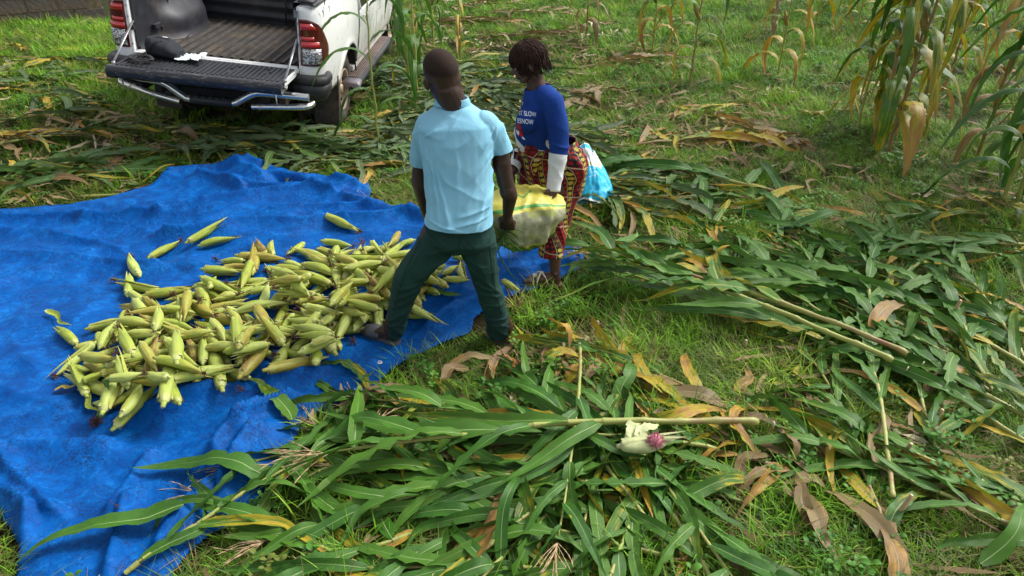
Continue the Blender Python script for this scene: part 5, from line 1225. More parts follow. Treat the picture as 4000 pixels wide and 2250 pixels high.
push(sh, creases([(1078, 395, 1092, 540, .011, .014), (1086, 400, 1112, 530, .010, .013), (1072, 380, 1078, 520, .010, .012), (1098, 420, 1140, 545, .008, .014), (1070, 345, 1100, 330, .007, .012), (1236, 385, 1190, 440, .009, .014), (1238, 400, 1170, 500, .007, .016), (1238, 430, 1200, 545, .009, .013), (1240, 470, 1215, 552, .010, .010),
    (1235, 500, 1150, 520, .007, .011), (1232, 520, 1140, 538, .007, .010), (1085, 525, 1170, 545, .007, .010), (1240, 335, 1215, 380, .008, .010), (1250, 330, 1240, 372, .007, .008), (1110, 300, 1180, 318, .004, .02), (1150, 380, 1160, 480, .004, .02), (1262, 330, 1272, 372, .006, .008), (1040, 350, 1055, 400, .006, .010), (1050, 345, 1066, 405, .006, .008)], 3.25))
cut(sh, [(W(1155, 555, 3.21), (W(1160, 620, 3.21) - W(1160, 555, 3.21)), .33), (W(1055, 412, 3.41), W(1053, 425, 3.41) - W(1055, 400, 3.41), .135), (W(1261, 379, 3.37), W(1263, 395, 3.37) - W(1258, 365, 3.37), .12)])
SHM = mat_cloth('light_blue_jersey', (0.20, 0.455, 0.60), (0.25, 0.51, 0.65)); sho = link('shirt', sh, SHM, man); q = sho.modifiers.new('t', 'SOLIDIFY'); q.thickness = .003; q.offset = -1
mb = MB(); c0, h0, d0 = ringW(1099, 258, 1176, 255, 3.40, .062); P = []       # ribbed collar
for j in range(5):
    z = (-.010, .004, .016, .024, .020)[j]; k_ = (1.22, 1.17, 1.10, 1.05, 1.0)[j]; P.append([c0 + k_ * (h0 * math.cos(a) + d0 * math.sin(a)) + vec(0, -.004 * j, z) for a in np.linspace(0, 6.28319, 33)])
mb.grid(P); mb.build('collar', SHM, sho)
mb = MB(); mb.tube([c0 + 1.24 * (h0 * math.cos(a) + d0 * math.sin(a)) + vec(0, 0, -.008) for a in np.linspace(3.3, 6.1, 20)], .0012, 4); mb.build('collar_seam', simple('blue_thread', (0.12, 0.33, 0.50), .9), sho)
# trousers
T_ = Lump()
T_.loft([ringW(1078, 535, 1238, 545, 3.225, .118), ringW(1070, 562, 1242, 566, 3.215, .128), ringW(1070, 595, 1246, 598, 3.21, .135), ringW(1092, 615, 1230, 618, 3.215, .110)], p=2.6)
def leg(R_): T_.loft([ringW(*r_) for r_ in R_], p=2.2)
leg([(1068, 575, 1160, 600, 3.215, .115), (1042, 618, 1140, 634, 3.21, .102), (1011, 655, 1099, 672, 3.20, .092), (993, 690, 1066, 702, 3.20, .082), (984, 735, 1045, 742, 3.22, .072), (976, 790, 1030, 795, 3.25, .066), (972, 836, 1013, 838, 3.285, .057), (970, 852, 1010, 852, 3.29, .055)])
leg([(1140, 590, 1246, 580, 3.215, .118), (1160, 624, 1246, 620, 3.215, .104), (1176, 662, 1248, 658, 3.22, .092), (1190, 705, 1255, 698, 3.24, .082), (1206, 752, 1267, 745, 3.26, .072), (1218, 800, 1280, 796, 3.29, .068), (1230, 838, 1287, 836, 3.32, .062), (1233, 852, 1289, 850, 3.325, .060)])
tr = T_.fuse('trousers', .0055, 5); push(tr, folds(8, 5.0, .008, 231, 3)); push(tr, lambda v, n: .009 * ridge(noise(v[:, 0] * 9 + v[:, 1] * 3 + v[:, 2] * 4, v[:, 2] * 13 + v[:, 0] * 13, 0, 236), 3.5) * (np.exp(-((v[:, 2] - .42) / .12) ** 2) + np.exp(-((v[:, 2] - .10) / .10) ** 2) + .7 * np.exp(-((v[:, 2] - .68) / .07) ** 2)))
push(tr, creases([(1150, 625, 1075, 660, .010, .012), (1148, 618, 1050, 690, .009, .014), (1140, 600, 1075, 625, .007, .010), (1155, 628, 1200, 680, .010, .012), (1165, 625, 1225, 660, .008, .012), (1085, 690, 1000, 715, .010, .010), (1075, 705, 990, 745, .009, .010), (1068, 725, 985, 770, .008, .010), (1050, 760, 985, 800, .007, .009), (1010, 790, 975, 810, .008, .008), (1008, 812, 972, 826, .008, .007),
    (1190, 700, 1250, 725, .010, .010), (1200, 730, 1262, 745, .009, .010), (1210, 765, 1270, 770, .008, .009), (1222, 805, 1282, 812, .009, .008), (1228, 822, 1284, 828, .008, .007), (1100, 570, 1130, 605, .005, .010), (1235, 575, 1205, 610, .006, .010), (1060, 620, 1010, 690, .006, .014), (1240, 640, 1248, 720, .006, .012)], 3.2))
cut(tr, [(W(992, 843, 3.285), (0, 0, -1), .12), (W(1260, 842, 3.32), (0, 0, -1), .12)])
TRM = mat_cloth('dark_green_cotton', (0.010, 0.036, 0.030), (0.016, 0.052, 0.042), weave=300); to = link('trousers', tr, TRM, man); q = to.modifiers.new('t', 'SOLIDIFY'); q.thickness = .003; q.offset = -1
bvh = BVHTree.FromPolygons([Vector(v) for v in verts_of(tr)], [tuple(p.vertices) for p in tr.polygons])
def on_surface(bvh, p, lift=.001):
    co = Vector((0, 0, CAMH)); d = (Vector(p) - co).normalized(); h = bvh.ray_cast(co, d)
    return np.array(h[0] + h[1] * lift) if h[0] is not None else np.array(p)
for pts in (((1120, 573), (1125, 597), (1168, 600)), ((1168, 600), (1172, 576)), ((1158, 560), (1160, 600), (1152, 630)), ((1068, 568), (1082, 590), (1090, 600)), ((1060, 600), (1020, 680), (990, 780)), ((1230, 600), (1240, 700), (1262, 790))):
    pl = []
    for i in range(len(pts) - 1):
        for t in np.linspace(0, 1, 10): pl.append(on_surface(bvh, W(pts[i][0] + (pts[i + 1][0] - pts[i][0]) * t, pts[i][1] + (pts[i + 1][1] - pts[i][1]) * t, 3.1)))
    mb = MB(); mb.tube(pl, .0016, 4); mb.build('seam', simple('dark_seam', (0.006, 0.02, 0.017), .9) if 'dark_seam' not in bpy.data.materials else bpy.data.materials['dark_seam'], to)
# closed-toe rubber slides
M_slide = simple('grey_rubber', (0.085, 0.09, 0.10), .6, var=.2, scale=12)
def slide(heel, toe, own, name='slide_sandal'):
    f = nrm(toe - heel); ln = np.linalg.norm(toe - heel); s_ = nrm(np.cross(f, (0, 0, 1))); z = vec(0, 0, 1); mb = MB(); P = []
    prof = [(-.02, .012), (0, .030), (.12, .037), (.4, .036), (.65, .046), (.85, .046), (1.0, .034), (1.06, .012)]
    for dz, k in ((-.022, .92), (-.020, 1.0), (-.002, 1.03), (.003, .99)): P.append([heel + f * ln * t * (1 if k > .95 else .98) + s_ * w_ * k + z * dz for t, w_ in prof] + [heel + f * ln * t - s_ * w_ * k + z * dz for t, w_ in prof[::-1]] + [heel + f * ln * prof[0][0] + s_ * prof[0][1] * k + z * dz])
    mb.grid(P); n = len(P[0]) - 1; b = len(mb.V); mb.add(P[0][:n], [tuple(range(n))[::-1]]); mb.add(P[-1][:n], [tuple(range(n))]); so_ = mb.build('sole', M_slide, own)
    mb = MB(); P = []
    for i in range(9):
        t = .46 + .58 * i / 8; wd = np.interp(t, [q[0] for q in prof], [q[1] for q in prof]) * 1.04; hh = .062 * (1 - ((t - .46) / .60) ** 2.2 * .72); P.append([heel + f * ln * t + s_ * wd * math.cos(a) + z * (hh * math.sin(a) ** .8 - .004) for a in np.linspace(0, math.pi, 13)])
    mb.grid(P); mb.build('upper', M_slide, own, solid=.004)
slide(gL, tL, man); slide(gR, tR, man)
# ---- the woman
wom = thing('person', 'woman in blue jumper with white cuffs and red patterned wrap skirt, holding the sack', 'person')
SK2 = mat_skin('brown_skin', (0.050, 0.022, 0.014), (0.088, 0.042, 0.028), (0.32, 0.15, 0.08))
B = Lump(); hc = W(1327, 156, 4.02); fdir = nrm((-1.0, -.12, -.34)); hup = nrm((-.30, 0, 1)); at, MH = head(B, hc, fdir, hup, .94)
B.chain([W(1352, 232, 4.03), W(1345, 200, 4.03), hc + vec(.02, 0, -.03)], [.058, .050, .052])
shN, shF = W(1392, 258, 3.90), W(1345, 262, 4.18)
eN = W(1406, 375, 3.84); wN = W(1392, 474, 3.78); eF = W(1318, 375, 4.16); wF = W(1292, 422, 4.02)
B.chain([shN, eN, wN], [.046, .036, .024]); B.chain([shF, eF, wF], [.046, .036, .024])
fist(B, wN, W(1386, 512, 3.74) - wN, (-1, .1, -.2), (-.2, -.3, .6), 1.0, .96); fist(B, wF, W(1286, 448, 3.93) - wF, (.2, 0, -1), (0, 1, 0), 1.0, .92)
B.loft([ringW(1322, 228, 1386, 222, 4.04, .06), ringW(1318, 262, 1412, 250, 4.04, .12), ringW(1308, 320, 1420, 310, 4.05, .12), ringW(1312, 370, 1425, 365, 4.08, .11), ringW(1318, 400, 1455, 410, 4.10, .15), ringW(1325, 450, 1460, 450, 4.10, .16)])
hN, hF = W(1405, 440, 4.02), W(1385, 440, 4.20)
gN, gF = G(1411, 727), G(1368, 632); gN[2] = zt(gN) + .014; gF[2] = zt(gF) + .014; tN, tF = G(1322, 731), G(1300, 640); tN[2] = zt(tN) + .014; tF[2] = zt(tF) + .014
kN, kF = W(1382, 570, 3.93), W(1362, 540, 4.16); aN = gN + nrm(tN - gN) * .045 + vec(0, 0, .09); aF = gF + nrm(tF - gF) * .045 + vec(0, 0, .09)
B.chain([hN, kN], [.085, .046]); B.chain([kN, kN * .60 + aN * .40 + vec(.022, 0, 0), aN], [.046, .048, .032]); B.chain([hF, kF, kF * .6 + aF * .4 + vec(.022, 0, 0), aF], [.085, .054, .050, .032]); foot(B, gN, tN, aN, .94); foot(B, gF, tF, aF, .94)
link('body', B.fuse('body', .005, 2), SK2, wom)
# eyes and lips
for s_ in (-1, 1):
    L = Lump(); L.ell(at(s_ * .030, .0770, -.006), (.0125, .0105, .0060), MH); e = link('eye', pydata('eye', L.V, L.F), simple('eye_white', (0.35, 0.30, 0.26), .3) if s_ < 0 else bpy.data.materials['eye_white'], wom)
    L = Lump(); L.ell(at(s_ * .030, .0845, -.006), (.0065, .005, .0058), MH); link('iris', pydata('iris', L.V, L.F), simple('iris', (0.01, 0.006, 0.004), .2) if s_ < 0 else bpy.data.materials['iris'], e)
# short locks
rh = random.Random(8); mb = MB()
cap_ = shell(at, MH, hc, .008, .94, .10)
cap_.build('hair', mat_hair('dark_hair', (0.008, 0.005, 0.004), (0.035, 0.018, 0.012)), wom)
HM = mat_hair('hair_locks', (0.007, 0.004, 0.004), (0.045, 0.021, 0.014))
for k in range(640):
    a = rh.uniform(0, 6.28319); fr_ = math.sin(a); t0 = rh.random() ** .8 * 1.35; Ln = rh.uniform(.10, .17) * (.75 if fr_ > .6 else 1); q0 = 1.02 + .08 * rh.random(); pts = []; z_ = None; drift = rh.gauss(0, .25)
    for i in range(9):
        f = i / 8; t = t0 + Ln / .095 * f; aa = a + drift * f
        if t < 1.45: p = np.array([0, -.012, .022]) + np.array([math.sin(t) * math.cos(aa) * .077, math.sin(t) * math.sin(aa) * .104, math.cos(t) * .094]) * q0; pl_ = p
        else:
            p = pl_ + np.array([0, 0, -(t - 1.45) * .095]); p[0] += .006 * math.sin(f * 9 + k); p[1] += .006 * math.cos(f * 8 + k)
        if p[2] < (.0 if fr_ > .8 else -.06 if fr_ > .35 else -.10): break
        pts.append(at(*(p + np.array([rh.gauss(0, .0012) for _ in range(3)]))))
    if len(pts) < 4: continue
    mb.tube(pts, list(np.interp(np.linspace(0, 1, len(pts)), [0, .7, 1], [.0040, .0034, .0014])), 5)
mb.build('locks', HM, wom)['kind'] = 'stuff'
# jumper
S = Lump()
S.loft([ringW(1318, 226, 1384, 214, 4.03, .068), ringW(1316, 240, 1400, 228, 4.035, .105), ringW(1312, 262, 1418, 250, 4.04, .145), ringW(1303, 300, 1425, 290, 4.045, .150), ringW(1296, 335, 1426, 325, 4.05, .145), ringW(1298, 358, 1428, 352, 4.06, .140), ringW(1312, 385, 1432, 378, 4.08, .13)], p=2.25)
S.ell(W(1328, 305, 3.93), (.07, .06, .07)); S.cap(W(1372, 243, 3.95), .062, shN, .060)
S.chain([shN, W(1402, 310, 3.87), eN, wN + (wN - eN) * .12], [.064, .062, .054, .038]); S.chain([shF, W(1330, 330, 4.18), eF, wF + (wF - eF) * .15], [.064, .060, .052, .038])
ju = S.fuse('jumper', .006, 4); push(ju, folds(8, 5, .0055, 301, 4)); push(ju, lambda v, n: .008 * ridge(noise(v[:, 0] * 5, v[:, 1] * 4, v[:, 2] * 15 + v[:, 0] * 6, 305), 3) * np.exp(-((v[:, 2] - .98) / .10) ** 2))
cut(ju, [(W(1380, 385, 4.06), (0, 0, -1), .21), (wN, wN - eN, .075), (wF, wF - eF, .075), (W(1350, 224, 4.03), (-.22, -.05, 1), .062)])
def mat_jumper():
    m = NT('blue_knit'); v = m.tc(); n = m.noise(v, 6, 4, .6); kn = m.n('TexWave', {'Vector': v, 'Scale': 70.0, 'Distortion': 1.5, 'Detail': 1.0}, bands_direction='Z').outputs[1]; hv = m.noise(v, 300, 2, .6)
    c = m.mix(m.mr(n, .3, .7), (0.008, 0.030, 0.165), (0.013, 0.046, 0.235)); c = m.mix(m.mr(hv, .3, .7, .25, 0), c, (0.02, 0.07, 0.28))
    def below(p, d, r_):   # 1 beyond the plane, near the point
        dd = m.n('VectorMath', {0: m.n('VectorMath', {0: v, 1: tuple(map(float, p))}, operation='SUBTRACT').outputs[0], 1: tuple(map(float, nrm(d)))}, operation='DOT_PRODUCT').outputs[1]
        ds = m.n('VectorMath', {0: v, 1: tuple(map(float, p))}, operation='DISTANCE').outputs[1]; return m.math('MULTIPLY', m.math('GREATER_THAN', dd, 0.0), m.math('LESS_THAN', ds, r_))
    w1 = below(W(1404, 386, 3.84), wN - eN, .24); w2 = below(W(1312, 388, 4.13), wF - eF, .22); w3 = below(W(1392, 358, 3.92), (-.45, 0, -1), .045)
    wh = m.math('MAXIMUM', m.math('MAXIMUM', w1, w2), w3); c = m.mix(wh, c, m.mix(n, (0.58, 0.60, 0.62), (0.68, 0.69, 0.70)))
    m.set(col=c, rough=.92, spec=.12, norm=m.bump(kn, .25, .0015, m.bump(hv, .3, .001))); return m.m
jo = link('jumper', ju, mat_jumper(), wom); q = jo.modifiers.new('t', 'SOLIDIFY'); q.thickness = .003; q.offset = -1
M_wht = mat_cloth('white_rib', (0.60, 0.61, 0.63), (0.68, 0.69, 0.70))
for a_, b_, r0 in ((eN * .25 + wN * .75, wN + (wN - eN) * .06, .043), (eF * .2 + wF * .8, wF + (wF - eF) * .08, .042)):
    d, s1, s2 = frame(b_ - a_); P = []
    for j in range(7):
        t = j / 6; P.append([a_ + (b_ - a_) * t + (s1 * math.cos(q / 84 * 6.28319) + s2 * math.sin(q / 84 * 6.28319)) * (r0 - .004 + .0012 * (q % 2) + .002 * abs(t - .5)) for q in range(85)])
    mb = MB(); mb.grid(P); mb.build('cuff', M_wht, jo, solid=.002)
d0 = ringW(1319, 224, 1384, 212, 4.03, .070); mb = MB(); mb.grid([[d0[0] + k_ * (d0[1] * math.cos(a) + d0[2] * math.sin(a)) + vec(0, 0, z) for a in np.linspace(0, 6.28319, 41)] for k_, z in ((1.04, -.018), (1.02, -.008), (.96, .0), (.92, -.004))]); mb.build('neckband', jo.data.materials[0], jo)
# knitted lettering
jb = BVHTree.FromPolygons([Vector(v) for v in verts_of(ju)], [tuple(p.vertices) for p in ju.polygons])
def print_text(txt, x0, y0, size, slant, shear, squeeze=1.0):
    fc = bpy.data.curves.new('t', 'FONT'); fc.body = txt; fc.size = 1.0; fc.space_character = 1.02; fc.offset = .012; o = bpy.data.objects.new('t', fc); COL.objects.link(o); me = bpy.data.meshes.new_from_object(o.evaluated_get(bpy.context.evaluated_depsgraph_get())); bpy.data.objects.remove(o)
    bm = bmesh.new(); bm.from_mesh(me); bmesh.ops.triangulate(bm, faces=bm.faces); bmesh.ops.subdivide_edges(bm, edges=[e for e in bm.edges if e.calc_length() > .12], cuts=2, use_grid_fill=False); bmesh.ops.triangulate(bm, faces=bm.faces)
    for v in bm.verts:
        x, y = v.co.x * size * squeeze, v.co.y * size; dx, dy = x0 + x + y * shear, y0 - y + x * slant; v.co = Vector(on_surface(jb, W(dx, dy, 3.9), .0016))
    bm.to_mesh(me); bm.free(); me.materials.clear(); return me
M_let = simple('white_knit_letters', (0.70, 0.73, 0.78), .9)
for txt, x, y, sz in (('IT SLOW', 1305.5, 289.5, 16.5), ('ESNOW', 1302, 309, 16.5), ('T', 1313, 264, 10)):
    try: link('lettering', print_text(txt, x, y, sz, .10, -.05, .66), M_let, jo)
    except Exception as e: print('lettering', e)
def patch(name, pts, mat):
    P = np.array(pts, float); c = P.mean(0); n = len(P); V = [on_surface(jb, W(c[0], c[1], 3.9), .002)]; F = []
    for k_ in (.5, 1.0): V += [on_surface(jb, W(*(c + (q - c) * k_), 3.9), .002) for q in P]
    for k in range(n): F += [(0, 1 + k, 1 + (k + 1) % n), (1 + k, 1 + n + k, 1 + n + (k + 1) % n, 1 + (k + 1) % n)]
    link(name, pydata(name, V, F), mat, jo)
patch('red_knit_patch', [(1303, 311), (1309, 313), (1313, 322), (1316, 334), (1317, 342), (1312, 345), (1306, 340), (1301, 328), (1299, 316)], simple('red_knit', (0.50, 0.008, 0.025), .9))
patch('brown_knit_patch', [(1301, 315), (1306, 316), (1308, 323), (1305, 328), (1300, 326)], simple('brown_knit', (0.12, 0.085, 0.07), .9)); patch('white_knit_patch', [(1299, 327), (1305, 329), (1309, 334), (1305, 341), (1301, 336)], M_let)
patch('white_knit_patch', [(1314, 343), (1318, 346), (1322, 351), (1318, 351), (1313, 347)], M_let)
# wrap skirt
K = Lump()
K.loft([ringW(1300, 340, 1434, 322, 4.06, .140), ringW(1300, 366, 1446, 362, 4.08, .150), ringW(1306, 392, 1462, 396, 4.10, .165), ringW(1306, 425, 1471, 428, 4.10, .172), ringW(1302, 455, 1470, 455, 4.10, .170), ringW(1304, 490, 1459, 488, 4.08, .160), ringW(1312, 525, 1445, 522, 4.05, .145), ringW(1326, 560, 1434, 558, 4.01, .128), ringW(1342, 595, 1424, 595, 3.97, .108), ringW(1352, 622, 1417, 624, 3.94, .092), ringW(1354, 648, 1415, 650, 3.93, .088)], p=2.2, n=36)
K.ell(W(1440, 420, 4.05), (.09, .12, .12)); K.chain([W(1338, 372, 3.95), W(1345, 400, 3.93), W(1338, 440, 3.92)], [.03, .028, .012])
sk = K.fuse('wrap_skirt', .0065, 4); push(sk, lambda v, n: .012 * (ridge(noise(v[:, 0] * 13 + v[:, 2] * 4, v[:, 1] * 10, v[:, 2] * 2.4, 331), 2.4) - .3)); push(sk, lambda v, n: .016 * ridge(noise(v[:, 0] * 6, v[:, 1] * 3, v[:, 2] * 20 - v[:, 0] * 14, 335), 2.5) * sstep(.78, .92, v[:, 2]))
cut(sk, [(W(1385, 636, 3.93), (.05, 0, -1), .20), (W(1370, 348, 4.06), (.10, .0, 1), .27)])
sv = verts_of(sk); uvl = sk.uv_layers.new(name='UVMap'); vi = np.empty(len(sk.loops), dtype=np.int32); sk.loops.foreach_get('vertex_index', vi)
cc = W(1384, 500, 4.08); ax_x = np.interp(sv[:, 2], [.2, .9], [W(1384, 640, 3.95)[0], W(1385, 380, 4.1)[0]]); U_ = np.arctan2(sv[:, 1] - 4.04, sv[:, 0] - ax_x) * .165; uvl.data.foreach_set('uv', np.stack([U_, sv[:, 2]], 1).astype(np.float32)[vi].ravel())
def mat_wax():
    m = NT('wax_print_cotton'); uv = m.n('UVMap').outputs[0]; s = m.n('SeparateXYZ', {0: uv}); wob = m.noise(uv, 6.0, 2, .5); u0 = m.math('ADD', s.outputs[0], m.math('MULTIPLY', m.math('SUBTRACT', wob, .5), .05)); v0 = m.math('ADD', s.outputs[1], m.math('MULTIPLY', m.math('SUBTRACT', m.noise(m.map(uv, (1, 1, 1), (5, 2, 0)), 5.0, 2, .5), .5), .07))
    # broad bands along the cloth: red tiles, then olive ovals edged by cream lines
    bp = .105; b = m.math('FRACT', m.math('DIVIDE', m.math('ADD', u0, m.math('MULTIPLY', m.math('SINE', m.math('MULTIPLY', v0, 17.0)), .022)), bp))
    def cell(u, v, pu, pv, sh=0.0):
        a = m.math('SUBTRACT', m.math('FRACT', m.math('DIVIDE', u, pu)), .5); q = m.math('SUBTRACT', m.math('FRACT', m.math('ADD', m.math('DIVIDE', v, pv), sh)), .5); return a, q
    ua = m.math('MULTIPLY', b, bp)
    a, q = cell(ua, v0, bp * .29, .030); tile = m.math('SUBTRACT', 1.0, m.mr(m.math('MAXIMUM', m.math('ABSOLUTE', a), m.math('ABSOLUTE', q)), .24, .33)); 
    oa = m.math('DIVIDE', m.math('SUBTRACT', b, .80), .15); ob = m.math('DIVIDE', m.math('SUBTRACT', m.math('FRACT', m.math('DIVIDE', v0, .034)), .5), .38); oval = m.math('SUBTRACT', 1.0, m.mr(m.math('SQRT', m.math('ADD', m.math('MULTIPLY', oa, oa), m.math('MULTIPLY', ob, ob))), .8, 1.05))
    istile = m.math('LESS_THAN', b, .585)
    nb = m.noise(uv, 90, 3, .6); blk = (0.010, 0.007, 0.007); red = m.mix(m.mr(nb, .3, .7), (0.20, 0.004, 0.008), (0.34, 0.012, 0.014)); olv = m.mix(m.mr(nb, .35, .65), (0.26, 0.22, 0.02), (0.50, 0.42, 0.06)); drk = m.mix(m.mr(m.noise(uv, 9, 3), .45, .55), blk, (0.10, 0.008, 0.008))
    c = m.mix(m.math('MULTIPLY', tile, istile), drk, red); c = m.mix(m.math('MULTIPLY', oval, m.math('SUBTRACT', 1.0, istile)), c, olv)
    li = m.math('LESS_THAN', m.math('ABSOLUTE', m.math('SUBTRACT', b, .60)), .022); li2 = m.math('LESS_THAN', m.math('ABSOLUTE', m.math('SUBTRACT', b, .985)), .02); row = m.math('LESS_THAN', m.math('FRACT', m.math('DIVIDE', m.math('ADD', v0, m.math('MULTIPLY', u0, .3)), .19)), .035)
    c = m.mix(m.math('MULTIPLY', m.math('MAXIMUM', m.math('MAXIMUM', li, li2), row), .85), c, (0.46, 0.34, 0.22))
    m.set(col=c, rough=.75, spec=.25, norm=m.bump(m.noise(m.tc(), 14, 3, .5), .3, .01)); return m.m
sko = link('wrap_skirt', sk, mat_wax(), wom); q = sko.modifiers.new('t', 'SOLIDIFY'); q.thickness = .003; q.offset = -1
# strappy sandals
M_crm = simple('cream_straps', (0.72, 0.66, 0.52), .45, var=.08); M_sole = simple('tan_sole', (0.20, 0.11, 0.06), .7)
for he, to_ in ((gN, tN), (gF, tF)):
    f = nrm(to_ - he); ln = np.linalg.norm(to_ - he); s_ = nrm(np.cross(f, (0, 0, 1))); z = vec(0, 0, 1); sn = bpy.data.objects.new('sandal', None); COL.objects.link(sn); sn.parent = wom
    prof = [(-.03, .010), (0, .026), (.15, .033), (.4, .031), (.7, .044), (.9, .040), (1.04, .014)]; mb = MB(); P = []
    for dz, k_ in ((-.016, .98), (-.001, 1.0)): P.append([he + f * ln * t + s_ * w_ * k_ + z * dz for t, w_ in prof] + [he + f * ln * t - s_ * w_ * k_ + z * dz for t, w_ in prof[::-1]] + [he + f * ln * prof[0][0] + s_ * prof[0][1] * k_ + z * dz])
    mb.grid(P); n = len(P[0]) - 1; mb.add(P[0][:n], [tuple(range(n))[::-1]]); mb.add(P[1][:n], [tuple(range(n))]); mb.build('sole', M_sole, sn)
    def strap(t0, t1, h, skew=0.0):
        mb = MB(); pts = []
        for i in range(13):
            a = math.pi * i / 12; t = t0 + (t1 - t0) * i / 12; wd = np.interp(t, [q[0] for q in prof], [q[1] for q in prof]) * 1.03; pts.append(he + f * ln * t + s_ * wd * math.cos(a) + z * (h * math.sin(a) ** .8))
        mb.tube(pts, .0062, 6, sq=.5); mb.build('strap', M_crm, sn)
    strap(.68, .70, .046); strap(.78, .80, .040); strap(.42, .72, .068); strap(.72, .40, .068)
    mb = MB(); mb.tube([he + f * ln * .76 + z * .044 - s_ * .02, he + f * ln * .76 + z * .050], .012, 8); mb.build('ornament', M_crm, sn)

# ------------------------------------------------------------------ the yellow sack between them
def sack():
    root = thing('sack', 'bulging yellow woven sack of corn carried between the man and the woman', 'sack')
    # stations from the man's side to the woman's, each a ring: centre, radii, squareness
    A, Bp = W(1215, 552, 3.66), W(1400, 530, 3.78); ax = Bp - A; d, fr, up = nrm(ax), None, None; up = vec(0, 0, 1); fr = nrm(np.cross(d, up)); 
    if fr[1] > 0: fr = -fr
    n, m_ = 40, 72; P = []; uv = []
    for i in range(n + 1):
        t = i / n; prof = (math.sin(math.pi * min(1, max(0, (t * .94 + .03)))) ** .26); c = A + ax * t; rz = .150 * prof * (1 + .05 * math.sin(t * 5)); ry = .165 * prof; row = []
        for k in range(m_ + 1):
            a = k / m_ * 6.28319; ca, sa = math.cos(a), math.sin(a); p_ = 2.9; q = abs(ca) ** (2 / p_) * np.sign(ca) * ry, abs(sa) ** (2 / p_) * np.sign(sa) * rz
            sag = -.035 * math.sin(math.pi * t) * (1 if sa < 0 else .3); o = fr * q[0] + up * (q[1] + sag)
            pt = c + o + d * (.035 * sa * (1 if t > .5 else -1) * abs(2 * t - 1)); row.append(pt); uv.append((k / m_, t))
        P.append(row)
    P = np.array(P); c0 = P.reshape(-1, 3)
    # pulled up corners where the hands grip
    for g_, pull, rad in ((W(1276, 562, 3.46), 1.0, .11), (W(1388, 505, 3.72), .9, .10), (W(1284, 470, 3.92), .8, .11)):
        dd = np.linalg.norm(c0 - g_, axis=1); k0 = np.argmin(dd); base = c0[k0].copy(); ds = np.linalg.norm(c0 - base, axis=1); w_ = np.exp(-(ds / (rad * .62)) ** 1.2) * pull; c0 += (g_ - base) * w_[:, None]
    nrmv = c0 - (A + ax * .5 + up * 0); nrmv /= np.linalg.norm(nrmv, axis=1)[:, None]; x, y, z = c0.T; cobs = .010 * ridge(noise(x * 14, y * 14, z * 9, 401), 1.5) + .007 * noise(x * 30, y * 30, z * 20, 402) - .008 * ridge(noise(x * 6 + z * 9, y * 6, z * 6, 405), 5) + .012 * (facet(x * 9 + z * 3, z * 16, 407) - .2)
    for g1, g2, am, wd in (((1276, 566), (1330, 620), .016, .012), ((1276, 566), (1350, 560), .014, .012), ((1280, 560), (1330, 500), .014, .012), ((1276, 570), (1295, 635), .014, .010), ((1388, 505), (1340, 520), .014, .012), ((1388, 510), (1370, 590), .014, .012), ((1385, 500), (1320, 490), .012, .012), ((1405, 540), (1360, 620), .010, .012), ((1300, 600), (1360, 560), .010, .014)):
        d_, t_, s_ = seg_dist(x, z, W(*g1, 3.6)[[0, 2]], W(*g2, 3.6)[[0, 2]]); cobs = cobs + am * np.exp(-(d_ / np.where(s_ > 0, wd, wd * .5)) ** 1.5)
    c0 += nrmv * cobs[:, None]
    mb = MB(); mb.grid(c0.reshape(n + 1, m_ + 1, 3), uv, flip=True)
    for e in (0, n): mb.add([c0.reshape(n + 1, m_ + 1, 3)[e][k] for k in range(m_)], [tuple(range(m_))], [(k / m_, e / n) for k in range(m_)])
    m = NT('woven_yellow_sack'); uvn = m.n('UVMap').outputs[0]; s = m.n('SeparateXYZ', {0: uvn}); a, v = s.outputs[0], s.outputs[1]; ob = m.tc(); nz = m.noise(ob, 12, 4, .6); n2 = m.noise(ob, 5, 3, .6)
    q = m.math('ADD', a, m.math('MULTIPLY', m.math('SUBTRACT', n2, .5), .03))
    yel = m.mix(m.mr(nz, .3, .7), (0.46, 0.41, 0.045), (0.60, 0.55, 0.11)); grn = (0.09, 0.30, 0.055); gry = m.mix(m.mr(m.noise(ob, 17, 3, .6), .38, .62), (0.22, 0.23, 0.12), (0.40, 0.40, 0.27)); gry = m.mix(m.mr(m.noise(ob, 11, 2), .55, .65, 0, .6), gry, (0.33, 0.38, 0.06))
    dk = m.mix(m.mr(nz, .4, .6), (0.035, 0.13, 0.03), (0.10, 0.25, 0.05))
    # a: 0 front, .25 top, .5 back, .75 bottom
    c = m.ramp(q, [(0.0, (1, 0, 0)), (0.02, (1, 0, 0)), (0.5, (0, 0, 0)), (1, (0, 0, 0))], 'CONSTANT')
    def band(lo, hi): return m.math('MULTIPLY', m.math('GREATER_THAN', q, lo), m.math('LESS_THAN', q, hi))
    c = yel; c = m.mix(band(.115, .140), c, grn); c = m.mix(m.math('MAXIMUM', m.math('LESS_THAN', q, .092), m.math('GREATER_THAN', q, .935)), c, gry); c = m.mix(band(.80, .915), c, dk); c = m.mix(band(.62, .80), c, gry); c = m.mix(band(.36, .62), c, yel)
    # painted tick on top
    tx = m.math('SUBTRACT', v, .50); ty = m.math('SUBTRACT', a, .205); e1 = m.math('ABSOLUTE', m.math('SUBTRACT', ty, m.math('MULTIPLY', m.math('ABSOLUTE', tx), .38))); tick = m.math('MULTIPLY', m.math('LESS_THAN', e1, .006), m.math('LESS_THAN', m.math('ABSOLUTE', tx), .13)); c = m.mix(tick, c, grn)
    wv = m.n('TexWave', {'Vector': uvn, 'Scale': 60.0}, bands_direction='X').outputs[1]; c = m.mix(m.mr(nz, .6, .75, 0, .3), c, (0.2, 0.15, 0.06))
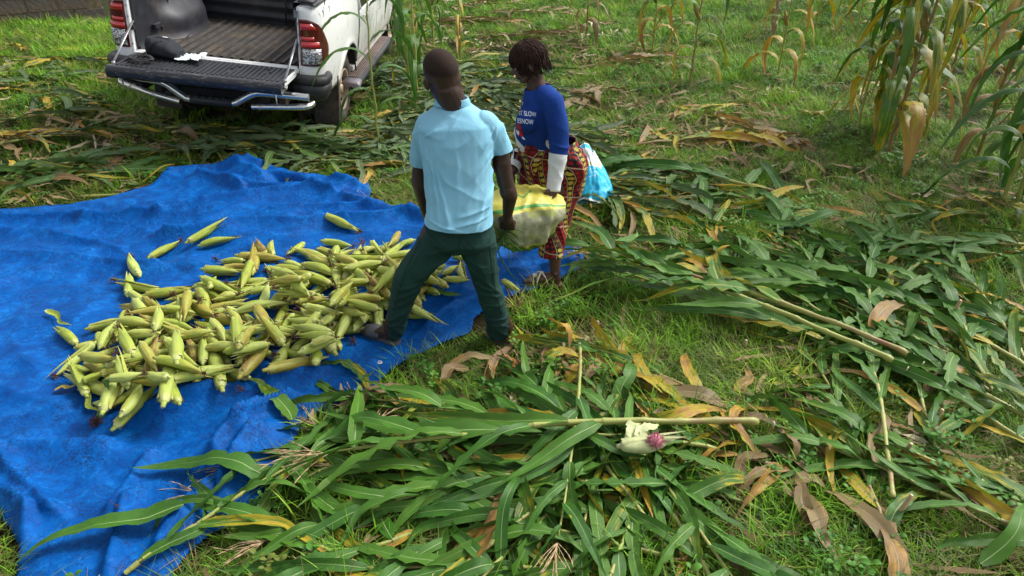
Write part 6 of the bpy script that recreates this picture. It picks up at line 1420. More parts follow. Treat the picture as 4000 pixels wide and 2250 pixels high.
    m.set(col=c, rough=.48, spec=.4, norm=m.bump(wv, .12, .001, m.bump(m.noise(ob, 28, 4, .6), .5, .006))); m.translucent(c, .12)
    sb = mb.build('woven_bag', m.m, root)
    rg = random.Random(3); mb = MB()
    for k in range(46):       # grass poking out by the man's fist
        p = W(rg.uniform(1248, 1282), rg.uniform(575, 612), 3.47 + rg.uniform(0, .03)); blade_pts = []; v = nrm(vec(rg.uniform(-.9, .9), rg.uniform(-.8, -.1), rg.uniform(-1, .4))); L = rg.uniform(.05, .16)
        for i in range(6): blade_pts.append(p.copy()); p = p + v * L / 5; v = nrm(v + vec(0, 0, -.25))
        mb.tube(blade_pts, [.0022] * 5 + [.0005], 3, cap=False)
    pts = [W(1262, 600, 3.46), W(1252, 628, 3.45), W(1262, 655, 3.45), W(1285, 690, 3.47), W(1304, 706, 3.48)]; mb.tube(pts, [.0022, .003, .004, .003, .001], 4); o = mb.build('grass_tuft', mt_leaf if 'mt_leaf' in globals() else SHM, root); o.color = (.05, .5, 0, 1); o['kind'] = 'stuff'
    # brown ear ends pushing through the weave by the woman's hand
    return root
sack()
# ------------------------------------------------------------------ the heap of corn ears: butt and tip as seen in the photograph
EC = """695,240,905,145;940,155,1165,60;1010,150,1245,108;630,350,570,225;565,490,570,338;760,460,470,410;580,470,690,530;715,605,495,545;235,790,105,680;1420,220,1368,150;1475,218,1475,150;1290,275,1130,270;1045,345,1275,345;1160,310,1345,300;1260,238,1580,268;
1345,350,1362,170;1815,265,1565,200;1790,150,1985,178;1925,385,2035,168;1670,280,1902,388;1840,432,1535,335;1725,412,1475,470;1180,530,1462,388;1040,450,1340,440;1440,392,1180,410;1090,430,1110,375;670,490,1005,440;1025,480,780,515;690,520,760,560;920,570,1075,520;
700,640,885,535;805,620,1005,615;1000,600,1310,515;1395,540,1450,425;1230,590,1600,565;1740,490,1490,490;1590,515,1740,600;1680,560,1930,582;1740,520,1895,562;1860,480,2065,585;1835,460,2015,450;1375,570,1470,770;1025,600,1325,705;1165,720,1515,720;1468,670,1765,615;
1855,830,1635,575;2000,560,1845,805;1250,650,1195,600;310,690,605,655;625,712,560,600;795,740,640,655;855,730,870,650;1010,710,915,655;1060,700,1105,805;1300,820,1070,715;980,890,935,750;1125,780,1205,885;235,820,395,780;350,805,92,992;380,735,425,822;
400,852,525,715;560,890,640,750;690,850,805,760;430,960,875,812;245,950,300,955;300,915,475,1005;480,1122,140,975;310,1140,205,985;320,1035,400,1010;485,1142,605,965;975,1000,575,955;790,1162,885,812;700,1062,785,875;930,1102,895,830;1145,1045,1035,742;
1055,1065,950,985;1080,900,1325,900;1320,1005,1145,940;1290,1060,1495,798;1455,965,1590,740;1450,995,1845,838;1675,972,1912,845;1750,965,1902,892;1735,872,1725,708;1545,845,1695,855;1220,855,1292,850;490,1185,325,1150;440,1302,600,1050;475,1298,785,1040;880,1158,1290,1008;
885,1215,715,1170;520,1235,665,1040;840,1105,945,1135;2100,170,2170,250;2110,320,2030,220;1990,230,2150,180;2170,300,2000,300;2140,420,2020,380;1650,170,1580,225;1990,690,2090,560;2140,700,2130,480;2050,640,2060,500;1900,640,2090,720;1960,600,1880,680;
2180,260,2290,300;2200,330,2330,290;2170,200,2260,150;2190,380,2340,400;2180,450,2310,440;2240,520,2160,500;2190,600,2170,470;2250,560,2280,440;2300,500,2180,560;2350,150,2230,190;2380,220,2270,240;2400,330,2300,360;2510,495,2360,420;2420,480,2280,400;
2330,540,2460,470;2220,640,2300,560;2260,100,2200,180;2330,260,2420,190;1700,640,1860,700;1620,700,1520,780;1780,760,1900,650;1400,860,1320,770;1000,780,880,720;1130,660,1260,640;860,600,960,560;1330,470,1500,440;1560,290,1700,330;1430,290,1590,300;
1810,330,1960,290;1760,200,1900,240;1880,200,1850,330;1950,420,2060,370;1650,460,1560,400;1230,480,1100,520;980,440,1120,400;1120,560,1240,520;1420,640,1340,720;1350,800,1500,820;690,940,800,980;560,1040,640,1120;380,880,480,820;650,700,760,660"""
LOOSE = [(1140, 640, 1175, 655), (1120, 718, 1188, 708), (1115, 690, 1155, 665), (1165, 700, 1158, 655), (1265, 712, 1312, 730), (820, 545, 905, 580), (1105, 755, 1052, 728), (1060, 740, 1000, 730)]
GE = 'corn ears in the heap on the tarpaulin'
HS = .012; HX0, HY0 = -3.6, 2.2; HG = np.full((320, 320), -1.0)
def hidx(x, y): return np.clip(((np.asarray(y) - HY0) / HS).astype(int), 0, 319), np.clip(((np.asarray(x) - HX0) / HS).astype(int), 0, 319)
_X, _Y = np.meshgrid(HX0 + (np.arange(320) + .5) * HS, HY0 + (np.arange(320) + .5) * HS); HG = tarp_z(_X, _Y)
re_ = random.Random(77)
def region(dx, dy):
    for x0, y0, x1, y1, t in ((0, 860, 260, 1100, 'at the heap\'s left end'), (260, 940, 440, 1100, 'at the heap\'s front left'), (440, 900, 700, 1100, 'at the heap\'s front edge'), (700, 860, 900, 1100, 'at the heap\'s front right'), (0, 640, 420, 860, 'on the back left slope'),
                              (860, 740, 1120, 900, "beside the man's foot"), (420, 780, 640, 940, 'in the heap\'s lower middle'), (640, 780, 860, 900, 'in the heap\'s lower right'), (500, 690, 760, 790, 'on the heap\'s upper middle'), (760, 690, 1000, 790, 'on the heap\'s upper right'), (900, 580, 1110, 700, "behind the man's knee"), (500, 590, 760, 690, 'along the heap\'s back edge')):
        if x0 <= dx < x1 and y0 <= dy < y1: return t
    return 'near the back of the heap'
def put_ear(b, t, v, age, pale, layer=True, lab=None, zfix=None, tilt=True):
    root, L, rad = EARV[v]; z = float(tarp_z(*G(*((b[0] + t[0]) / 2, (b[1] + t[1]) / 2))[:2])) + rad
    for _ in range(3):
        B_, T_2 = G(b[0], b[1], z), G(t[0], t[1], z); q = np.linspace(.05, .92, 14); rr = rad * np.clip(1.02 - abs(q - .42) ** 2 * 1.6, .3, 1); pts = B_[None] + (T_2 - B_)[None] * q[:, None]
        iy, ix = hidx(pts[:, 0], pts[:, 1]); req = HG[iy, ix] + rr * .92; z = float(np.percentile(req, 68)) + .004
        z = min(z, .30)
    Ln = np.linalg.norm(T_2 - B_); sc = Ln / L / 1.04; sx = sc; sr = min(1.28, max(.78, .95 * sc ** .45))
    lo, hi = np.mean(req[:5]), np.mean(req[-5:]); pitch = max(-.35, min(.35, (hi - lo) / (Ln * .65))) * .6 if tilt else 0
    out = []; c = copy_tree(root, out=out); d = T_2 - B_; az = math.atan2(d[1], d[0]); c.location = (B_[0], B_[1], z - math.sin(pitch) * Ln * .5)
    c.rotation_euler = (re_.uniform(0, 6.28), 0, 0); c.rotation_euler = (Matrix.Rotation(az, 3, 'Z') @ Matrix.Rotation(-pitch, 3, 'Y') @ Matrix.Rotation(re_.uniform(0, 6.28), 3, 'X')).to_euler(); c.scale = (sx, sr, sr)
    for o in out[1:]: o.color = (max(0, min(1, age + (re_.uniform(0, .35) if 'leaf' in o.name else 0))), re_.random(), pale, 1)
    for qx in range(-2, 3):     # raise the height map under the ear
        off = qx * HS; nx, ny = -math.sin(az) * off, math.cos(az) * off
        for k in range(int(Ln / HS * 1.6)):
            t_ = (k + .5) / (Ln / HS * 1.6); r_ = rad * sr * max(.25, 1.02 - abs(t_ - .42) ** 2 * 1.6); 
            if abs(off) < r_:
                iy, ix = hidx(B_[0] + d[0] * t_ + nx, B_[1] + d[1] * t_ + ny); HG[iy, ix] = max(HG[iy, ix], z + math.sqrt(r_ * r_ - off * off) - .002)
    col_ = 'pale green' if pale > .55 else ('yellow-green' if age < .4 else ('brown-streaked' if age > .66 else 'olive green'))
    ang = math.degrees(math.atan2(-(t[1] - b[1]), t[0] - b[0])) % 360; hd = ['right', 'upper right', 'away', 'upper left', 'left', 'lower left', 'towards the viewer', 'lower right'][int((ang + 22.5) // 45) % 8]
    dx, dy, _ = proj((B_ + T_2) / 2); c['at'] = tuple(float(q_) for q_ in (B_ + T_2) / 2)
    return tag(c, lab or '%s corn ear pointing %s, %s' % (col_, hd, region(dx, dy)), 'corn ear', GE)
PILE = np.array([(210, 905), (290, 800), (330, 735), (510, 700), (560, 660), (640, 640), (820, 612), (1000, 615), (1030, 690), (1060, 745), (950, 815), (850, 870), (690, 925), (600, 950), (440, 1000), (290, 1040), (200, 980)], float)
ears = [tuple(float(q) for q in s.split(',')) for s in EC.replace('\n', '').split(';')]
trace = [((96.6 + .4 * a, 547.4 + .4 * b), (96.6 + .4 * c, 547.4 + .4 * d)) for a, b, c, d in ears]
k = 0
while k < 90:           # the lowest layer, seen only in the gaps
    x, y = re_.uniform(200, 1060), re_.uniform(600, 1040)
    if sdpoly(np.array([x]), np.array([y]), PILE)[0][0] > -18: continue
    a = re_.uniform(0, 6.28); l = re_.uniform(42, 60); put_ear((x - math.cos(a) * l, y - math.sin(a) * l * .62), (x + math.cos(a) * l, y + math.sin(a) * l * .62), re_.randrange(12), re_.uniform(.1, .5), re_.uniform(0, .5), tilt=False); k += 1
order = trace[:9] + trace[94:] + trace[9:94]
for i, (b, t) in enumerate(order):
    ln = math.hypot(t[0] - b[0], (t[1] - b[1]) * 1.5)
    if ln < 62:          # foreshortened ones in the notes: keep a natural length
        f = 62 / ln; mx, my = (b[0] + t[0]) / 2, (b[1] + t[1]) / 2; b = (mx + (b[0] - mx) * f, my + (b[1] - my) * f); t = (mx + (t[0] - mx) * f, my + (t[1] - my) * f)
    put_ear(b, t, re_.randrange(12), re_.choice((.1, .2, .3, .38, .48, .7)), re_.choice((.1, .3, .5, .7, .9)))
RP = np.array([(820, 610), (1030, 606), (1100, 640), (1110, 745), (1060, 800), (930, 820), (840, 760)], float); k = 0
while k < 72:
    x, y = re_.uniform(180, 1110), re_.uniform(600, 1040); inR = sdpoly(np.array([x]), np.array([y]), RP)[0][0] < -14
    if not inR and sdpoly(np.array([x]), np.array([y]), PILE)[0][0] > -42: continue
    if not inR and k % 2: k += 0; 
    if not inR and re_.random() < .5: continue
    a = re_.gauss(.2, .9) + (math.pi if re_.random() < .5 else 0); l = re_.uniform(44, 60); put_ear((x - math.cos(a) * l, y - math.sin(a) * l * .62), (x + math.cos(a) * l, y + math.sin(a) * l * .62), re_.randrange(12), re_.choice((.1, .2, .3, .4, .55)), re_.choice((.1, .3, .6, .9))); k += 1
for i, (a, b_, c_, d_) in enumerate(LOOSE):
    put_ear((a, b_), (c_, d_), i, .25 + .1 * (i % 4), .3, lab='loose corn ear on the tarpaulin, %s' % where((a + c_) / 2, (b_ + d_) / 2))
# silk tufts, torn husks and scraps lying on the sheet
def scrap(name, d, mat, lab, cat, f):
    p = G(*d, .05); p[2] = max(float(tarp_z(p[0], p[1])), HG[hidx(p[0], p[1])]) if sdpoly(p[0], p[1], TARP)[0] < 0 else ghf(p[0], p[1]) + .02
    mb = MB(); f(mb, p); o = mb.build(name, mat); o['at'] = tuple(float(q) for q in p); return tag(o, lab, cat)
for d, n_ in (((250, 1083), 60), ((325, 640), 40), ((290, 712), 26), ((545, 660), 20), ((890, 868), 22), ((700, 935), 30), ((610, 1005), 14), ((305, 1300), 3), ((455, 805), 26), ((690, 715), 30), ((520, 815), 26)):
    scrap('corn_silk', d, mt_silk, 'dark brown tuft of corn silk %s' % (region(*d) if 640 < d[1] < 1000 and d[0] > 300 else where(*d)), 'corn silk', lambda mb, p, n_=n_: silk_tuft(mb, p + vec(0, 0, .018), (0, 0, .3), re_, n_, .05, 1.5))
def flat_leaf(a, b, Wd, age, lab, z=.012, cat='leaf', curl=.03, wilt=0.0, mat=None, seed=1, bow=.0, group=None, over=None, name='loose_leaf', arch=.0):
    r = np.random.RandomState(seed); A, B_ = G(*a, z), G(*b, z); d = B_ - A; L = np.linalg.norm(d); s_ = nrm(np.cross(d, (0, 0, 1))); C = []; U = []
    for i in range(19):
        t = i / 18; p = A + d * t + s_ * bow * L * math.sin(math.pi * t) + s_ * .012 * math.sin(t * 9 + seed); iy, ix = hidx(p[0], p[1]); g0 = ghf(p[0], p[1]) + .015
        if sdpoly(p[0], p[1], TARP)[0] < .0: g0 = max(g0, float(tarp_z(p[0], p[1])) + .004)
        if HX0 < p[0] < HX0 + 3.8 and HY0 < p[1] < HY0 + 3.8 and over: g0 = max(g0, HG[iy, ix])
        p[2] = g0 + curl * .4 * abs(math.sin(t * 7 + seed)) + z + arch * math.sin(math.pi * t); C.append(p)
    C = np.array(C); C[:, 2] = np.convolve(np.pad(C[:, 2], 2, 'edge'), np.ones(5) / 5, 'valid'); T = np.gradient(C, axis=0); ro, tw = r.uniform(-.35, .35), r.uniform(-.6, .6)
    for i in range(19): U.append(rotv((0, 0, 1), nrm(T[i]), ro + tw * i / 18))
    C[:, 2] += Wd * .5 * np.abs(np.sin(ro + tw * np.linspace(0, 1, 19)))
    o = link(name, leaf_mesh('leaf', C, Wd, np.array(U), fold=r.uniform(.05, .35), wave=r.uniform(.1, .3), seed=seed), mat or mt_leaf); leafcol(o, age, r.uniform(0, 1), wilt); o['at'] = tuple(float(q) for q in C[9])
    return tag(o, lab, cat, group)
flat_leaf((262, 1088), (335, 1055), .05, -.2, 'short torn green leaf stub in front of the left end of the heap', seed=3, over=1)
flat_leaf((1058, 768), (1165, 775), .075, -.1, 'broad green corn leaf lying on the tarpaulin between the man\'s legs', seed=5)
flat_leaf((1075, 752), (1088, 690), .07, -.1, 'green leaf standing out of the heap behind the man\'s knee', seed=6, over=1, arch=.10)
flat_leaf((137, 820), (192, 862), .035, .1, 'pale curled husk leaf at the left of the heap', seed=8, mat=mt_husk)
flat_leaf((160, 1027), (222, 1008), .045, .9, 'brown open husk at the front left of the heap', seed=9, mat=mt_husk)
flat_leaf((228, 1035), (262, 1082), .03, .3, 'narrow yellow-green husk strip next to the dark silk', seed=10, mat=mt_husk)
flat_leaf((818, 938), (945, 1010), .075, .33, 'half browned corn leaf reaching onto the tarpaulin edge', seed=12, bow=-.1)
flat_leaf((740, 1095), (628, 995), .085, .22, 'yellow-green corn leaf with a pointed tip lying over the tarpaulin', seed=13, bow=.08)
flat_leaf((480, 1325), (40, 1449), .10, .12, 'long leaf lying along the bottom left of the tarpaulin', seed=14, bow=.05, arch=.03)
flat_leaf((752, 1238), (352, 1215), .11, -.15, 'long green leaf with a curled tip lying across the tarpaulin', seed=15, bow=.06, arch=.03)
# ------------------------------------------------------------------ block wall at the far left
def mat_block():
    m = NT('rough_concrete_block'); v = m.tc(); a = m.noise(v, 5, 6, .7); b = m.noise(v, 55, 5, .75); z = m.n('SeparateXYZ', {0: v}).outputs[2]
    c = m.mix(b, (0.05, 0.047, 0.045), (0.20, 0.185, 0.17)); c = m.mix(m.mr(a, .5, .7, 0, .7), c, (0.14, 0.10, 0.065)); c = m.mix(m.mr(b, .62, .68), c, (0.05, 0.045, 0.04)); c = m.mix(m.mr(z, .0, .25, .6, 0), c, (0.20, 0.14, 0.10))
    m.set(col=c, rough=.95, spec=.1, norm=m.bump(b, .9, .012)); return m.m
M_bl = mat_block(); M_mo = simple('ochre_mortar', (0.17, 0.13, 0.08), .95, var=.35, scale=12, bump=.5)
wa, wb = G(-190, 82), G(268, 44); wall = thing('block_wall', 'rough grey concrete block wall with ochre mortar joints at the far end of the field', 'wall', (wb[0], wb[1], ghf(wb[0], wb[1]) - .04), (0, 0, math.atan2(wa[1] - wb[1], wa[0] - wb[0])))
WL = float(np.linalg.norm(wa[:2] - wb[:2])) + 2.5; mb = MB(); mb.box((.03, -.075, 0), (WL, .075, 2.2)); mb.build('mortar', M_mo, wall, smooth=False)
bm_ = []
for k in range(4):
    r = np.random.RandomState(k); mb = MB(); P = []; n1, n2 = 9, 5
    hb = [[(x, y * 0 - .092 + .007 * r.randn() * .5, z) for x in np.linspace(.012, .428, n1)] for z in np.linspace(.010, .208, n2)]; ft = [[(x, .092, z) for x in np.linspace(.012, .428, n1)] for z in np.linspace(.010, .208, n2)] if True else None
    y = 0
    mb.box((.012, -.088, .010), (.428, .088, .208)); fr_ = [[(x, .089 + .006 * r.rand(), z) for x in np.linspace(.016, .424, n1)] for z in np.linspace(.014, .204, n2)]; mb.grid(fr_); fr_ = [[(x, -.089 - .006 * r.rand(), z) for x in np.linspace(.016, .424, n1)] for z in np.linspace(.014, .204, n2)]; mb.grid(fr_, flip=True); me = mb.mesh('block', False); me.materials.append(M_bl); bm_.append(me)
for row in range(10):
    for c_ in range(int(WL / .44) + 1):
        x = c_ * .44 + (.22 if row % 2 else 0)
        if x > WL - .2: continue
        o = bpy.data.objects.new('block', bm_[rng.randrange(4)]); COL.objects.link(o); o.parent = wall; o.location = (x, rng.uniform(-.006, .006), row * .218)

# ------------------------------------------------------------------ cyan and white sack behind the woman
s2 = thing('sack', 'empty cyan and white printed sack slumped on the ground behind the woman', 'sack')
def slump():
    # front sheet: an uneven tent; corner points traced, depth added
    rows = [[(1462, 378), (1474, 376), (1486, 380), (1492, 388)], [(1458, 402), (1474, 400), (1490, 402), (1503, 408)], [(1450, 432), (1474, 430), (1502, 434), (1522, 440)], [(1444, 470), (1470, 470), (1506, 472), (1537, 474)], [(1440, 500), (1470, 492), (1508, 500), (1545, 496)], [(1436, 514), (1468, 500), (1508, 510), (1547, 506)]]
    Ys = (5.30, 5.24, 5.16, 5.08, 5.04, 5.02); P = []; R_ = np.array(rows, float); n = 26
    for i in range(n):
        t = i / (n - 1) * 5; i0 = min(4, int(t)); f = t - i0; row = []
        for j in range(n):
            s_ = j / (n - 1) * 3; j0 = min(2, int(s_)); g = s_ - j0; xy = (R_[i0, j0] * (1 - g) + R_[i0, j0 + 1] * g) * (1 - f) + (R_[i0 + 1, j0] * (1 - g) + R_[i0 + 1, j0 + 1] * g) * f
            Y = Ys[i0] * (1 - f) + Ys[i0 + 1] * f; Y = Y - .07 * math.sin(math.pi * j / (n - 1)) + .022 * ridge(noise(j * .35, i * .16, 0, 501), 2) + .008 * noise(j * .7, i * .7, 0, 502); p = W(xy[0], xy[1], Y); row.append(p)
        P.append(row)
    return np.array(P)
SP = slump(); zmin = SP[:, :, 2].min(); base_z = ghf(1.5, 5.05)
mb = MB(); mb.grid(SP)
BK = SP.copy(); BK[:, :, 1] += .10 + .06 * np.sin(np.linspace(0, math.pi, 26))[None, :]; mb.grid(BK, flip=True)
for e in (0, -1):
    mb.grid(np.stack([SP[:, e], (SP[:, e] + BK[:, e]) / 2 + (0.012 if e else -.012), BK[:, e]], 1))
mb.grid(np.stack([SP[0], BK[0]], 0))
m = NT('printed_sack'); uv = m.n('UVMap').outputs[0]; s = m.n('SeparateXYZ', {0: uv}); u, v = s.outputs[0], s.outputs[1]; n1 = m.noise(uv, 4.0, 4, .6); n2 = m.noise(m.map(uv, (1, 3, 1), rot=(0, 0, .5)), 9.0, 5, .75)
vv = m.math('ADD', v, m.math('MULTIPLY', m.math('SUBTRACT', n1, .5), .10)); wht = m.mix(n1, (0.66, 0.68, 0.68), (0.80, 0.82, 0.80)); c = m.mix(m.math('MULTIPLY', m.math('GREATER_THAN', vv, .30), m.math('LESS_THAN', vv, .88)), wht, m.mix(n1, (0.0, 0.36, 0.62), (0.01, 0.50, 0.74)))
c = m.mix(m.mr(n2, .58, .70, 0, .8), c, (0.66, 0.76, 0.78)); c = m.mix(m.math('MULTIPLY', m.math('GREATER_THAN', vv, .24), m.math('LESS_THAN', vv, .29)), c, (0.55, 0.55, 0.30)); m.set(col=c, rough=.5, norm=m.bump(m.noise(uv, 14, 4), .4, .01))
mb.build('woven_bag', m.m, s2)
# print: two short lines of small illegible characters, a dark blue side panel
M_w2 = simple('white_print', (0.70, 0.80, 0.84), .6); mb = MB()
for r_ in range(3):
    for k in range(13):
        i, j = 10 + r_ * 1.25 - k * .17, 5 + k * .95; i0, j0 = int(i), int(j)
        if j0 > 23: continue
        p = SP[i0, j0] + (SP[i0, j0 + 1] - SP[i0, j0]) * (j - j0) + (SP[i0 + 1, j0] - SP[i0, j0]) * (i - i0) + vec(0, -.006, 0); e1 = nrm(SP[i0, j0 + 1] - SP[i0, j0]); e2 = nrm(SP[i0 + 1, j0] - SP[i0, j0]); a_, b_ = (.010, .003) if k % 3 else (.006, .006)
        mb.add([p, p + e1 * a_, p + e1 * a_ + e2 * b_, p + e2 * b_], [(0, 3, 2, 1)])
o = mb.build('small_print', M_w2, s2, smooth=False); o['kind'] = 'stuff'
mb = MB(); q = [W(1434, 500, 5.03), W(1500, 507, 5.0), W(1504, 520, 5.0), W(1470, 528, 4.98), W(1432, 522, 5.0)]; mb.grid([[W(1434 + 70 * t, 498 + 4 * math.sin(t * 7), 5.0), W(1433 + 66 * t, 510, 4.975), W(1432 + 50 * t, 524, 4.96)] for t in np.linspace(0, 1, 9)]); mb.build('dark_blue_panel', simple('dark_blue_weave', (0.008, 0.06, 0.17), .5), s2, solid=.003)
mb = MB(); rs = random.Random(4)
for k in range(14):
    p = W(1490 + rs.uniform(-6, 8), 386 + rs.uniform(-4, 8), 5.24); v_ = nrm(vec(rs.uniform(.2, 1), rs.uniform(-.5, .5), rs.uniform(-.4, .9))); mb.tube([p, p + v_ * .02, p + v_ * .03 + vec(0, 0, -.006)], [.0012, .001, .0006], 3, cap=False)
o = mb.build('frayed_threads', M_w2, s2); o['kind'] = 'stuff'

# ------------------------------------------------------------------ things on the tailgate
TM = Matrix.Translation((TR['x'], TR['y'], 0)) @ Matrix.Rotation(-TR['yaw'], 4, 'Z') @ Matrix.Rotation(TR['roll'], 4, 'Y')
bagE = thing('waist_bag', 'black fabric waist bag with its strap lying on the lowered tailgate', 'bag'); bagE.matrix_world = TM @ Matrix.Translation((-.40, -.10, .846)) @ Matrix.Diagonal((.92, 1.0, .95, 1)) @ Matrix.Rotation(R(-14), 4, 'Z')
M_bag = mat_cloth('charcoal_fabric', (0.020, 0.022, 0.027), (0.032, 0.034, 0.042), weave=500); M_web = simple('black_webbing', (0.014, 0.014, 0.015), .8)
L = Lump(); L.loft([(vec(-.17, .0, .075), vec(0, .06, 0), vec(0, 0, .065)), (vec(-.13, 0, .085), vec(0, .10, 0), vec(0, 0, .084)), (vec(0, 0, .078), vec(0, .115, 0), vec(0, 0, .078)), (vec(.11, -.005, .062), vec(0, .10, 0), vec(0, 0, .062)), (vec(.175, -.01, .04), vec(0, .06, 0), vec(0, 0, .038))], p=2.6)
me = L.fuse('bag', .006, 6); push(me, lambda v, n: .008 * (ridge(noise(v[:, 0] * 9, v[:, 1] * 9, v[:, 2] * 9, 601), 3) - .3)); link('pouch', me, M_bag, bagE)
mb = MB(); mb.tube([(-.155, -.06, .03), (-.145, -.075, .09), (-.11, -.06, .155), (-.05, .0, .166), (.04, .04, .155)], .004, 6); mb.tube([(-.10, -.11, .03), (-.06, -.118, .09), (-.02, -.10, .135), (.02, -.04, .155)], .0035, 6); mb.build('piping', M_web, bagE)
mb = MB(); mb.box((-.04, .03, .160), (.01, .045, .163)); mb.build('small_label', M_wpl, bagE, smooth=False)
mb = MB(); mb.tube(bend([(-.12, -.10, .04), (-.14, -.17, .03), (-.20, -.24, .022), (-.10, -.30, .03), (.02, -.29, .045), (.06, -.23, .03), (-.02, -.19, .05), (-.10, -.21, .035)]), .017, 6, sq=.25, up=(0, 0, 1)); mb.tube(bend([(.05, -.22, .02), (-.05, -.28, .012), (-.16, -.27, .012), (-.19, -.20, .03)]), .016, 6, sq=.25); mb.build('strap', M_web, bagE)
pb = thing('plastic_bag', 'scrap of thin white plastic beside the waist bag on the tailgate', 'plastic bag'); pb.matrix_world = TM @ Matrix.Translation((-.19, -.13, .848))
mb = MB(); mb.grid([[(x + .02 * noise(x * 30, y * 30, 0, 3), y, .012 + .030 * ridge(noise(x * 22, y * 22, 0, 611), 2) * (1 - abs(y) * 4) + .02 * (x > .04)) for x in np.linspace(-.10, .105, 12)] for y in np.linspace(-.10, .12, 12)]); mb.build('crumpled_sheet', simple('thin_white_plastic', (0.62, 0.70, 0.71), .35), pb)
mb = MB()                                       # bits of leaf and mud on the bed floor
rs = random.Random(9)
for k in range(150):
    u, w_ = rs.uniform(-.62, .62), rs.uniform(.1, 1.4); a = rs.uniform(0, 3); l = rs.uniform(.006, .03); z = .8335 + rs.uniform(0, .003); dx, dy = math.cos(a) * l, math.sin(a) * l; mb.add([(u, w_, z), (u + dx, w_ + dy, z + .003), (u + dx * .6 - dy * .3, w_ + dy * .6 + dx * .3, z + .006)], [(0, 1, 2)])
o = mb.build('leaf_crumbs', mt_straw); o.matrix_world = TM; o['kind'] = 'stuff'

# ------------------------------------------------------------------ stubble, stalk pieces, odd bits
def stub(d, h, lab, lean=(0, 0), red=.6, r_=.012):
    p = G(*d); p[2] = ghf(p[0], p[1]); t = thing('corn_stub', lab, 'corn stub', p, group='cut corn stubs'); r_ = r_ * .8; mb = MB(); top = vec(lean[0], lean[1], h); mb.tube([vec(0, 0, -.02), top * .5, top * .52, top * .54, top], [r_ * 1.15, r_, r_ * 1.2, r_, r_ * .95], 8); o = mb.build('stalk', mt_stalk, t); leafcol(o, red, rng.random(), 0)
    mb = MB(); mb.tube([top * .995, top + nrm(top) * .003], [r_ * .8, r_ * .7], 8); mb.build('cut_end', mt_cut, t)
for d, h, lean, red in (((1500, 508), .16, (0, 0), .9), ((1693, 1112), .13, (0, 0), .8), ((2338, 1085), .14, (.02, 0), .9), ((2225, 1345), .20, (.06, .02), .9), ((1870, 890), .09, (0, 0), .8), ((1915, 930), .02, (0, 0), .3), ((2295, 1340), .03, (0, 0), .8), ((2255, 1165), .14, (.01, -.03), .95), ((1752, 1020), .06, (.05, .03), .8), ((1502, 835), .08, (.0, .0), .9),
                        ((1200, 235), .10, (0, 0), .9), ((2375, 830), .22, (.03, 0), .9), ((2060, 640), .05, (0, 0), .9), ((2380, 665), .06, (0, 0), .9), ((495, 500), .10, (0, 0), .6), ((1880, 690), .05, (0, 0), .8), ((2140, 1000), .04, (0, 0), .8)):
    stub(d, h, 'cut corn stub %s' % where(*d, 'standing'), lean, red)
def piece(a, b, r_, age, lab):
    A, B_ = G(*a, .03), G(*b, .03); A[2] = ghf(A[0], A[1]) + .03; B_[2] = ghf(B_[0], B_[1]) + .035; t = thing('stalk_piece', lab, 'stalk piece', A); t['at'] = tuple(float(q) for q in A); L_ = np.linalg.norm(B_ - A); n = max(2, int(L_ / .15)); pts = []; rr = []
    for i in range(n):
        for f, k_ in ((.02, 1.2), (.10, 1.0), (.9, .96), (.98, 1.2)): pts.append((B_ - A) * (i + f) / n); rr.append(r_ * k_)
    mb = MB(); mb.tube(pts, rr, 8); o = mb.build('stalk', mt_stalk, t); leafcol(o, age, rng.random(), 0); mb = MB(); mb.tube([pts[-1] * .999, pts[-1] * 1.004], [r_ * .8, r_ * .8], 8); mb.build('cut_end', mt_cut, t)
for a, b, r_, age, lab in (((1038, 925), (1092, 1010), .013, .9, 'reddish brown dry stalk piece lying below the eyelet of the tarpaulin'), ((1180, 925), (1290, 880), .011, .6, "dry stalk piece beside the man's right heel"), ((1300, 900), (1430, 930), .012, .7, 'straw coloured stalk piece beside the orange scrap'), ((1265, 985), (1190, 1020), .012, .8, 'short brown stalk piece below the orange scrap'),
                        ((1448, 905), (1475, 850), .017, .95, 'thick brown husky stalk end standing up in the grass'), ((1445, 960), (1462, 905), .013, .9, 'dark red stalk piece above the foreground plants'), ((1460, 985), (1452, 920), .012, .85, 'second dark red stalk piece above the foreground plants'), ((2020, 1235), (1960, 1215), .015, .6, 'yellowish stalk piece in the brown leaves'), ((1700, 200), (1560, 235), .010, .9, 'long dry stalk in the trampled strip'),
                        ((1180, 60), (1330, 120), .010, .95, 'dry stalk lying in the field behind the two people'), ((1390, 175), (1230, 100), .010, .95, 'crossing dry stalk behind the two people'), ((620, 330), (760, 350), .010, .5, 'pale stalk lying behind the tarpaulin'), ((-20, 505), (340, 492), .011, .15, 'long pale green stalk along the back edge of the tarpaulin'), ((0, 225), (190, 238), .009, .5, 'long straw stalk in the grass at the left')):
    piece(a, b, r_, age, lab)
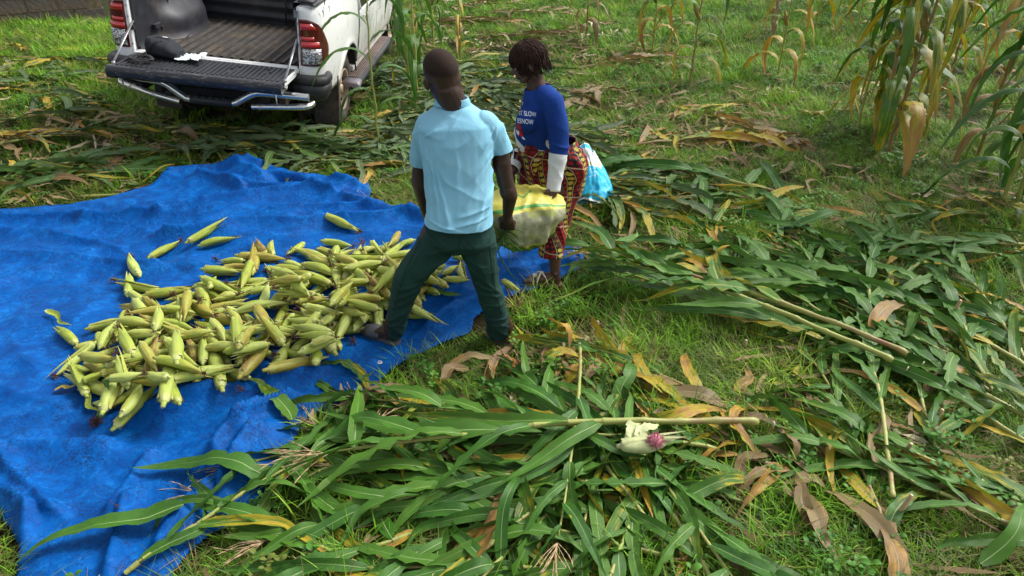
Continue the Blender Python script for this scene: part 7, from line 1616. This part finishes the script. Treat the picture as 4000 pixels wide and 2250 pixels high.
# pink silk and half opened pale ear in the foreground plant
p = G(1648, 1108, .235); L = Lump(); L.ell(p, (.030, .030, .026)); me = L.fuse('silk', .005, 2); ps = thing('pink_silk', 'round tuft of pink silk on the half open pale ear in the foreground', 'corn silk'); me_o = link('silk_core', me, simple('pink_silk', (0.42, 0.13, 0.17), .8, var=.4, scale=70), ps)
mb = MB(); rs = random.Random(2)
for k in range(220):
    v_ = nrm(vec(rs.gauss(0, 1), rs.gauss(0, 1), rs.gauss(0, 1))); q = p + v_ * vec(.027, .027, .023); t_ = nrm(vec(rs.gauss(0, 1), rs.gauss(0, 1), rs.gauss(0, 1)) + v_); mb.tube([q, q + t_ * .010, q + t_ * .016 + v_ * .004], [.0011, .0011, .0006], 3, cap=False)
o = mb.build('silk_threads', me_o.data.materials[0], ps); o['kind'] = 'stuff'
pe = thing('corn_ear', 'half open pale corn ear with cream husks beside the pink silk', 'corn ear'); hr = EARV[3][0]
for c_ in kids(hr):
    o = c_.copy(); COL.objects.link(o); o.parent = pe; q = G(1560, 1122, .19); o.location = tuple(q); o.rotation_euler = (.3, -.12, .05); o.scale = (.85, 1.1, 1.1); o.color = (0, .4, 1, 1)
M_cream = simple('cream_husk', (0.40, 0.43, 0.20), .6, var=.25, scale=20)
for o in pe.children:
    if o.name.startswith('husk'): o.data = o.data.copy(); o.data.materials.clear(); o.data.materials.append(M_cream)
def husk_flap(a, b, Wd, z, seed):
    o = flat_leaf(a, b, Wd, 0, 'x', z=z + .09, mat=mt_husk, seed=seed, arch=.02, curl=0); THINGS.remove(o)
    for k in ('label', 'category'): del o[k]
    o.parent = pe; o.name = 'husk_leaf'; o.data.materials.clear(); o.data.materials.append(M_cream)
husk_flap((1578, 1122), (1604, 1062), .07, .085, 31); husk_flap((1592, 1118), (1655, 1070), .06, .085, 32)
# orange scrap of rotten cob
def crumb():
    L = Lump(); c = [G(x, y, .05) for x, y in ((1268, 898), (1285, 912), (1300, 925), (1316, 915))]; L.chain(c, [.012, .026, .030, .016]); L.ell(G(1296, 930, .04), (.04, .03, .02)); me = L.fuse('scrap', .005, 1); push(me, lambda v, n: .010 * ridge(noise(v[:, 0] * 60, v[:, 1] * 60, v[:, 2] * 60, 701), 2) - .004)
    m = NT('orange_cob'); v = m.tc(); n = m.n('TexVoronoi', {'Vector': v, 'Scale': 90.0}).outputs[0]; m.set(col=m.mix(m.mr(n, .1, .6), (0.62, 0.30, 0.045), (0.20, 0.065, 0.012)), rough=.6, norm=m.bump(n, .8, .004)); tag(link('rotten_cob', me, m.m), "orange half eaten scrap of cob lying in the grass below the man's right heel", 'corn cob')
crumb()
M_dryh = simple('dry_pale_husk', (0.50, 0.42, 0.29), .8, var=.35, scale=30)
def reddish(d, lab):
    p = G(*d); t = thing('corn_husk', lab, 'corn husk', (0, 0, 0)); t['at'] = tuple(float(q) for q in p); rs = random.Random(int(d[0]))
    for k in range(5):
        a = rs.uniform(0, 6.28); C = path_lying((p[0], p[1]), a, rs.uniform(.14, .24), 8, rs.uniform(-.8, .8), ghf(p[0], p[1]) + .03, .06, .03, rs); o = link('husk_leaf', leaf_mesh('leaf', C, .06, np.array([[0, 0, 1.]] * 9), fold=.5, wave=.2, seed=k), mt_husk if 'red' in lab else M_dryh, t); o.color = RED
RED = (.85, .5, 0, 1); PAL = (.25, .3, .9, 1)
reddish((880, 432), 'reddish dry husk just behind the right corner of the tarpaulin fold'); reddish((918, 448), 'second reddish husk touching the tarpaulin fold')
reddish((15, 280), 'pale open dry husks at the left edge of the field'); reddish((40, 300), 'second pale dry husk beside the first at the left edge'); reddish((158, 350), 'small pale husk in the grass left of the truck')
for x, y in ((1128, 12), (1150, 30), (1190, 20), (1110, 40), (1492, 68), (1465, 105), (1230, 12), (2030, 150), (2040, 300), (1700, 60), (1560, 90), (2165, 250)): reddish((x, y), 'small pale dry husk %s' % where(x, y))
# curled brown leaves of the foreground
GL = 'single corn leaves on the ground'
for a, b, wd, ag, bw, ar in (((1985, 1235), (2110, 1440), .085, 1.1, .06, .05), ((1960, 1225), (2080, 1250), .08, 1.1, 0, .04), ((1990, 1255), (2070, 1390), .05, .65, -.1, .05), ((1800, 1200), (1890, 1270), .06, 1.0, 0, .03), ((1975, 1120), (1990, 1190), .08, 1.0, 0, .08), ((1870, 1040), (1910, 1180), .05, .6, .25, .12),
                             ((2560, 1270), (2100, 1180), .09, .0, -.05, .06), ((2320, 1000), (2300, 930), .06, 1.1, .2, .06), ((1410, 850), (1432, 900), .075, .55, 0, .14), ((1350, 915), (1460, 905), .07, .42, 0, .05), ((1560, 1030), (1590, 925), .085, .12, 0, .08), ((2240, 1500), (2190, 1260), .08, .75, .05, .05),
                             ((1250, 1449), (1300, 1215), .05, .0, .03, .22), ((1110, 1195), (1260, 1250), .085, .30, -.06, .08), ((1030, 1165), (1150, 1225), .08, .30, .05, .08), ((2460, 1449), (2576, 1290), .07, .05, .04, .12), ((2430, 1040), (2330, 1160), .07, .25, 0, .05), ((2150, 1300), (2290, 1449), .06, .9, .05, .04),
                             ((1600, 1090), (1830, 1050), .08, .5, .05, .07), ((1830, 1060), (1980, 1110), .06, 1.0, 0, .05), ((2000, 1150), (2180, 1220), .07, .2, -.1, .1), ((1850, 540), (2020, 480), .08, .42, .05, .05), ((1945, 600), (2120, 560), .10, .1, .18, .16), ((1700, 640), (1790, 700), .07, .5, .1, .05), ((1790, 690), (1600, 720), .07, .45, .1, .06)):
    flat_leaf(a, b, wd, ag, '%s corn leaf %s' % ('brown withered' if ag > .8 else 'yellowing' if ag > .3 else 'long green', where((a[0] + b[0]) / 2, (a[1] + b[1]) / 2)), bow=bw, arch=ar, z=.03, seed=int(a[0] + b[1]), group=GL)
rl = random.Random(12)
def leafy(n, box, ages, wilt, wd=(.035, .075)):
    for k in range(n):
        x, y = rl.uniform(box[0], box[2]), rl.uniform(box[1], box[3]); p = G(x, y)
        if sdpoly(p[0], p[1], TARP)[0] < .15: continue
        a = rl.uniform(0, 6.28); q = p + vec(math.cos(a), math.sin(a), 0) * rl.uniform(.2, .5); bx, by, _ = proj(q); ag = rl.uniform(*ages)
        if y < 280 and 280 < x < 1000: continue
        flat_leaf((x, y), (bx, by), rl.uniform(*wd), ag, '%s corn leaf %s' % ('brown dry' if ag > .8 else 'yellow-brown' if ag > .4 else 'grey-green limp' if wilt else 'green', where((x + bx) / 2, (y + by) / 2)), bow=rl.uniform(-.25, .25), arch=rl.uniform(0, .08), z=.025, seed=rl.randrange(9999), wilt=wilt, group=GL)
leafy(38, (1380, 110, 1850, 420), (.85, 1.2), 0, (.025, .05)); leafy(26, (1080, 0, 1480, 140), (.9, 1.3), 0); leafy(16, (1900, 100, 2560, 480), (.8, 1.3), 0, (.025, .05)); leafy(34, (0, 120, 330, 480), (.3, 1.2), .5); leafy(20, (1150, 120, 1320, 420), (.2, .9), .6); leafy(16, (560, 320, 1000, 430), (.2, 1.0), .6); leafy(16, (1400, 850, 2300, 1400), (.4, 1.2), 0); leafy(10, (1000, 900, 1500, 1050), (.5, 1.2), 0)
settle_labels()
